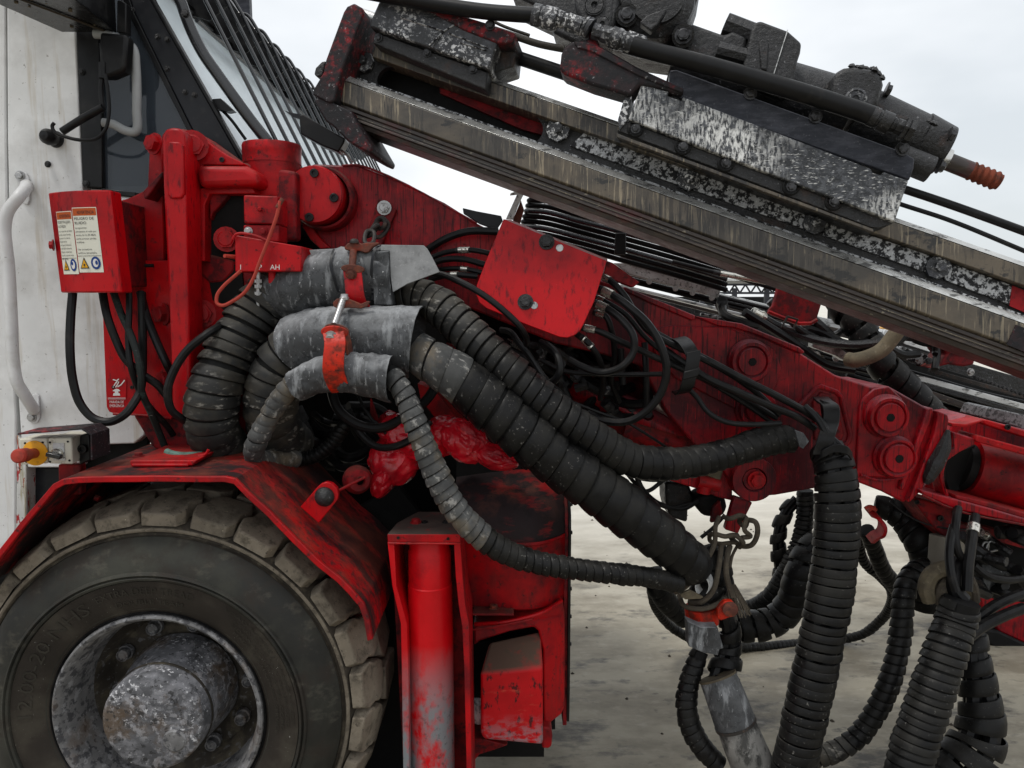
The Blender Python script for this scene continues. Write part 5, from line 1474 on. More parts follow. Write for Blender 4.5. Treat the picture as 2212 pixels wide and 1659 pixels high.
B().prism(FPP('B1', [(1690, 440), (1700, 340), (1720, 295), (1765, 262), (1880, 250), (1945, 285), (2200, 430), (2486, 560), (2468, 604), (2400, 585), (2330, 560), (2200, 540), (2140, 610), (1900, 540), (1720, 470)], -.065), fw * .08).build('arm', M_redoil, ab, bevel=.008, seg=3)
B().prism(FPP('B1', [(1780, 262), (1880, 262), (2200, 440), (2480, 562), (2470, 590), (2190, 480), (1900, 330), (1800, 300)], -.070), fw * .02).build('top_band', M_redoil, ab, bevel=.003)
B().prism(FPP('B1', [(1880, 140), (1915, 135), (1920, 230), (1950, 290), (1880, 270), (1875, 200)], -.05), fw * .03).build('ear', M_redoil, ab, bevel=.006)

# ------------------------------------------------------------------ rock drill
rd = thing('rock_drill', 'greasy black hydraulic rock drill with rusty threaded shank on top of the feed', 'rock drill', FP('C1', 900, 500, .1))
def fcyl(k, p, q, R, m, name, w=.10, R1=None, n=40, bev=0):
    a, c = FP(k, *p, w), FP(k, *q, w)
    r0 = rad(R * REG[k][2], a); r1 = rad((R1 if R1 else R) * REG[k][2], c)
    return B().cyl(a, c, r0, r1, n=n).build(name, m, rd, bevel=bev)
def fbox(k, pts, w0, th, m, name, bev=.006, seg=3, parent=None):
    return B().prism(FPP(k, pts, w0), fw * th).build(name, m, parent or rd, bevel=bev, seg=seg)
fcyl('C1', (330, 320), (1260, 590), 150, M_oily, 'body', .12)
fbox('C1', [(380, 140), (430, 125), (600, 185), (640, 160), (720, 200), (700, 400), (380, 300)], .02, .2, M_oily, 'valve_housing', .015)
fcyl('C1', (600, 130), (770, 195), 62, M_oily, 'port_plug', .06, n=8)
fcyl('C1', (560, 265), (730, 310), 44, M_oily, 'port_plug', .0, n=8)
fbox('C1', [(755, 120), (790, 108), (895, 148), (940, 165), (1012, 228), (1005, 280), (985, 340), (975, 420), (950, 490), (700, 400), (690, 370), (720, 250), (740, 160)], -.02, .2, M_oily, 'flange_block', .008)
fcyl('C1', (860, 400), (935, 160), 3, M_railedge, 'seam', -.022, n=6)
fbox('C1', [(780, 225), (800, 205), (830, 215), (835, 240), (825, 380), (790, 370)], -.024, .02, M_oily, 'key', .004)
fbox('C1', [(1190, 385), (1240, 358), (1290, 352), (1400, 368), (1445, 405), (1455, 450), (1425, 560), (1380, 600), (1300, 600), (1150, 540)], .0, .2, M_oily, 'front_flange', .014)
p = FP('C1', 1300, 530, -.002)
B().lathe(p, -fw, [(.026, -.01), (.026, .003), (.021, .004), (.020, .001), (.009, .001), (.008, -.004), (.0001, -.004)], 24).build('grease_port', M_fleck, rd)
fcyl('C1', (1300, 610), (1640, 760), 150, M_oily, 'front_head', .11, 140)
fcyl('C1', (1630, 755), (1770, 810), 148, M_oily, 'front_head', .11, 130)
fcyl('C1', (1500, 830), (1700, 910), 70, M_oily, 'lower_head', .02)
for q in ((1460, 480), (1800, 720), (1745, 890)): bolt(BOLT_FLECK, rd, FP('C1', *q, .05), .014, fa)
rn2 = random.Random(8)
b = B()
for i in range(46):       # lumps of dried grease along the upper edges
    t = rn2.random(); s_ = rn2.choice([((1270, 355), (1400, 372)), ((1690, 650), (1790, 695)), ((1400, 372), (1450, 430))])
    p = FP('C1', s_[0][0] + (s_[1][0] - s_[0][0]) * t, s_[0][1] + (s_[1][1] - s_[0][1]) * t, rn2.uniform(.0, .14))
    b.lathe(p, fv, [(.0001, -.006), (.008, -.002), (.007, .003), (.0001, rn2.uniform(.003, .010))], 6)
b.build('grease_lumps', M_oily, rd)
# shank with rope thread
s0, s1 = FP('C1', 1740, 845, .10), FP('C1', 1915, 915, .10)
r_ = rad(46 * .4028, s0)
fcyl('C1', (1740, 845), (1790, 865), 62, M_railedge, 'shank_collar', .10)
B().cyl(s0, s1, r_, n=28).build('shank', M_railunder, rd)
ax = (s1 - s0).normalized(); Ls = (FP('C1', 2070, 978, .10) - s1).length
prof = []
for i in range(41):
    t = i / 40
    prof.append((r_ * (1.0 + .10 * sin(t * 5 * 2 * pi)) * (1 if t < .96 else .9), Ls * t))
B().lathe(s1, ax, [(.0001, 0)] + prof + [(.0001, Ls)], 28).build('shank_thread', M_rustthread, rd, label='rusty red rope thread at the shank tip')
# motor / accumulator dome and block at the top
c = FP('C1', 235, 20, .02); R = rad(200 * .4028, c)
B().lathe(c, -fw, [(R, -.18), (R, .0), (R * .97, .015), (R * .8, .028), (R * .72, .034), (R * .7, .044), (.0001, .050)], 48).build('motor_housing', M_oily, rd)
fbox('C1', [(140, 120), (180, 80), (290, 40), (240, 130), (200, 165)], -.075, .03, M_oily, 'name_plate', .004)
for q in ((72, 80), (375, 192)):
    b = B(); b.cyl(FP('C1', *q, -.02), FP('C1', *q, .05), .028, n=20); b.build('bolt_boss', M_oily, rd)
    bolt(BOLT_FLECK, rd, FP('C1', *q, -.022), .016, -fw)
fbox('C1', [(-560, -40), (440, -40), (440, 40), (380, 290), (100, 250), (-60, 180), (-350, 60)], .06, .18, M_oily, 'main_block', .01)
fbox('C1', [(-100, -30), (10, -30), (0, 160), (-20, 230), (-120, 180)], -.02, .1, M_oily, 'plug_block', .01)
for k, x, y, R in (('B1', 1912, 32, 60), ('B1', 1962, 152, 46)):
    p = FP(k, x, y, -.022); r = rad(R * .3402, p)
    B().lathe(p, -fw, [(r * 1.1, -.01), (r * 1.08, .002), (r, .002), (r * .96, -.004), (r * .92, .003), (r * .35, .003), (r * .32, -.01), (.0001, -.01)], 28).build('socket_plug', M_oily, rd)
fbox('B1', [(1780, -40), (2080, -40), (2060, 120), (2030, 210), (1960, 220), (1830, 150), (1790, 60)], -.018, .12, M_oily, 'gear_case', .012)
fbox('C1', [(390, -60), (470, -60), (430, 60), (420, 20)], .02, .15, M_oily, 'cap', .01)
fbox('B1', [(1640, 100), (1900, 200), (1900, 330), (1640, 200)], .05, .1, M_oily, 'lower_case', .01)

# thick pipes in front of the drill
hp = thing('drill_pressure_hose', 'thick black pressure hose with knurled fittings along the rock drill', 'hose', FP('B1', 1900, 180, -.06))
def ftube(k, pts, R, m, name, w, parent, n=16):
    P_ = FPP(k, pts, w); return B().tube(P_, rad(R * REG[k][2], P_[0]), n).build(name, m, parent)
ftube('B1', [(420, -60), (800, 10), (1200, 72), (1560, 100)], 46, M_rubber, 'hose', -.06, hp)
def fitting(k, p, q, R, w, parent, m=M_fleck, n=20):
    a, c = FP(k, *p, w), FP(k, *q, w); d_ = c - a
    f_ = REG[k][2]
    r = rad(R * f_, a)
    B().lathe(a, d_, [(.0001, 0), (r, 0), (r, d_.length * .3), (r * .9, d_.length * .33), (r * .9, d_.length * .42), (r * 1.04, d_.length * .45), (r * 1.04, d_.length * .95), (r * .8, d_.length), (.0001, d_.length)], n).build('fitting', m, parent)
fitting('B1', (1525, 92), (1680, 130), 68, -.06, hp)
fitting('B1', (1660, 110), (1840, 172), 54, -.06, hp, n=8)
fitting('B1', (1850, 165), (1890, 190), 66, -.06, hp)
fitting('B1', (1905, 195), (2040, 235), 52, -.06, hp, n=8)
fitting('B1', (2020, 235), (2230, 305), 66, -.06, hp)
ftube('C1', [(100, 245), (160, 262), (500, 350), (800, 435), (1100, 525), (1300, 590), (1400, 625)], 48, M_rubber, 'hose', -.085, hp)
fitting('C1', (1380, 620), (1490, 668), 52, -.085, hp, M_oily)
fitting('C1', (1480, 660), (1560, 690), 40, -.085, hp, M_oily, 8)
fitting('C1', (1550, 690), (1605, 712), 62, -.085, hp, M_oily, 6)
wr = thing('wire_rope', 'twisted steel wire rope running behind the oily brackets', 'wire rope', FP('B1', 1500, 250, .05))
ftube('B1', [(1280, 190), (1420, 235), (1560, 280), (1720, 312)], 22, M_wire, 'rope', .03, wr)
ftube('B1', [(1190, 90), (1320, 160), (1500, 225)], 10, M_wire, 'rope', .06, wr)
th_ = thing('tail_hose', 'smooth black hose passing under the wire rope behind the feed rail', 'hose', FP('B1', 1500, 400, .1))
ftube('B1', [(1200, 290), (1420, 365), (1660, 445), (1800, 492)], 42, M_rubber, 'hose', .09, th_)
b = B(); b.ribbon(FPP('B1', [(1215, 80), (1240, 130), (1270, 160)], -.02), fw * .01); b.build('tie', M_black, th_)
for nm, pts, R, lab in (('return_hose', [(1350, 950), (1560, 1015), (1800, 1095), (2202, 1240), (2500, 1350)], 22, 'upper black cable running off right under the drill shank against the sky'),
                    ('return_hose', [(1350, 1030), (1540, 1095), (1800, 1180), (2202, 1345), (2500, 1470)], 12, 'thinner lower black cable running off right just above the feed rail')):
    P_ = FPP('C1', pts, .12)
    B().tube(P_, rad(R * .4028, P_[1]), 12).build(nm, M_rubber, label=lab, cat='cable', group='cables running off right above the feed')
# ------------------------------------------------------------------ wrapped hoses
def whose(label, k, pts, Rpx, pitch_px, m=M_wrap, gap=.10, jit=.14, t=.0045, seed=0, inner=None, core=M_void, nseg=22, shingle=.35, group=None, cat='wrapped hose', d0=0, d1=None, mats=None, smoothY=None):
    P_ = [W(k, p[0], p[1], p[2]) for p in pts]
    f_ = REG[k][2]
    path = Path(P_)
    mid = P_[len(P_) // 2]
    r = rad(Rpx * f_, mid) if not isinstance(Rpx, (list, tuple)) else [rad(q * f_, mid) for q in Rpx]
    root = thing('wrapped_hose', label, cat, min(P_, key=lambda p: p.z), group)
    ra = r if not isinstance(r, list) else min(r)
    pitch = rad(pitch_px * f_, mid)
    wm = wrap_mesh(path, r, pitch, gap, t, nseg, seed, jit, shingle, d0, d1)
    wm.build('spiral_wrap', m, root)
    if inner:       # separate hoses visible through the gaps
        ra = r if not isinstance(r, list) else sum(r) / len(r)
        rr = ra * (.50 if inner <= 3 else .40)
        for i in range(inner):
            a0 = 2 * pi * i / inner
            pts2 = []
            N_ = 40
            for j in range(N_ + 1):
                c, N, Bn = path.at(path.len * j / N_)
                rl = lerp_list(r, j / N_) if isinstance(r, list) else r
                off = max(0, (rl - t) * .96 - rr)
                a = a0 + .8 * j / N_
                pts2.append(c + (N * cos(a) + Bn * sin(a)) * off)
            B().tube(pts2, rr * .95, 8, smooth_path=False).build('inner_hose', M_rubber, root)
    else:
        cr_ = ra - t * 1.15
        B().tube([path.at(path.len * j / 60)[0] for j in range(61)], cr_ if not isinstance(r, list) else [q - t * 1.15 for q in r], 14, smooth_path=False).build('inner_hose', core, root)
    return root

hA = whose('thick dusty spiral-wrapped hose looping down from the topmost grey sleeve to the mudguard', 'A2',
      [(1905, 245, 2.12), (1760, 330, 2.10), (1620, 470, 2.08), (1530, 600, 2.06), (1450, 740, 2.04), (1380, 900, 2.02), (1345, 1040, 2.02), (1345, 1180, 2.04), (1400, 1300, 2.10), (1500, 1370, 2.2)], 162, 76, M_wrapdust, gap=.13, jit=.20, t=.006, seed=1, shingle=.6)
hB = whose('dark thick spiral hose curling behind, under the middle grey sleeve', 'A2',
      [(2060, 610, 2.03), (1920, 680, 2.04), (1800, 790, 2.05), (1735, 940, 2.06), (1720, 1090, 2.08), (1760, 1220, 2.14), (1850, 1300, 2.22)], [178, 172, 166, 160, 158], 84, M_wrapdust, gap=.11, jit=.2, t=.006, seed=2, shingle=.6)
hC = whose('slim grey spiral hose looping left from the lowest sleeve', 'A2',
      [(2010, 850, 1.90), (1880, 900, 1.92), (1780, 1010, 1.93), (1700, 1140, 1.94), (1640, 1260, 1.95), (1612, 1340, 1.97), (1640, 1390, 2.02), (1740, 1395, 2.08), (1880, 1385, 2.15)], 62, 62, M_wrapgrey, gap=.07, jit=.22, t=.0035, seed=3, shingle=.5)
hD = whose('small ribbed hose curving up in the shadow behind the slim loop', 'A2',
      [(1850, 1400, 2.16), (2000, 1370, 2.16), (2110, 1290, 2.17), (2180, 1190, 2.18), (2260, 1090, 2.2)], 45, 30, M_wrap, gap=.2, t=.003, seed=4)
h1 = whose('thick spiral-wrapped hose running right from the topmost sleeve and rising to the boom strap', 'B2',
      [(490, 520, 2.10), (600, 515, 2.08), (740, 580, 2.05), (880, 700, 2.02), (1020, 840, 2.00), (1170, 980, 1.98), (1350, 1140, 1.97), (1560, 1310, 1.97), (1760, 1440, 1.98), (1960, 1560, 2.0), (2150, 1590, 2.03), (2350, 1580, 2.07), (2600, 1520, 2.12), (2830, 1450, 2.16), (3000, 1430, 2.18)], [118, 124, 124, 120, 110, 104, 100, 98], 73, M_wrap, gap=.06, jit=.10, t=.005, seed=5, shingle=.5)
h2 = whose('thickest spiral-wrapped hose descending diagonally from the middle sleeve to the rope knot', 'B2',
      [(560, 830, 1.98), (640, 900, 1.97), (760, 970, 1.96), (900, 1060, 1.96), (1050, 1180, 1.96), (1250, 1350, 1.96), (1500, 1560, 1.97), (1760, 1750, 1.98), (2000, 1930, 2.0), (2240, 2120, 2.04), (2400, 2260, 2.08)], [125, 150, 172, 175, 172, 165, 160, 152, 140], 128, M_wrap, gap=.05, jit=.16, t=.006, seed=6, shingle=.6)
h3 = whose('slim dusty spiral hose falling from the lowest sleeve past the jack to the knot', 'B2',
      [(440, 1000, 1.90), (480, 1060, 1.88), (540, 1160, 1.87), (600, 1320, 1.86), (680, 1520, 1.86), (760, 1700, 1.86), (840, 1850, 1.86), (980, 2010, 1.87), (1140, 2130, 1.88), (1350, 2210, 1.90), (1600, 2255, 1.92), (1850, 2285, 1.95), (2080, 2310, 1.99), (2280, 2350, 2.04)], [66, 74, 80, 82, 80, 76, 72, 68, 66], 60, M_wrapgrey, gap=.05, jit=.14, t=.004, seed=7, shingle=.5)
# dirt varies along the slim hose: split material by height of the wrap
def two_tone(root, m2, a, b_, nseg=22, seed=0, m_=7):
    """give whole turns of the strip between a and b_ (turn numbers, b_ exclusive) the dustier plastic"""
    rn = random.Random(seed)
    for o in root.children:
        if o.name.startswith('spiral_wrap'):
            o.data.materials.append(m2)
            for p in o.data.polygons:
                t = (p.index / m_) / nseg
                if a <= t < b_: p.material_index = 1
two_tone(h3, M_wrap, 20.4, 99)
two_tone(h2, M_wrapgrey, 0, 2.7)
two_tone(h1, M_wrapdust, 0, 9.3)
# vertical and lower-right hoses
h4 = whose('tall black spiral hose hanging from the boom strap down to the bottom edge', 'C3',
      [(1150, -60, 2.16), (1185, 40, 2.12), (1200, 200, 2.10), (1198, 400, 2.09), (1185, 560, 2.08), (1160, 740, 2.07), (1120, 950, 2.06), (1080, 1150, 2.05), (1035, 1350, 2.04), (990, 1560, 2.03), (960, 1700, 2.03), (950, 1850, 2.05)], [100, 116, 118, 116, 114, 114, 116, 118], 50, M_wrap, gap=.12, jit=.16, t=.005, seed=8, inner=4, shingle=.15, nseg=26)
h5 = whose('ribbed hose on the ground loop left of the tall hose, inner strand', 'C3',
      [(1030, 170, 2.9), (1030, 300, 2.9), (1000, 450, 2.9), (950, 560, 2.9), (905, 640, 2.92), (850, 730, 2.95), (770, 790, 3.0), (660, 825, 3.05)], 46, 26, M_wrap, gap=.16, t=.004, seed=9)
h6 = whose('bundle of strapped hoses at the outer left of the ground loop', 'C3',
      [(985, 215, 2.95), (930, 280, 2.95), (890, 380, 2.95), (885, 500, 2.95), (895, 620, 2.97), (860, 720, 3.0), (800, 780, 3.02)], 40, 95, M_wrap, gap=.45, t=.004, seed=10, inner=3)
h7 = whose('fat black wrapped bundle sweeping left towards the grey conduit', 'C3',
      [(1120, 440, 2.75), (1050, 520, 2.75), (1000, 640, 2.75), (960, 770, 2.78), (880, 860, 2.8), (780, 895, 2.8), (660, 900, 2.8)], 82, 75, M_wrap, gap=.14, t=.006, seed=11, inner=4)
h8 = whose('long thin ribbed hose lying on the concrete behind the hoses', 'C3',
      [(205, 700, 3.0), (230, 800, 3.1), (310, 900, 3.2), (420, 965, 3.25), (600, 1005, 3.3), (800, 1008, 3.35), (1000, 990, 3.4), (1200, 972, 3.4), (1340, 940, 3.35), (1440, 860, 3.3), (1490, 780, 3.2), (1490, 700, 3.1), (1420, 620, 3.0), (1350, 560, 2.95), (1320, 470, 2.9), (1330, 400, 2.85)], 24, 26, M_wrap, gap=.08, t=.003, seed=12, nseg=14)
h9 = whose('black spiral hose swinging in a wide U from the pale sleeve to the bottom', 'C3',
      [(1720, 585, 2.35), (1640, 600, 2.33), (1580, 660, 2.3), (1555, 760, 2.28), (1545, 900, 2.26), (1520, 1060, 2.24), (1470, 1230, 2.22), (1400, 1370, 2.22), (1310, 1490, 2.22), (1200, 1565, 2.22), (1080, 1600, 2.22), (900, 1640, 2.25)], 56, 50, M_wrap, gap=.08, t=.004, seed=13, shingle=.5)
two_tone(h9, M_wrapdust, 22.5, 99)
two_tone(hB, M_sleeve, 0, 2.2)
h10 = whose('broad spiral hose leaning at the lower right, left of the gaping one', 'C3',
      [(1870, 760, 2.12), (1840, 860, 2.12), (1800, 980, 2.1), (1740, 1160, 2.08), (1680, 1340, 2.07), (1620, 1520, 2.06), (1580, 1680, 2.05), (1550, 1850, 2.05)], [100, 108, 112, 116], 44, M_wrap, gap=.10, t=.005, seed=14, inner=None, shingle=.5, nseg=26)
h11 = whose('fat hose bundle with widely gaping spiral at the lower right corner', 'C3',
      [(1915, 860, 2.34), (1930, 950, 2.32), (1935, 1040, 2.3), (1950, 1150, 2.28), (1965, 1280, 2.26), (1975, 1400, 2.24), (1950, 1530, 2.22), (1860, 1650, 2.2), (1750, 1720, 2.2)], [70, 78, 92, 112, 132, 140, 130], 100, M_wrap, gap=.20, t=.006, seed=15, inner=4, nseg=26, shingle=.2)
h12 = whose('black wrapped hose at lower left of the grey conduit', 'C3',
      [(470, 1030, 2.2), (440, 1100, 2.19), (405, 1210, 2.18), (392, 1320, 2.17), (415, 1440, 2.16), (470, 1540, 2.15), (560, 1640, 2.15)], [50, 56, 56, 52], 44, M_wrap, gap=.07, t=.004, seed=16, shingle=.5)
h13 = whose('two dark strands showing under the red clamp through a loose spiral', 'C3',
      [(600, 820, 2.22), (625, 920, 2.22), (620, 1030, 2.22), (600, 1120, 2.2), (580, 1200, 2.18)], [52, 60, 80, 88], 88, M_wrap, gap=.35, t=.005, seed=17, inner=3)
h14 = whose('thick hose in deep shade arching under the boom extension', 'C3',
      [(1400, 250, 2.6), (1480, 270, 2.58), (1580, 340, 2.55), (1660, 450, 2.5), (1700, 560, 2.5), (1690, 680, 2.5), (1700, 800, 2.5)], [60, 90, 100, 90], 60, M_wrap, gap=.08, t=.005, seed=18)
h15 = whose('dark hose strand dropping from the red hook to the ground loop', 'C3',
      [(1360, 380, 2.7), (1400, 480, 2.75), (1450, 600, 2.8), (1520, 690, 2.85), (1560, 760, 2.9)], 42, 40, M_wrap, gap=.1, t=.004, seed=19)
h16 = whose('short black hose stub at the left rim of the ground loop', 'C3',
      [(210, 600, 2.6), (240, 690, 2.6), (300, 780, 2.65), (380, 850, 2.7)], 60, 60, M_wrap, gap=.08, t=.004, seed=20)
h17 = whose('spiral-wrapped bundle behind the boom, under the feed beam', 'C2',
      [(1200, 330, 2.85), (1290, 420, 2.8), (1350, 520, 2.78), (1420, 640, 2.75), (1510, 740, 2.75), (1620, 850, 2.75), (1720, 960, 2.75)], 84, 92, M_wrap, gap=.2, t=.006, seed=21, inner=4, shingle=.4)

# ------------------------------------------------------------------ plain hydraulic hoses
def hose(label, k, pts, Rpx, m=M_rubber, n=10, ferr=(), name='hydraulic_hose', group=None, cat='hose', tag=None):
    P_ = [W(k, p[0], p[1], p[2]) for p in pts]
    f_ = REG[k][2]
    r = rad(Rpx * f_, P_[len(P_) // 2])
    if not ferr:
        return B().tube(P_, r, n).build(name, m, label=label, cat=cat, group=group)
    root = thing(name, label, cat, min(P_, key=lambda p: p.z), group)
    B().tube(P_, r, n).build('hose_body', m, root)
    path = Path(P_)
    for fr_, L_ in ferr:
        d = fr_ * path.len
        c0, c1 = path.at(d)[0], path.at(d + L_)[0]
        B().cyl(c0, c1, r * 1.22, n=14).build('ferrule', M_brightsteel, root)
        c2 = path.at(d - .25 * L_)[0]; c3 = path.at(d + L_ * 1.4)[0]
        B().cyl(c2, c0, r * 1.12, n=12).build('ferrule_collar', M_oily, root)
        ax_ = (c1 - c0).normalized()
        side_ = ax_.cross(Vector((0, -1, 0))).normalized()
        b = B(); fr0 = (c0 + c1) / 2
        text_on(b, '%02d' % random.Random(int(d * 1000)).randint(2, 32), lambda u, v: fr0 + ax_ * u * .8 - side_ * v * .8 + Vector((0, -r * 1.235, 0)), -.006, -.004, .009)
        b.build('number', M_ink, root)
    return root
S = .52
# from the sleeves toward the cover
hose('upper black hose arching from the top sleeve to the red cover', 'B2', [(600, 290, 2.3), (700, 220, 2.28), (800, 160, 2.26), (940, 115, 2.24), (1130, 115, 2.22)], 24)
hose('second hose from the top sleeve with a numbered silver ferrule', 'B2', [(620, 330, 2.27), (760, 260, 2.25), (880, 235, 2.22), (980, 235, 2.2), (1100, 260, 2.2)], 17, ferr=((.58, .035),))
hose('third hose from the top sleeve entering behind the cover', 'B2', [(640, 360, 2.25), (760, 300, 2.24), (900, 290, 2.22), (1060, 330, 2.2)], 20)
hose('short hose with silver ferrule left of the cover', 'B2', [(700, 420, 2.25), (800, 395, 2.22), (880, 390, 2.2), (1000, 400, 2.2)], 19, ferr=((.5, .022),))
hose('lower short hose with a thin silver collar left of the cover', 'B2', [(740, 360, 2.27), (850, 350, 2.24), (930, 355, 2.22), (1040, 380, 2.2)], 16, ferr=((.55, .022),))
hose('long black hose curving from the sleeve flap under the cover and down', 'B2', [(640, 370, 2.10), (780, 390, 2.08), (900, 440, 2.05), (1040, 520, 2.03), (1180, 630, 2.02), (1270, 720, 2.02), (1310, 790, 2.05), (1310, 830, 2.1)], 21)
hose('hose with elbow fitting dropping below the cover', 'B2', [(1150, 740, 2.2), (1210, 755, 2.17), (1260, 820, 2.14), (1340, 920, 2.12), (1420, 1040, 2.1), (1520, 1140, 2.12), (1620, 1240, 2.15)], 21)
hose('hooked hose with elbow at the cover bottom curling back left', 'B2', [(1400, 820, 2.16), (1460, 850, 2.12), (1515, 920, 2.08), (1525, 1000, 2.07), (1490, 1060, 2.08), (1440, 1085, 2.1)], 25)
# right of the cover
hose('uppermost hose leaving the cover right with numbered ferrule', 'B2', [(1720, 370, 2.2), (1840, 425, 2.16), (1940, 530, 2.13), (2010, 650, 2.12), (2080, 740, 2.12), (2250, 840, 2.13), (2500, 960, 2.14), (2750, 1120, 2.16), (2920, 1280, 2.17)], 21, ferr=((.045, .036),))
hose('hose right of the cover sweeping into the big hanging loop', 'B2', [(1750, 470, 2.16), (1860, 520, 2.12), (1960, 590, 2.08), (2080, 700, 2.06), (2160, 830, 2.05), (2200, 980, 2.05), (2170, 1130, 2.06), (2080, 1250, 2.08), (1960, 1320, 2.1), (1820, 1320, 2.12), (1700, 1270, 2.15)], 26, ferr=((.045, .034),))
hose('loop hose with ferrule hooking below the cover and back left', 'B2', [(1720, 560, 2.17), (1830, 610, 2.13), (1930, 690, 2.1), (1990, 780, 2.08), (1990, 880, 2.08), (1920, 970, 2.08), (1800, 1010, 2.1), (1680, 980, 2.12), (1580, 930, 2.14)], 24, ferr=((.06, .034),))
hose('hose with ferrule leaving the cover lower right toward the strap', 'B2', [(1640, 720, 2.15), (1760, 745, 2.13), (1900, 810, 2.13), (2100, 900, 2.14), (2300, 990, 2.15), (2500, 1080, 2.17), (2700, 1180, 2.18), (2900, 1300, 2.19)], 20, ferr=((.03, .032),))
hose('hose with ferrule dropping from the bottom right corner of the cover', 'B2', [(1620, 760, 2.15), (1700, 820, 2.12), (1770, 920, 2.14), (1800, 1060, 2.2), (1780, 1180, 2.25)], 20, ferr=((.12, .036),))
hose('thin hose with small ferrule under the upper ones', 'B2', [(1730, 520, 2.2), (1830, 570, 2.17), (1940, 640, 2.15), (2060, 780, 2.14), (2200, 900, 2.15), (2420, 1040, 2.17), (2700, 1210, 2.18), (2900, 1350, 2.19)], 16, ferr=((.03, .022),))
hose('hose with twin-mark ferrule among the fittings right of the cover', 'B2', [(1740, 630, 2.18), (1810, 650, 2.16), (1850, 740, 2.16), (1870, 900, 2.2), (1850, 1050, 2.25), (1900, 1200, 2.3)], 19, ferr=((.03, .026),))
hose('nearly level black hose crossing the dark area under the cover', 'B2', [(1400, 930, 2.22), (1550, 1000, 2.2), (1800, 1020, 2.18), (2000, 1022, 2.17), (2200, 1020, 2.17)], 16)
hose('thin diagonal hose under the hanging loop', 'B2', [(1560, 1180, 2.1), (1760, 1260, 2.12), (1950, 1330, 2.14), (2100, 1420, 2.16), (2250, 1520, 2.2)], 9)
hose('lower sagging hose under the black strap', 'D2', [(700, 1200, 2.16), (800, 1300, 2.14), (900, 1430, 2.12), (1050, 1510, 2.12), (1250, 1530, 2.12), (1500, 1520, 2.13)], 22)
hose('upper hose of the bunch running from the strap to the boom lug', 'D2', [(400, 740, 2.2), (640, 870, 2.16), (900, 1000, 2.14), (1200, 1160, 2.13), (1500, 1310, 2.13), (1700, 1420, 2.14), (1820, 1500, 2.15)], 30)
hose('middle hose of the bunch beneath the strap', 'D2', [(520, 900, 2.17), (700, 1020, 2.14), (900, 1150, 2.12), (1150, 1260, 2.11), (1400, 1370, 2.12), (1640, 1470, 2.13), (1780, 1560, 2.14)], 30)
hose('bowed hose behind the bunch near the lower boss', 'D2', [(760, 1100, 2.2), (920, 1180, 2.2), (1100, 1270, 2.2), (1280, 1340, 2.2), (1500, 1420, 2.2)], 28)
hose('dark vertical hose dropping behind the loops', 'D2', [(370, 850, 2.25), (380, 1050, 2.24), (385, 1250, 2.24), (380, 1390, 2.25)], 28)
hose('short dark hose vertical beside it nearer the cover', 'D2', [(170, 900, 2.26), (180, 1050, 2.26), (190, 1200, 2.26)], 30)
for i in range(3):
    hose(['outer', 'middle', 'inner'][i] + ' hose bending over the strap into the tall spiral', 'D2', [(1700 + i * 40, 1380 + i * 30, 2.14), (1800 + i * 30, 1480 + i * 30, 2.11), (1870 + i * 28, 1600 + i * 22, 2.09), (1900 + i * 50, 1720, 2.08), (1910 + i * 50, 1820, 2.1)], 27, group='hoses entering the tall spiral')
hose('oily thin hose hanging dark from under the boom near the pin disc', 'D5', [(560, 120, 2.4), (700, 320, 2.4), (860, 480, 2.4), (1000, 560, 2.4), (1200, 520, 2.4)], 16)
hose('dark hose crossing in the gap above the diagonal hose', 'D5', [(640, 240, 2.35), (760, 310, 2.35), (900, 330, 2.35), (1050, 310, 2.36)], 20)
hose('dark hose descending through the gap', 'D5', [(740, 290, 2.36), (790, 400, 2.36), (860, 480, 2.37), (960, 540, 2.4), (1130, 570, 2.4), (1260, 500, 2.4)], 22)
hose('dark hose sloping down left toward the diagonal hose', 'D5', [(1100, 250, 2.45), (960, 340, 2.44), (850, 420, 2.43), (740, 430, 2.42)], 18)
hose('dark strand running from the chain to the knot', 'D5', [(1480, 620, 2.3), (1380, 730, 2.3), (1280, 810, 2.3)], 16)
# under control box
hose('thick black cable looping from the control box down across the white panel', 'A2', [(462, 335, 2.03), (450, 480, 2.02), (445, 700, 2.0), (465, 900, 2.0), (510, 1040, 2.0), (590, 1130, 2.0), (690, 1155, 2.0), (790, 1110, 2.0), (860, 1020, 2.02), (890, 960, 2.04), (905, 820, 2.06), (905, 600, 2.07), (900, 330, 2.08)], 27)
hose('cable dropping from the control box and crossing to the lower right', 'A2', [(650, 325, 2.07), (680, 480, 2.05), (730, 620, 2.05), (800, 760, 2.05), (900, 850, 2.06), (1000, 920, 2.07), (1060, 990, 2.08)], 26)
hose('green-guarded cable twisting down below the control box', 'A2', [(720, 330, 2.07), (770, 470, 2.05), (830, 600, 2.03), (870, 720, 2.02), (895, 850, 2.02), (900, 960, 2.03), (960, 1100, 2.06), (1010, 1220, 2.1), (1050, 1320, 2.12)], 23, m=M_tealcable if 'M_tealcable' in globals() else M_rubber)
hose('brown-black hose falling straight from the box corner', 'A2', [(820, 320, 2.06), (820, 450, 2.04), (815, 650, 2.03), (830, 800, 2.02), (880, 950, 2.04), (950, 1060, 2.06), (1060, 1180, 2.1), (1100, 1240, 2.12)], 20)
hose('oily hose sloping to the flange behind the others', 'A2', [(890, 330, 2.1), (930, 480, 2.08), (1000, 660, 2.06), (1060, 790, 2.05), (1090, 850, 2.08)], 26)
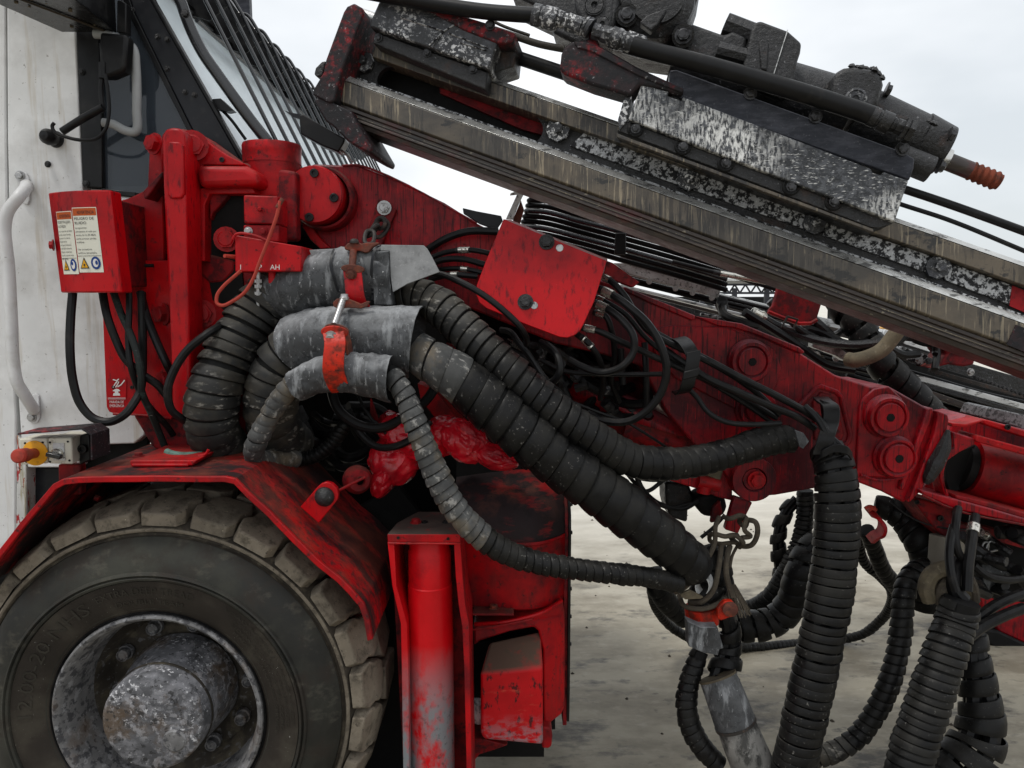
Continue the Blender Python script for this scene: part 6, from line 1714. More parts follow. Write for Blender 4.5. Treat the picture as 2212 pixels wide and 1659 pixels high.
hose('dusty black cable bowing left round the flange', 'A2', [(1500, 425, 2.2), (1455, 480, 2.12), (1420, 530, 2.03), (1310, 600, 1.97), (1190, 700, 1.96), (1105, 830, 1.96), (1065, 960, 1.96), (1090, 1080, 1.97), (1180, 1150, 2.0), (1260, 1190, 2.06)], 26)
hose('short green hose lying on the mudguard strip', 'A2', [(1060, 1345, 1.99), (1110, 1362, 1.97), (1180, 1368, 1.97), (1280, 1362, 2.0)], 22, m=M_teal)
# dark loops under the sleeves
hose('dark hose sagging under the sleeves', 'B2', [(60, 1080, 2.15), (120, 1250, 2.13), (260, 1350, 2.12), (400, 1360, 2.12), (540, 1290, 2.14), (680, 1180, 2.18), (740, 1090, 2.2)], 32)
hose('second dark hose sagging lower toward the plastic bag', 'B2', [(180, 1250, 2.16), (260, 1400, 2.14), (360, 1480, 2.12), (480, 1480, 2.1), (600, 1420, 2.1), (700, 1320, 2.12)], 24)
hose('thin dark strand rising behind the lowest sleeve', 'B2', [(240, 1150, 2.16), (300, 1270, 2.14), (420, 1400, 2.13)], 10)
# centre-right thin hoses below the extension
hose('thin cable draped under the boom extension', 'D3', [(560, 900, 2.4), (700, 1010, 2.38), (850, 1090, 2.36), (1000, 1130, 2.34), (1150, 1150, 2.33), (1260, 1150, 2.33)], 8)
hose('left of two hoses dropping from the extension', 'D3', [(1170, 960, 2.24), (1150, 1080, 2.2), (1140, 1200, 2.18), (1160, 1330, 2.17), (1220, 1450, 2.18), (1240, 1600, 2.2)], 36)
hose('left parallel hose dropping from the extension nearest the pale sleeve', 'D3', [(1130, 1120, 2.2), (1100, 1250, 2.17), (1090, 1400, 2.15), (1110, 1560, 2.13), (1150, 1700, 2.12)], 38)
hose('right hose dropping from the extension through a clamp', 'D3', [(1320, 1030, 2.25), (1300, 1180, 2.2), (1280, 1320, 2.17), (1260, 1480, 2.15), (1250, 1700, 2.13)], 44, ferr=((.17, .03),))
for i, (pp, R) in enumerate([([(2202, 640, 2.35), (2100, 650, 2.32), (1990, 620, 2.3), (1930, 570, 2.3)], 22), ([(2202, 800, 2.2), (2100, 840, 2.18), (1980, 900, 2.16), (1900, 960, 2.14)], 30), ([(2202, 720, 2.25), (2060, 780, 2.22), (1960, 850, 2.2), (1890, 900, 2.18)], 28), ([(1880, 760, 2.15), (1830, 700, 2.16), (1840, 600, 2.18), (1870, 540, 2.2)], 40)]):
    hose(['uppermost hose entering from the right edge', 'lowest hose entering from the right edge', 'middle hose entering from the right edge', 'brown kinked hose curling over the broad spiral hose'][i], 'C3', pp, R)
hose('dusty brown hose bending inside the curl above the broad spiral', 'C3', [(1700, 760, 2.2), (1680, 690, 2.2), (1710, 620, 2.2), (1790, 590, 2.2), (1870, 620, 2.22), (1900, 720, 2.25)], 44, m=M_tan)
hose('second dusty hose bending beside it', 'C3', [(1760, 780, 2.18), (1770, 700, 2.18), (1830, 640, 2.2), (1900, 650, 2.22), (1930, 760, 2.25)], 36, m=M_rope)
# tan hose behind boom
hose('muddy tan hose stub bending up in front of the wrapped bundle', 'C2', [(1560, 440, 2.62), (1500, 520, 2.62), (1440, 590, 2.62), (1360, 630, 2.62), (1290, 645, 2.63), (1260, 640, 2.65)], 40, m=M_tan, n=16)
for i, (pp, R) in enumerate([([(1100, 250, 2.9), (1150, 330, 2.88), (1230, 440, 2.86), (1290, 520, 2.85)], 24), ([(1170, 300, 2.95), (1240, 400, 2.92), (1320, 480, 2.9)], 22), ([(1040, 470, 2.8), (1110, 490, 2.8), (1200, 540, 2.78), (1290, 600, 2.76)], 26)]):
    hose(['leftmost hose coming down from the feed into the rear bundle', 'second hose coming down from the feed into the rear bundle', 'arched hose passing beneath the hanging red flap'][i], 'C2', pp, R)
# hose bank under the feed
for i in range(9):
    o_ = i * 11.5
    Yh = 2.75 + .02 * (i % 3)
    lab = ['topmost', 'second', 'third', 'fourth', 'fifth', 'sixth', 'seventh', 'eighth', 'lowest'][i] + ' hose of the coiled bank under the feed beam'
    x0 = 1150 - i * 3.2
    pts = [(x0 + 28, 423 + o_ + 12, Yh + .14), (x0 + 2, 420 + o_ + 6, Yh + .06), (x0 - 2, 421 + o_, Yh), (x0 + 40, 424 + o_, Yh - .02), (1250, 442 + o_ * 1.02, Yh - .03), (1345, 466 + o_ * 1.05, Yh - .03), (1450, 495 + o_ * 1.05, Yh), (1570, 533 + o_ * 1.02, Yh), (1720, 580 + o_, Yh)]
    if i >= 6: pts = pts[:-1]
    hose(lab, 'O', pts, 5.6, M_rubber if i % 3 else M_blackgloss, n=10, group='bank of black hoses under the feed beam')
hose('hose with long oily silver fitting crossing left of the hanging flap', 'D2', [(600, 180, 2.7), (980, 275, 2.68), (1130, 300, 2.68), (1370, 345, 2.68), (1540, 380, 2.68)], 20, ferr=((.42, .10), (.62, .11)))
# ------------------------------------------------------------------ carrier chassis behind the hoses, its deep shade painted black
ch = thing('carrier_chassis', 'black chassis of the drill rig in deep shade behind the hoses', 'chassis', W('O', 800, 1050, 2.8))
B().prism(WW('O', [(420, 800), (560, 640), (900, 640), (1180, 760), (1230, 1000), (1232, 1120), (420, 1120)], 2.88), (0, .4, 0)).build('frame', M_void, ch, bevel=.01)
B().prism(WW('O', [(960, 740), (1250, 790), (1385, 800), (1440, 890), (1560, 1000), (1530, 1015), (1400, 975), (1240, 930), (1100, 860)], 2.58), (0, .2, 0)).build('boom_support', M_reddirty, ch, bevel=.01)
B().prism(WW('O', [(860, 560), (1150, 690), (1420, 770), (1440, 880), (1330, 905), (1180, 880), (1000, 800)], 2.62), (0, .02, 0)).build('shade_backing', M_void, ch)  # black sheet closing the gap behind the boom, painted as shade
B().prism(WW('O', [(545, 470), (770, 470), (790, 720), (545, 760)], 2.63), (0, .05, 0)).build('rear_plate', M_void, ch)  # black filler sheet standing in for shade beside the sleeves
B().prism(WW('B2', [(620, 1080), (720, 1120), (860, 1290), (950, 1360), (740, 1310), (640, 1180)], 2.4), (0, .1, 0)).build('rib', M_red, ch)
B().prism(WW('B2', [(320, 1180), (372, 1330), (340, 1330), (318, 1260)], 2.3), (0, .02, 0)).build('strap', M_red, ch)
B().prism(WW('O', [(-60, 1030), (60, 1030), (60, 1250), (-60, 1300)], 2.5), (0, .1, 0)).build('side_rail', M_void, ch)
rn3 = random.Random(5)
for i in range(16):          # small valves and elbows in the shade
    x, y = rn3.uniform(1090, 1330), rn3.uniform(730, 850)
    p = W('O', x, y, 2.34)
    q = p + Vector((rn3.uniform(-.04, .04), rn3.uniform(-.02, .02), rn3.uniform(-.05, .05)))
    b = B(); b.cyl(p, q, rn3.uniform(.010, .018), n=8 if i % 2 else 6, smooth=i % 2 == 0)
    b.build('elbow_fitting', M_oily if i % 3 else M_fleck, ch)
for i in range(10):
    x, y = rn3.uniform(420, 620), rn3.uniform(960, 1010)

# ------------------------------------------------------------------ grey sleeves
def sleeve(label, k, axis, R, a0, a1, m, t=.004, wob=.006, endl=None, endr=None, seed=0, curl=0):
    P_ = [W(k, *p) for p in axis]
    f_ = REG[k][2]
    sp = spline(P_, 8)
    rn = random.Random(seed)
    root = thing('hose_sleeve', label, 'sleeve', min(P_, key=lambda p: p.z))
    n, m_ = len(sp), 40
    vs = []
    for i, p in enumerate(sp):
        tg = (sp[min(i + 1, n - 1)] - sp[max(i - 1, 0)]).normalized()
        e1 = Vector((0, 0, 1)); e1 = (e1 - tg * e1.dot(tg)).normalized()
        e2 = tg.cross(e1)
        if e2.y > 0: e2 = -e2
        rr = rad(lerp_list(R, i / (n - 1)) * f_, p)
        for j in range(m_ + 1):
            u = j / m_
            a = radians(a0 + (a1 - a0) * u)
            r2 = rr + wob * mnoise.noise(Vector((i * .12 + seed * 7, u * 5, 0))) + .0045 * abs(mnoise.noise(Vector((i * .35 + u * 9, u * 7 - i * .2, seed)))) * 2 + curl * max(0, u - .8) * 5
            sh = Vector()
            if endl and i < n * .35: sh += tg * endl(u) * (1 - i / (n * .35))
            if endr and i > n * .65: sh += tg * endr(u) * ((i / (n - 1)) - .65) / .35
            vs.append(p + sh + (e1 * cos(a) + e2 * sin(a)) * r2)
    N_ = len(vs)
    # inner skin
    inn = []
    for i, p in enumerate(sp):
        for j in range(m_ + 1):
            v = vs[i * (m_ + 1) + j]
            d_ = (v - p); tg = (sp[min(i + 1, n - 1)] - sp[max(i - 1, 0)]).normalized()
            d_ = (d_ - tg * d_.dot(tg)).normalized()
            inn.append(v - d_ * t)
    M1 = m_ + 1
    fs = []
    for i in range(n - 1):
        for j in range(m_):
            a = i * M1 + j
            fs.append((a, a + 1, a + M1 + 1, a + M1))
            fs.append((N_ + a, N_ + a + M1, N_ + a + M1 + 1, N_ + a + 1))
    for i in range(n - 1):
        for j in (0, m_):
            a = i * M1 + j
            fs.append((a, a + M1, N_ + a + M1, N_ + a))
    for i in (0, n - 1):
        for j in range(m_):
            a = i * M1 + j
            fs.append((a, N_ + a, N_ + a + 1, a + 1))
    b = B(); b.add(vs + inn, fs, True)
    o = b.build('sheet', m, root)
    md = o.modifiers.new('edge', 'EDGE_SPLIT'); md.split_angle = radians(50)
    return root
s1 = sleeve('topmost dark grey rubber sleeve with pale flap wrapped round the thickest hoses', 'O', [(603, 640, 2.10), (650, 622, 2.08), (720, 602, 2.07), (790, 596, 2.07), (848, 598, 2.07)], [56, 60, 62, 64, 64], -140, 200, M_sleeve, seed=1, endl=lambda u: -.02 + .05 * abs(u - .5))
B().prism(WW('D1', [(1400, 250), (1985, 258), (2030, 300), (2100, 420), (2205, 625), (2030, 690), (1760, 790), (1560, 905), (1530, 700), (1515, 335), (1390, 330)], 2.0), (0, .003, 0), [p + Vector((0, .012, 0)) for p in WW('D1', [(1400, 250), (1985, 258), (2030, 300), (2100, 420), (2205, 625), (2030, 690), (1760, 790), (1560, 905), (1530, 700), (1515, 335), (1390, 330)], 2.0)]).build('flap', M_sleevelight, s1, bevel=.001, label='pale grey flared end of the sheet')
B().prism(WW('D1', [(405, 322), (880, 298), (950, 370), (700, 392), (450, 450), (418, 360)], 2.04), (0, .006, 0)).build('flap', M_sleevelight, s1, bevel=.001, label='pale turned-up edge')
B().prism(WW('D1', [(1310, 345), (1508, 335), (1515, 700), (1555, 1085), (1300, 1085), (1290, 800), (1260, 600)], 1.995), (0, .05, 0), [p + Vector((0, .06, 0)) for p in WW('D1', [(1310, 345), (1508, 335), (1515, 700), (1555, 1085), (1300, 1085), (1290, 800), (1260, 600)], 1.995)]).build('band', M_sleeve, s1, bevel=.003)
s2 = sleeve('middle scuffed grey sleeve open at its right end', 'O', [(648, 748, 2.02), (680, 738, 2.01), (740, 733, 2.0), (820, 735, 1.99), (898, 740, 1.985)], [69, 71, 72, 74, 76], -150, 185, M_sleeve, seed=2, endl=lambda u: .02 * sin(u * 7), endr=lambda u: .012 * sin(u * 4) - .03 * max(0, u - .85), curl=0)
B().prism(WW('D1', [(218, 1275), (300, 1165), (410, 1125), (440, 1150), (350, 1200), (300, 1275)], 2.03), (0, .006, 0)).build('flap', M_sleevelight, s2, bevel=.001)
s3 = sleeve('lowest narrow grey sleeve gripped by the orange clamp', 'O', [(636, 838, 1.92), (680, 815, 1.905), (740, 806, 1.895), (800, 810, 1.89), (842, 818, 1.885)], [32, 36, 40, 46, 50], -150, 175, M_sleeve, seed=3, endl=lambda u: .03 * (u - .5), endr=lambda u: -.02 + .035 * u)
# zip ties on the topmost sleeve
for nm, pts, w_ in (('cable_tie', [(700, 300), (690, 420), (700, 560), (740, 700), (780, 850), (810, 960)], .003), ('cable_tie', [(1390, 245), (1320, 290), (1285, 400), (1265, 600), (1262, 800), (1270, 980)], .0035), ('cable_tie', [(1070, 380), (1110, 450), (1160, 570), (1195, 680), (1215, 770)], .0035)):
    P_ = WW('D1', pts, 1.985)
    P_ = [p + Vector((0, .06 * (((i) / (len(P_) - 1) - .55) ** 2) * 2, 0)) for i, p in enumerate(P_)]
    b = B(); b.ribbon(P_, (w_, 0, 0), .0015)
    b.box(P_[-1] + Vector((0, -.003, 0)), (.005, 0, 0), (0, .004, 0), (0, 0, .006))
    b.build(nm, M_sleeve if w_ > .0031 and pts[0][0] == 1070 else M_pillar, s1)

# ------------------------------------------------------------------ clamps
def ear(k, pts, Y, m, parent, th=.006, tilt=.05):
    """flat ear seen nearly edge-on, running back from the camera"""
    P_ = WW(k, pts, Y)
    zmin = min(p.z for p in P_)
    n = len(P_)
    B().prism([p + Vector((0, (p.z - zmin) * 1.6, 0)) for p in P_], (0, .006, -.006)).build('ear', m, parent, bevel=.0015)
def ellipse(cx, cy, rx, ry, rot=0, n=22):
    return [(cx + rx * cos(a) * cos(rot) - ry * sin(a) * sin(rot), cy + rx * cos(a) * sin(rot) + ry * sin(a) * cos(rot)) for a in [2 * pi * i / n for i in range(n)]]
cl = thing('hose_clamp', 'orange-red strap clamp bolted round the lowest grey sleeve', 'clamp', W('B2', 100, 1120, 1.86))
b = B(); b.ribbon(WW('B2', [(88, 760, 1.865), (98, 830, 1.845), (88, 920, 1.835), (88, 1010, 1.838), (115, 1085, 1.855), (140, 1125, 1.88)]), (.0265, 0, .003), .005); b.build('strap', M_redorange, cl, bevel=.001)
b = B(); b.ribbon(WW('B2', [(150, 740, 1.90), (175, 820, 1.885), (185, 900, 1.885)]), (.004, .012, 0), .004); b.build('strap', M_rust, cl)
B().prism(WW('B2', ellipse(92, 755, 88, 42, .08), 1.866), (0, .006, 0)).build('ear', M_redorange, cl, bevel=.002)
B().prism(WW('B2', ellipse(105, 738, 80, 36, .2), 1.878), (0, .008, 0)).build('ear', M_rust, cl, bevel=.002)
bolt(BOLT_STEEL, cl, W('B2', 72, 786, 1.862), .0125, (-.1, -1, -.3))
b = B(); b.cyl(W('B2', 92, 705, 1.88), W('B2', 150, 540, 1.93), .0085, n=14); b.build('threaded_rod', M_steel, cl)
cl2 = thing('hose_clamp', 'red strap clamp with rusty ears round the topmost sleeve', 'clamp', W('B2', 220, 570, 1.95))
b = B(); b.ribbon(WW('B2', [(205, 350, 1.965), (215, 430, 1.955), (222, 500, 1.95), (238, 560, 1.955), (262, 590, 1.97)]), (.0235, 0, .002), .005); b.build('strap', M_red, cl2, bevel=.001)
B().prism(WW('B2', ellipse(208, 352, 76, 28, .08), 1.955), (0, .007, 0)).build('ear', M_rust, cl2, bevel=.002)
B().prism(WW('B2', [(150, 372), (262, 372), (255, 410), (165, 410)], 1.958), (0, .006, 0)).build('ear', M_red, cl2, bevel=.002)
bolt(BOLT_DIRTY, cl2, W('B2', 198, 388, 1.952), .0115, (-.1, -1, -.2))
B().prism(WW('B2', [(80, 568), (105, 542), (170, 538), (225, 560), (260, 575), (305, 555), (318, 562), (300, 590), (262, 605), (220, 602), (180, 600), (110, 605), (84, 590)], 1.925), (0, .008, 0)).build('ear', M_rust, cl2, bevel=.002)
b = B(); b.lathe(W('B2', 155, 535, 1.93), (0, 0, 1), [(.012, -.006), (.0125, .0), (.010, .004), (.010, .009), (.006, .010), (.0001, .010)], 12); b.build('nut', M_steel, cl2)
cl3 = thing('hose_clamp', 'rust-brown top clamp ear hanging from the chain over the topmost sleeve', 'clamp', W('B2', 230, 240, 2.05))
B().prism(WW('B2', [(152, 215), (175, 190), (235, 178), (260, 192), (300, 186), (375, 184), (370, 196), (335, 215), (310, 246), (285, 252), (250, 238), (190, 240), (160, 232)], 2.0), (0, .02, 0)).build('ear', M_rust, cl3, bevel=.003)
b = B(); b.cyl(W('B2', 212, 240, 2.0), W('B2', 205, 340, 1.97), .0095, n=14); b.build('threaded_rod', M_rust, cl3)
b = B(); b.lathe(W('B2', 218, 190, 2.0), (0, 0, 1), [(.0001, .0), (.012, .0), (.0125, .004), (.010, .009), (.005, .012), (.0001, .012)], 16); b.build('nut', M_chain, cl3)

# ------------------------------------------------------------------ chain
chn = thing('chain', 'short dull steel chain between the boom bracket and the top clamp', 'chain', W('B1', 500, 1540, 2.2))
def link(p, q, side, r, w, parent, m=M_chain, name='link'):
    p, q = Vector(p), Vector(q)
    d_ = (q - p).normalized(); side = Vector(side); side = (side - d_ * side.dot(d_)).normalized() * w
    L_ = (q - p).length
    pts = []
    for i in range(6): a = pi * i / 5 - pi / 2; pts.append(q - d_ * w + d_ * w * cos(a) + side * sin(a))
    for i in range(6): a = pi * i / 5 + pi / 2; pts.append(p + d_ * w + d_ * w * cos(a) + side * sin(a))
    B().tube(pts, r, 8, closed=True, caps=False).build(name, m, parent)
link(W('B1', 585, 1400, 2.20), W('B1', 515, 1500, 2.18), (1, .3, .4), .0065, .017, chn)
link(W('B1', 535, 1430, 2.16), W('B1', 470, 1500, 2.17), (.2, -1, .3), .0065, .015, chn)
link(W('B1', 548, 1385, 2.19), W('B1', 560, 1450, 2.18), (1, -.4, 0), .0065, .015, chn)
link(W('B1', 490, 1465, 2.14), W('B1', 478, 1550, 2.10), (1, .2, 0), .0060, .012, chn)

# ------------------------------------------------------------------ red plastic bag
def blob(c, ex, ey, ez, seed, amp=.3, sub=4):
    """crumpled film: radius folded along random planes so that sharp creases form"""
    rn = random.Random(seed * 17)
    planes = []
    for q in range(15):
        d = Vector((rn.gauss(0, 1), rn.gauss(0, 1), rn.gauss(0, 1))).normalized()
        planes.append((d, rn.uniform(-.7, .7), rn.uniform(.4, 1.0) * (1 if q < 7 else .5)))
    bm = bmesh.new()
    bmesh.ops.create_icosphere(bm, subdivisions=5, radius=1)
    vs = []
    for v in bm.verts:
        n = v.co.normalized()
        w_ = n + Vector((mnoise.noise(n * 1.7), mnoise.noise(n * 1.7 + Vector((5, 0, 0))), mnoise.noise(n * 1.7 + Vector((0, 5, 0))))) * .5
        d = 0
        for k, (pd_, c0_, wt) in enumerate(planes):
            x = abs(w_.dot(pd_) - c0_)
            x = abs(((x * (1.3 if k < 7 else 3.2)) % 1.0) - .5) * 2
            d += x * wt
        s_ = 1.0 - amp * .20 * (d - 5.0) * .5
        vs.append(c + ex * n.x * s_ + ey * n.y * s_ + ez * n.z * s_)
    fs = [tuple(v.index for v in f.verts) for f in bm.faces]
    bm.free()
    return vs, fs
b = B()
for (x, y, Y), hx, hy, rot, sd, am in (((600, 1420, 2.18), 230, 130, .35, 1, .5), ((920, 1450, 2.16), 165, 115, .7, 2, .55), ((1110, 1545, 2.15), 150, 72, .35, 3, .45), ((800, 1380, 2.20), 120, 90, .2, 6, .5),
                              ((470, 1570, 2.20), 150, 150, .2, 4, .5), ((400, 1690, 2.18), 70, 110, .3, 5, .5), ((440, 1330, 2.22), 60, 70, 0, 7, .5)):
    c = W('B2', x, y, Y); k_ = rad(.3402, c)
    ex = Vector((cos(rot), 0, -sin(rot))) * hx * k_; ez = Vector((sin(rot), 0, cos(rot))) * hy * k_
    vs, fs = blob(c, ex, Vector((0, .07, 0)), ez, sd, am)
    b.add(vs, fs, True)
b.build('plastic_bag', M_bag, label='crumpled shiny red plastic bag stuffed on top of the front body', cat='plastic bag')

# ------------------------------------------------------------------ hose straps on the boom
st = thing('hose_strap', 'upper black rubber strap holding the hose bunch on the boom', 'strap', W('D2', 720, 1250, 2.1))
b = B(); b.ribbon(WW('D2', [(620, 860, 2.2), (640, 825, 2.17), (700, 850, 2.11), (745, 910, 2.07), (770, 960, 2.06)]), (.018, 0, .004), .005)
b.build('band', M_rubber, st)
b = B(); b.ribbon(WW('D2', [(775, 925, 2.055), (770, 1000, 2.05), (750, 1100, 2.05), (722, 1200, 2.055), (690, 1255, 2.08), (650, 1240, 2.14)]), (.0195, 0, .004), .006); b.build('band', M_rubber, st, bevel=.002)
b = B(); b.box(W('D2', 755, 1110, 2.043), (.022, 0, .006), (0, .004, 0), (.002, 0, .012)); b.build('buckle', M_rubber, st, bevel=.003)
st2 = thing('hose_strap', 'lower black rubber strap hanging from the five-sided boom lug', 'strap', W('D3', 0, 300, 2.1))
b = B(); b.ribbon(WW('C2', [(1110, 850, 2.24), (1130, 870, 2.18), (1165, 900, 2.14), (1165, 980, 2.12), (1140, 1060, 2.08), (1110, 1150, 2.08)]), (.024, 0, .0), .006); b.build('band', M_rubber, st2, bevel=.002)
b = B(); b.prism(WW('C2', [(1125, 860), (1200, 885), (1195, 990), (1140, 985)], 2.15), (0, .03, 0)); b.build('buckle', M_rubber, st2, bevel=.004)
b = B(); b.ribbon(WW('D3', [(-100, 520, 2.1), (-20, 470, 2.07), (60, 430, 2.07), (160, 440, 2.06), (215, 500, 2.08)]), (0, 0, .012), .005); b.build('band', M_rubber, st2, bevel=.002)
b = B(); b.prism(WW('C2', [(975, 1020), (1020, 1035), (1050, 1080), (1020, 1120), (1000, 1110)], 2.08), (0, .01, 0)); b.build('torn_wrap', M_sleeve, st2, bevel=.001)

# ------------------------------------------------------------------ rope knot and frayed rope
kn = thing('rope_knot', 'knotted dirty brown rope tying the hose ends under the boom strap', 'rope', W('D5', 1400, 1350, 2.05))
Yk = 2.16
for pts, R in (([(1470, 640, Yk), (1530, 650, Yk - .03), (1600, 625, Yk - .03), (1660, 660, Yk), (1640, 720, Yk + .03), (1600, 680, Yk + .04), (1640, 640, Yk)], 22),
               ([(1640, 660, Yk), (1730, 680, Yk - .02), (1750, 760, Yk - .02), (1700, 870, Yk), (1620, 880, Yk + .02), (1530, 810, Yk + .02), (1580, 790, Yk - .02)], 24),
               ([(1660, 640, Yk - .03), (1640, 740, Yk - .04), (1690, 800, Yk - .02), (1620, 810, Yk - .03)], 22),
               ([(1350, 790, Yk), (1400, 780, Yk - .03), (1480, 800, Yk - .03), (1560, 790, Yk - .03), (1630, 850, Yk - .03), (1600, 890, Yk)], 22),
               ([(1350, 790, Yk), (1360, 840, Yk + .02), (1440, 860, Yk), (1560, 850, Yk), (1620, 870, Yk + .02)], 20),
               ([(1430, 640, Yk), (1400, 720, Yk - .03), (1395, 850, Yk - .03), (1350, 960, Yk - .05), (1250, 1110, Yk - .08), (1150, 1220, Yk - .08), (1070, 1265, Yk - .04)], 22),
               ([(1450, 860, Yk), (1440, 960, Yk - .03), (1420, 1100, Yk - .06), (1380, 1250, Yk - .07), (1290, 1340, Yk - .06), (1180, 1350, Yk - .03)], 24),
               ([(1520, 880, Yk), (1500, 960, Yk - .03), (1490, 1100, Yk - .05), (1510, 1200, Yk - .05), (1540, 1300, Yk - .05)], 26),
               ([(1100, 1290, Yk), (1150, 1380, Yk - .06), (1300, 1400, Yk - .08), (1450, 1340, Yk - .06), (1520, 1250, Yk)], 22),
               ([(1580, 880, Yk + .02), (1540, 960, Yk), (1520, 1060, Yk - .03)], 14)):
    P_ = [W('D5', *p) for p in pts]
    B().tube(P_, rad(R * .2604 * .92, P_[0]), 9).build('rope', M_rope, kn)
b = B()
for i in range(26):
    a = rn3.uniform(-.6, .6)
    p = W('D5', 1530, 1200, Yk - .05)
    q = p + Vector((.03 + a * .06, rn3.uniform(-.02, .02), -.07 - rn3.uniform(0, .03)))
    b.tube([p + Vector((a * .02, 0, .0)), p.lerp(q, .5) + Vector((a * .01, 0, 0)), q], .0022, 5)
b.build('frayed_end', M_rope, kn)
ms = thing('conduit_ring', 'split pale metal conduit ring caught in the rope', 'ring', W('D5', 1250, 1300, 2.05))
cc = W('D5', 1290, 1215, 2.06)
b = B(); rr = rad(70 * .2604, cc)
vs, fs = [], []
for i in range(25):
    a = radians(-150 + 290 * i / 24)
    for rr_, dy in ((rr, 0), (rr, .035), (rr * .9, .035), (rr * .9, 0)):
        vs.append(cc + Vector((sin(a) * rr_ * .85 + dy * .6, dy, cos(a) * rr_ * 1.2)))
for i in range(24):
    for j in range(4): fs.append((i * 4 + j, i * 4 + (j + 1) % 4, i * 4 + 4 + (j + 1) % 4, i * 4 + 4 + j))
b.add(vs, fs); b.build('ring', M_alu, ms)
B().prism(WW('D5', [(1110, 1278), (1188, 1245), (1302, 1305), (1280, 1318), (1150, 1325), (1118, 1300)], 2.03), (0, .01, 0)).build('chip', M_tan, ms, bevel=.001)
# red clamp with grey tag, grey conduit
rc = thing('conduit_clamp', 'worn orange-red clamp with grey sleeve tail under the rope', 'clamp', W('C3', 500, 1000, 2.1))
b = B(); q0_, q1_ = W('C3', 470, 790, 2.14), W('C3', 478, 880, 2.14)
b.cyl(q0_, q1_, rad(88 * .4028, q0_), n=36); b.build('band', M_redorange, rc, bevel=.003)
B().prism(WW('C3', [(560, 800), (600, 765), (640, 765), (668, 800), (655, 840), (580, 870), (560, 860)], 2.07), (0, .02, 0)).build('ear', M_redorange, rc, bevel=.003)
b = B(); b.lathe(W('C3', 625, 805, 2.068), FRONT, [(.022, 0), (.022, .008), (.012, .012), (.0001, .012)], 16); b.build('ear_bolt', M_rust, rc)
B().prism(WW('C3', [(397, 872), (470, 905), (560, 905), (592, 1018), (572, 1022), (562, 1056), (480, 1040), (405, 1008)], 2.055), (0, .02, 0), [p + Vector((0, .04, 0)) for p in WW('C3', [(397, 872), (470, 905), (560, 905), (592, 1018), (572, 1022), (562, 1056), (480, 1040), (405, 1008)], 2.055)]).build('sleeve_tail', M_sleeve, rc, bevel=.002)
whose('short dark stub joining the rope and the red clamp', 'C3', [(470, 480, 2.2), (520, 600, 2.18), (500, 700, 2.16), (475, 790, 2.16)], 88, 70, M_wrap, gap=.1, t=.005, seed=31)
whose('dark bundle hanging behind the rope knot', 'C3', [(560, 470, 2.26), (585, 600, 2.25), (600, 720, 2.24), (620, 830, 2.23)], 55, 60, M_wrap, gap=.12, t=.005, seed=32)
gc = thing('grey_conduit', 'pale grey scuffed conduit sleeve slanting down to the bottom edge', 'conduit', W('C3', 700, 1640, 2.1))
P_ = [W('C3', 560, 1170, 2.15), W('C3', 600, 1270, 2.13), W('C3', 655, 1420, 2.11), W('C3', 700, 1530, 2.1), W('C3', 745, 1640, 2.1), W('C3', 800, 1800, 2.1)]
b = B(); b.tube(P_[:3], [rad(100 * .4028, P_[0]), rad(110 * .4028, P_[0])], 36); b.build('upper_sleeve', M_sleeve, gc)
b = B(); b.tube(P_[2:], [rad(104 * .4028, P_[0]), rad(118 * .4028, P_[0])], 36); b.build('lower_sleeve', M_conduit if 'M_conduit' in globals() else M_sleevelight, gc)
b = B(); a_ = (P_[3] - P_[2]).normalized(); b.cyl(P_[2] - a_ * .004, P_[2] + a_ * .004, rad(113 * .4028, P_[0]), n=36); b.build('ring', M_chain, gc)
b = B(); a_ = (P_[1] - P_[0]).normalized(); b.cyl(P_[0] - a_ * .003, P_[0] + a_ * .003, rad(103 * .4028, P_[0]), n=36); b.build('ring', M_tan, gc)
dc = thing('dark_canister', 'dark dented canister hanging under the boom beside the strap', 'canister', W('D5', 1050, 700, 2.5))
B().prism(WW('D5', [(985, 350), (1180, 365), (1235, 500), (1175, 580), (1170, 690), (1020, 640), (990, 520)], 2.46), (0, .12, 0)).build('body', M_oily, dc, bevel=.01)
B().prism(WW('D5', [(1230, 470), (1380, 420), (1490, 480), (1505, 560), (1480, 640), (1400, 650), (1300, 640), (1235, 540)], 2.4), (0, .1, 0)).build('bracket', M_void, dc, bevel=.02, seg=3)
B().prism(WW('D5', [(1380, 560), (1440, 500), (1460, 600), (1430, 680), (1360, 690)], 2.38), (0, .02, 0)).build('red_tab', M_reddirty, dc, bevel=.004)
hk = thing('red_hook', 'curved red hook bracket right of the tall spiral hose', 'hook', W('D3', 430, 1200, 2.5))
b = B(); b.ribbon(WW('D3', [(370, 1010, 2.45), (430, 1040, 2.42), (480, 1110, 2.4), (470, 1170, 2.4), (420, 1200, 2.42), (370, 1240, 2.45)]), (.0, .022, .006), .012); b.build('strap', M_red, hk, bevel=.002)
b = B(); b.tube(WW('D3', [(340, 965, 2.42), (380, 945, 2.42), (430, 960, 2.42)]), .006, 6); b.tube(WW('D3', [(370, 985, 2.42), (400, 965, 2.42), (440, 980, 2.42)]), .006, 6); b.build('wire_clip', M_knob, hk)

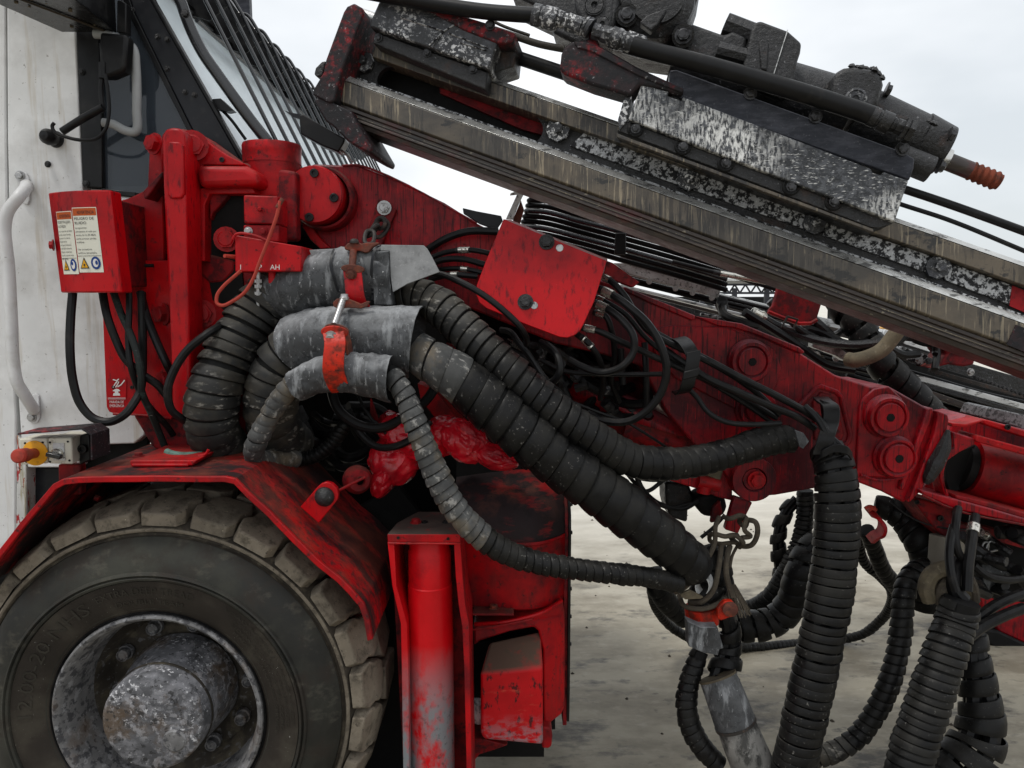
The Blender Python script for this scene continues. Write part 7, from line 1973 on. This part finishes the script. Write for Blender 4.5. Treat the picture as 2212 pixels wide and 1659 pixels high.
# ------------------------------------------------------------------ clutter under the extension
pc = thing('pale_sleeve', 'dusty pale cylinder sleeve hanging below the boom extension', 'sleeve', W('C3', 1780, 600, 2.35))
b = B(); b.cyl(W('C3', 1790, 415, 2.34), W('C3', 1775, 640, 2.32), rad(85 * .4028, W('C3', 1790, 500, 2.3)), n=32); b.build('shell', M_tan2 if 'M_tan2' in globals() else M_tan, pc, bevel=.002)
cu_ = thing('under_boom_gear', 'shadowed black machinery with a grey flap under the boom extension', 'machinery', W('C3', 2050, 720, 2.4))
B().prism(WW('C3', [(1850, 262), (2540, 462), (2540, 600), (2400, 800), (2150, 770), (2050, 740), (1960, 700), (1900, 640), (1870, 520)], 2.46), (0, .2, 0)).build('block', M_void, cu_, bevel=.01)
B().prism(WW('C3', [(1975, 520), (2110, 540), (2140, 640), (2115, 730), (1985, 715)], 2.38), (0, .01, 0)).build('flap', M_sleeve, cu_, bevel=.002)
b = B(); b.tube(WW('C3', [(1975, 480, 2.38), (1990, 450, 2.38), (2010, 450, 2.38), (2010, 490, 2.38)]), .003, 6); b.tube(WW('C3', [(2000, 480, 2.38), (2020, 445, 2.38), (2045, 450, 2.38)]), .003, 6); b.build('wire_clip', M_steel, cu_)
b = B(); b.tube(WW('C3', [(1885, 465, 2.36), (2010, 500, 2.36), (2060, 490, 2.36)]), .003, 6); b.build('thin_pipe', M_steel, cu_)
B().prism(WW('D3', [(1180, 1100), (1330, 1120), (1330, 1290), (1260, 1300), (1170, 1290)], 2.42), (0, .05, 0)).build('bracket', M_reddirty, cu_)
B().prism(WW('D3', [(1380, 1120), (1754, 1230), (2100, 1300), (2100, 1420), (1500, 1250), (1390, 1180)], 2.40), (0, .06, 0)).build('rail', M_reddirty, cu_)
rv = thing('rear_machine_base', 'red and black base of the second drill arm resting far behind at right', 'machine base', W('C3', 2100, 1050, 3.4))
B().prism(WW('C3', [(1960, 740), (2400, 700), (2400, 1060), (2202, 990), (2070, 930), (2000, 850)], 3.4), (0, .3, 0)).build('panel', M_redboom, rv, bevel=.01)
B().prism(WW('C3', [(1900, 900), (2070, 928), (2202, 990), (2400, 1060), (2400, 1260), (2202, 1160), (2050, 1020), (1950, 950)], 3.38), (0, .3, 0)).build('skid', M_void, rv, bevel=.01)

# ------------------------------------------------------------------ second feed and arm behind
def beamz(k, p, q, Yp, Yq, hpx, dep, m, name, parent, bev=.002):
    a, c = W(k, *p, Yp), W(k, *q, Yq)
    h = rad(hpx * REG[k][2], a)
    d_ = (c - a); up_ = Vector((0, 0, 1)); up_ = (up_ - d_ * up_.dot(d_) / d_.length_squared).normalized()
    dp = d_.cross(up_).normalized(); dp = dp if dp.y > 0 else -dp
    return B().prism([a + up_ * h / 2, c + up_ * h / 2, c - up_ * h / 2, a - up_ * h / 2], dp * dep).build(name, m, parent, bevel=bev)
f2 = thing('second_feed_beam', 'silvery aluminium feed beam of the second arm lying behind the red boom', 'feed beam', W('C2', 1500, 800, 3.1))
beamz('D2', (170, 375), (1700, 745), 3.0, 3.0, 24, .1, M_alubright, 'lower_rail', f2)
beamz('D2', (170, 400), (1700, 790), 2.98, 2.98, 26, .02, M_railunder, 'lower_rail_face', f2)
beamz('D2', (840, 615), (1280, 690), 2.93, 2.93, 22, .02, M_flecksilver, 'wear_strip', f2)
for o_, r_c in ((0, 17), (34, 15), (62, 12)):
    b = B(); a_, c_ = W('D2', 150, 262 + o_, 2.9), W('D2', 1560, 610 + o_, 2.9)
    b.cyl(a_, c_, rad(r_c * .2604, a_), n=12); b.build('feed_hose', M_rubber, f2)
beamz('D2', (960, 470), (2100, 740), 3.15, 3.15, 74, .1, M_alubright, 'upper_profile', f2)
beamz('D2', (960, 520), (2100, 795), 3.13, 3.13, 62, .02, M_railunder, 'upper_profile_face', f2)
beamz('C2', (1450, 500), (1800, 610), 3.1, 3.1, 44, .08, M_alubright, 'profile', f2)
beamz('C2', (1060, 545), (2240, 900), 3.05, 3.05, 130, .2, M_void, 'channel', f2)
beamz('C2', (1020, 582), (1260, 650), 2.98, 2.98, 34, .03, M_alu, 'plate', f2)
beamz('C2', (1540, 600), (1680, 650), 2.9, 2.9, 60, .05, M_flecksilver, 'plate', f2)
beamz('C2', (1620, 735), (2240, 905), 2.92, 2.92, 30, .10, M_alubright, 'profile', f2)
beamz('C2', (1620, 765), (2240, 940), 2.90, 2.90, 24, .03, M_oily, 'profile_shadow_gap', f2)
beamz('C2', (1640, 800), (2000, 930), 2.86, 2.86, 30, .05, M_railunder, 'lower_tube', f2)
beamz('C2', (1700, 700), (2240, 850), 2.95, 2.95, 22, .02, M_chain, 'chain_strip', f2)
for q in ((1090, 618), (1195, 632), (1310, 668), (1580, 617), (1695, 650), (1915, 708), (1640, 640)):
    bolt(BOLT_STEEL, f2, W('C2', *q, 2.88), .011)
for i in range(14):
    bolt(BOLT_FLECK, f2, W('C2', 1940 + i * 22, 735 + i * 8, 2.90), .006)
B().prism(WW('C2', [(150, 300), (560, 372), (860, 452), (1050, 520), (1260, 600), (1340, 560), (1480, 532), (1800, 628), (2400, 800), (2400, 1040), (1700, 900), (1200, 760), (700, 520), (150, 330)], 3.36), (0, .1, 0)).build('rear_web', M_oily, f2, bevel=.004)
for q_ in range(7):       # hydraulic lines clipped along the second feed
    y0 = 560 + q_ * 30
    a_, c_ = W('C2', 1050 + q_ * 40, y0 + 10, 2.97 - .01 * q_), W('C2', 2300, y0 + 330 - q_ * 6, 2.97 - .01 * q_)
    b = B(); m_ = a_.lerp(c_, .5) + Vector((0, 0, -.012 * (q_ % 3)))
    b.tube([a_, a_.lerp(m_, .5) + Vector((0, 0, .006)), m_, m_.lerp(c_, .5) + Vector((0, 0, -.008)), c_], .008 + .002 * (q_ % 2), 8); b.build('feed_hose', M_rubber, f2)
sg = thing('silver_cover', 'speckled silver cover plate carrying the hose bank', 'cover', W('D2', 600, 400, 2.8))
B().prism(WW('D2', [(115, 190), (250, 190), (1015, 322), (1010, 380), (985, 478), (240, 285)], 2.82), (0, .06, 0)).build('plate', M_alu, sg, bevel=.003)
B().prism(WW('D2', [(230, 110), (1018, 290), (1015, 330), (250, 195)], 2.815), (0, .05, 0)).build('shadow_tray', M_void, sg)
B().prism(WW('D2', [(170, 138), (200, 135), (268, 158), (262, 182), (190, 168)], 2.79), (0, .02, 0)).build('tab', M_reddirty, sg, bevel=.002)
for q in ((408, 345), (627, 402), (768, 438), (928, 480)): bolt(BOLT_STEEL, sg, W('D2', *q, 2.81), .008)
bs_ = thing('bank_strap', 'black vertical strap round the hose bank', 'strap', W('D2', 165, 130, 2.7))
b = B(); b.prism(WW('D2', [(130, -60), (218, -60), (215, 125), (120, 118)], 2.66), (0, .01, 0)); b.build('band', M_black, bs_, bevel=.003)
hf = thing('hanging_flap', 'dirty red flap plate hanging below the feed beam with a wire clip', 'plate', W('D2', 1650, 680, 2.6))
B().prism(WW('D2', [(1490, 335), (1600, 345), (1860, 460), (1800, 660), (1745, 690), (1650, 692), (1540, 650), (1395, 590), (1435, 545)], 2.52), (0, .02, 0)).build('flap', M_reddirty, hf, bevel=.004)
b = B(); b.tube(WW('D2', [(1395, 595), (1540, 655), (1650, 694), (1745, 692), (1800, 662)], 2.515), .007, 6, smooth_path=False); b.build('bottom_rim', M_red, hf)
b = B(); b.tube(WW('D2', [(1555, 635), (1640, 660), (1605, 740), (1510, 720), (1555, 635)], 2.50), .0045, 6, smooth_path=False); b.build('wire_clip', M_chain, hf)
B().prism(WW('D2', [(1270, 650), (1400, 655), (1500, 690), (1760, 770), (1750, 800), (1500, 740), (1280, 685)], 2.84), (0, .08, 0)).build('red_bracket', M_reddirty, hf, bevel=.003)
rb = thing('second_arm_clamp', 'red clamp bracket with bolts on the second feed at far right', 'bracket', W('C2', 1850, 650, 2.85))
B().prism(WW('C2', [(1700, 690), (1760, 650), (1790, 610), (1770, 590), (1780, 555), (1900, 600), (1945, 625), (1935, 670), (1880, 680), (1800, 668)], 2.82), (0, .12, 0)).build('body', M_reddirty, rb, bevel=.008, seg=3)
for q in ((1830, 590), (1862, 600), (1690, 648)): bolt(BOLT_FLECK, rb, W('C2', *q, 2.81), .010)
sgp = thing('silver_guard', 'curved speckled silver guard in front of the second feed', 'guard', W('D2', 1900, 950, 2.8))
B().prism(WW('D2', [(1770, 788), (1830, 800), (2060, 872), (2095, 930), (2080, 985), (2040, 1010), (1960, 960), (1765, 890)], 2.80), (0, .05, 0)).build('plate', M_alu, sgp, bevel=.006)
sp2 = thing('speckled_end_plate', 'speckled grey plate over the red extension at the right edge', 'plate', W('C2', 2100, 960, 2.7))
B().prism(WW('C2', [(2015, 905), (2040, 900), (2300, 960), (2300, 1060), (2160, 1000), (1990, 955)], 2.60), (0, .15, 0)).build('plate', M_fleckgrey if 'M_fleckgrey' in globals() else M_alu, sp2, bevel=.004)

# ------------------------------------------------------------------ far background
tr = thing('roof_truss_hall', 'distant open steel roof truss seen in the gap under the feed beam', 'building', W('D2', 1250, 470, 42))
Yt = 42
t0, t1 = W('D2', 850, 340, Yt), W('D2', 2100, 430, Yt)
t0.z = t1.z = W('D2', 1250, 370, Yt).z
H_ = W('D2', 1250, 370, Yt).z - W('D2', 1250, 440, Yt).z
nB = 14
b = B()
for dz in (0, -H_): b.box((t0 + t1) / 2 + Vector((0, 0, dz)), (t1 - t0) / 2, (0, .1, 0), (0, 0, .06))
b.build('chord', M_slab, tr)
for i in range(nB):
    a, c = t0.lerp(t1, i / nB), t0.lerp(t1, (i + 1) / nB)
    b = B(); m_ = (a + c) / 2 - Vector((0, 0, H_))
    b.cyl(a, m_, .05, n=6); b.cyl(m_, c, .05, n=6); b.build('diagonal', M_slab, tr)
for i in range(0, nB + 1, 3):
    a = t0.lerp(t1, i / nB); b = B(); b.box((a.x, Yt, a.z / 2 - .2), (.12, 0, 0), (0, .12, 0), (0, 0, a.z / 2)); b.build('column', M_slab, tr)
b = B(); b.box((t0 + t1) / 2 + Vector((0, 5, .25)), (t1 - t0) / 2, (0, 6, 0), (0, 0, .06)); b.build('roof', M_alu, tr)
b = B(); b.box((t0 + t1) / 2 + Vector((0, 9, -t0.z / 2 - .3)), (t1 - t0) / 2, (0, .1, 0), (0, 0, t0.z / 2 - .35)); b.build('wall', M_pillar, tr)
ym = thing('yellow_machine', 'small distant yellow machine seen past the tan hose', 'machine', W('C2', 1600, 520, 20))
B().prism(WW('C2', [(1540, 478), (1560, 470), (1700, 520), (1720, 545), (1560, 500)], 20), (0, 1.2, 0)).build('body', M_yellow, ym, bevel=.02)
b = B(); p = W('C2', 1620, 530, 20); b.box((p.x, 20.6, p.z / 2 - .02), (.9, 0, 0), (0, .5, 0), (0, 0, p.z / 2)); b.build('cab', M_pillar, ym)


# ------------------------------------------------------------------ dense hose nests in the shade
def nest(label, k, box, Yr, n, seed, rr=(7, 13), base=None, nfit=10):
    rn = random.Random(seed)
    x0, y0, x1, y1 = box
    root = thing('hose_nest', label, 'hoses', W(k, (x0 + x1) / 2, y1, Yr[1]))
    for i in range(n):
        sx, sy = rn.uniform(x0, x1), rn.uniform(y0, y1)
        a = rn.uniform(.1, .9)
        L_ = (x1 - x0) * rn.uniform(.35, .7)
        Yb = rn.uniform(*Yr)
        pts = []
        sag = rn.uniform(-.25, .45) * L_
        for t in (0, .25, .5, .75, 1):
            pts.append(W(k, max(x0, min(x1, sx + (t - .5) * L_ * cos(a))), max(y0, min(y1, sy + (t - .5) * L_ * sin(a) + sag * (1 - (2 * t - 1) ** 2))), Yb + .04 * sin(t * 5 + i)))
        r = rad(rn.uniform(*rr), pts[2])
        B().tube(pts, r, 8).build('hose', M_rubber if i % 4 else M_oily, root)
        if i < nfit:
            d_ = (pts[1] - pts[0]).normalized()
            b = B(); b.cyl(pts[0], pts[0] + d_ * .035, r * 1.25, n=12); b.cyl(pts[0] + d_ * .035, pts[0] + d_ * .05, r * 1.5, n=6, smooth=False)
            b.build('fitting', [M_brightsteel, M_oily, M_boltoil][i % 3], root)
    return root
nest('nest of black hoses and fittings in the shade under the red cover', 'O', (1040, 745, 1400, 900), (2.36, 2.52), 22, 3, nfit=14)
nest('nest of black hoses in deep shade under the grey sleeves', 'O', (640, 880, 850, 1010), (2.25, 2.5), 14, 5, nfit=6)
nest('nest of hoses hanging in the dark under the boom extension', 'O', (2080, 1150, 2300, 1290), (2.3, 2.42), 14, 7, nfit=6)
nest('nest of cables and fittings crossing behind the hanging red flap', 'O', (1560, 650, 2020, 800), (2.75, 2.88), 12, 9, rr=(6, 10), nfit=8)
# loose stones and dirt on the concrete
b = B()
for i in range(230):
    x, y = rn3.uniform(-1.2, 3.5), rn3.uniform(2.6, 8.5)
    r = rn3.uniform(.002, .0075) * (1 + .15 * y)
    n_ = 6
    vs = [Vector((x, y, r * .9))]
    for j in range(n_):
        a = 2 * pi * j / n_; q = r * rn3.uniform(.7, 1.3); vs.append(Vector((x + q * cos(a), y + q * sin(a), 0)))
    b.add(vs, [(0, 1 + j, 1 + (j + 1) % n_) for j in range(n_)])
b.build('gravel', M_treadbase, kind='stuff', label='loose grit and small stones scattered over the concrete', origin=(0, 0, 0))
# weld beads
def weld(k, pts, Y, parent, m, r=.0035):
    P_ = spline(WW(k, pts, Y), 10)
    B().tube(P_, [r * rn3.uniform(.75, 1.25) for _ in P_], 6, smooth_path=False).build('weld_bead', m, parent)
weld('A1', [(1182, 1270), (1186, 1500), (1190, 1659)], 2.098, sb, M_red)
weld('O', [(404, 560), (408, 700), (412, 880)], 2.12, sb, M_reddirty)
weld('A2', [(720, 1104), (900, 1112), (1090, 1132)], 2.11, sb, M_red)
weld('B3', [(222, 474), (400, 476), (600, 476)], YJ - .003, oj, M_red, .003)
weld('B3', [(668, 930), (800, 912), (980, 876)], YF - .012, tk, M_red, .004)
weld('C2', [(1325, 1260), (1430, 1290), (1560, 1275)], 2.287, boom, M_redboom, .004)
weld('O', [(740, 358), (772, 357), (865, 393), (1030, 483)], 2.30, boom, M_redboom, .0035)
weld('D3', [(850, 845), (1150, 980), (1754, 1110)], 2.25, be, M_reddirty, .004)
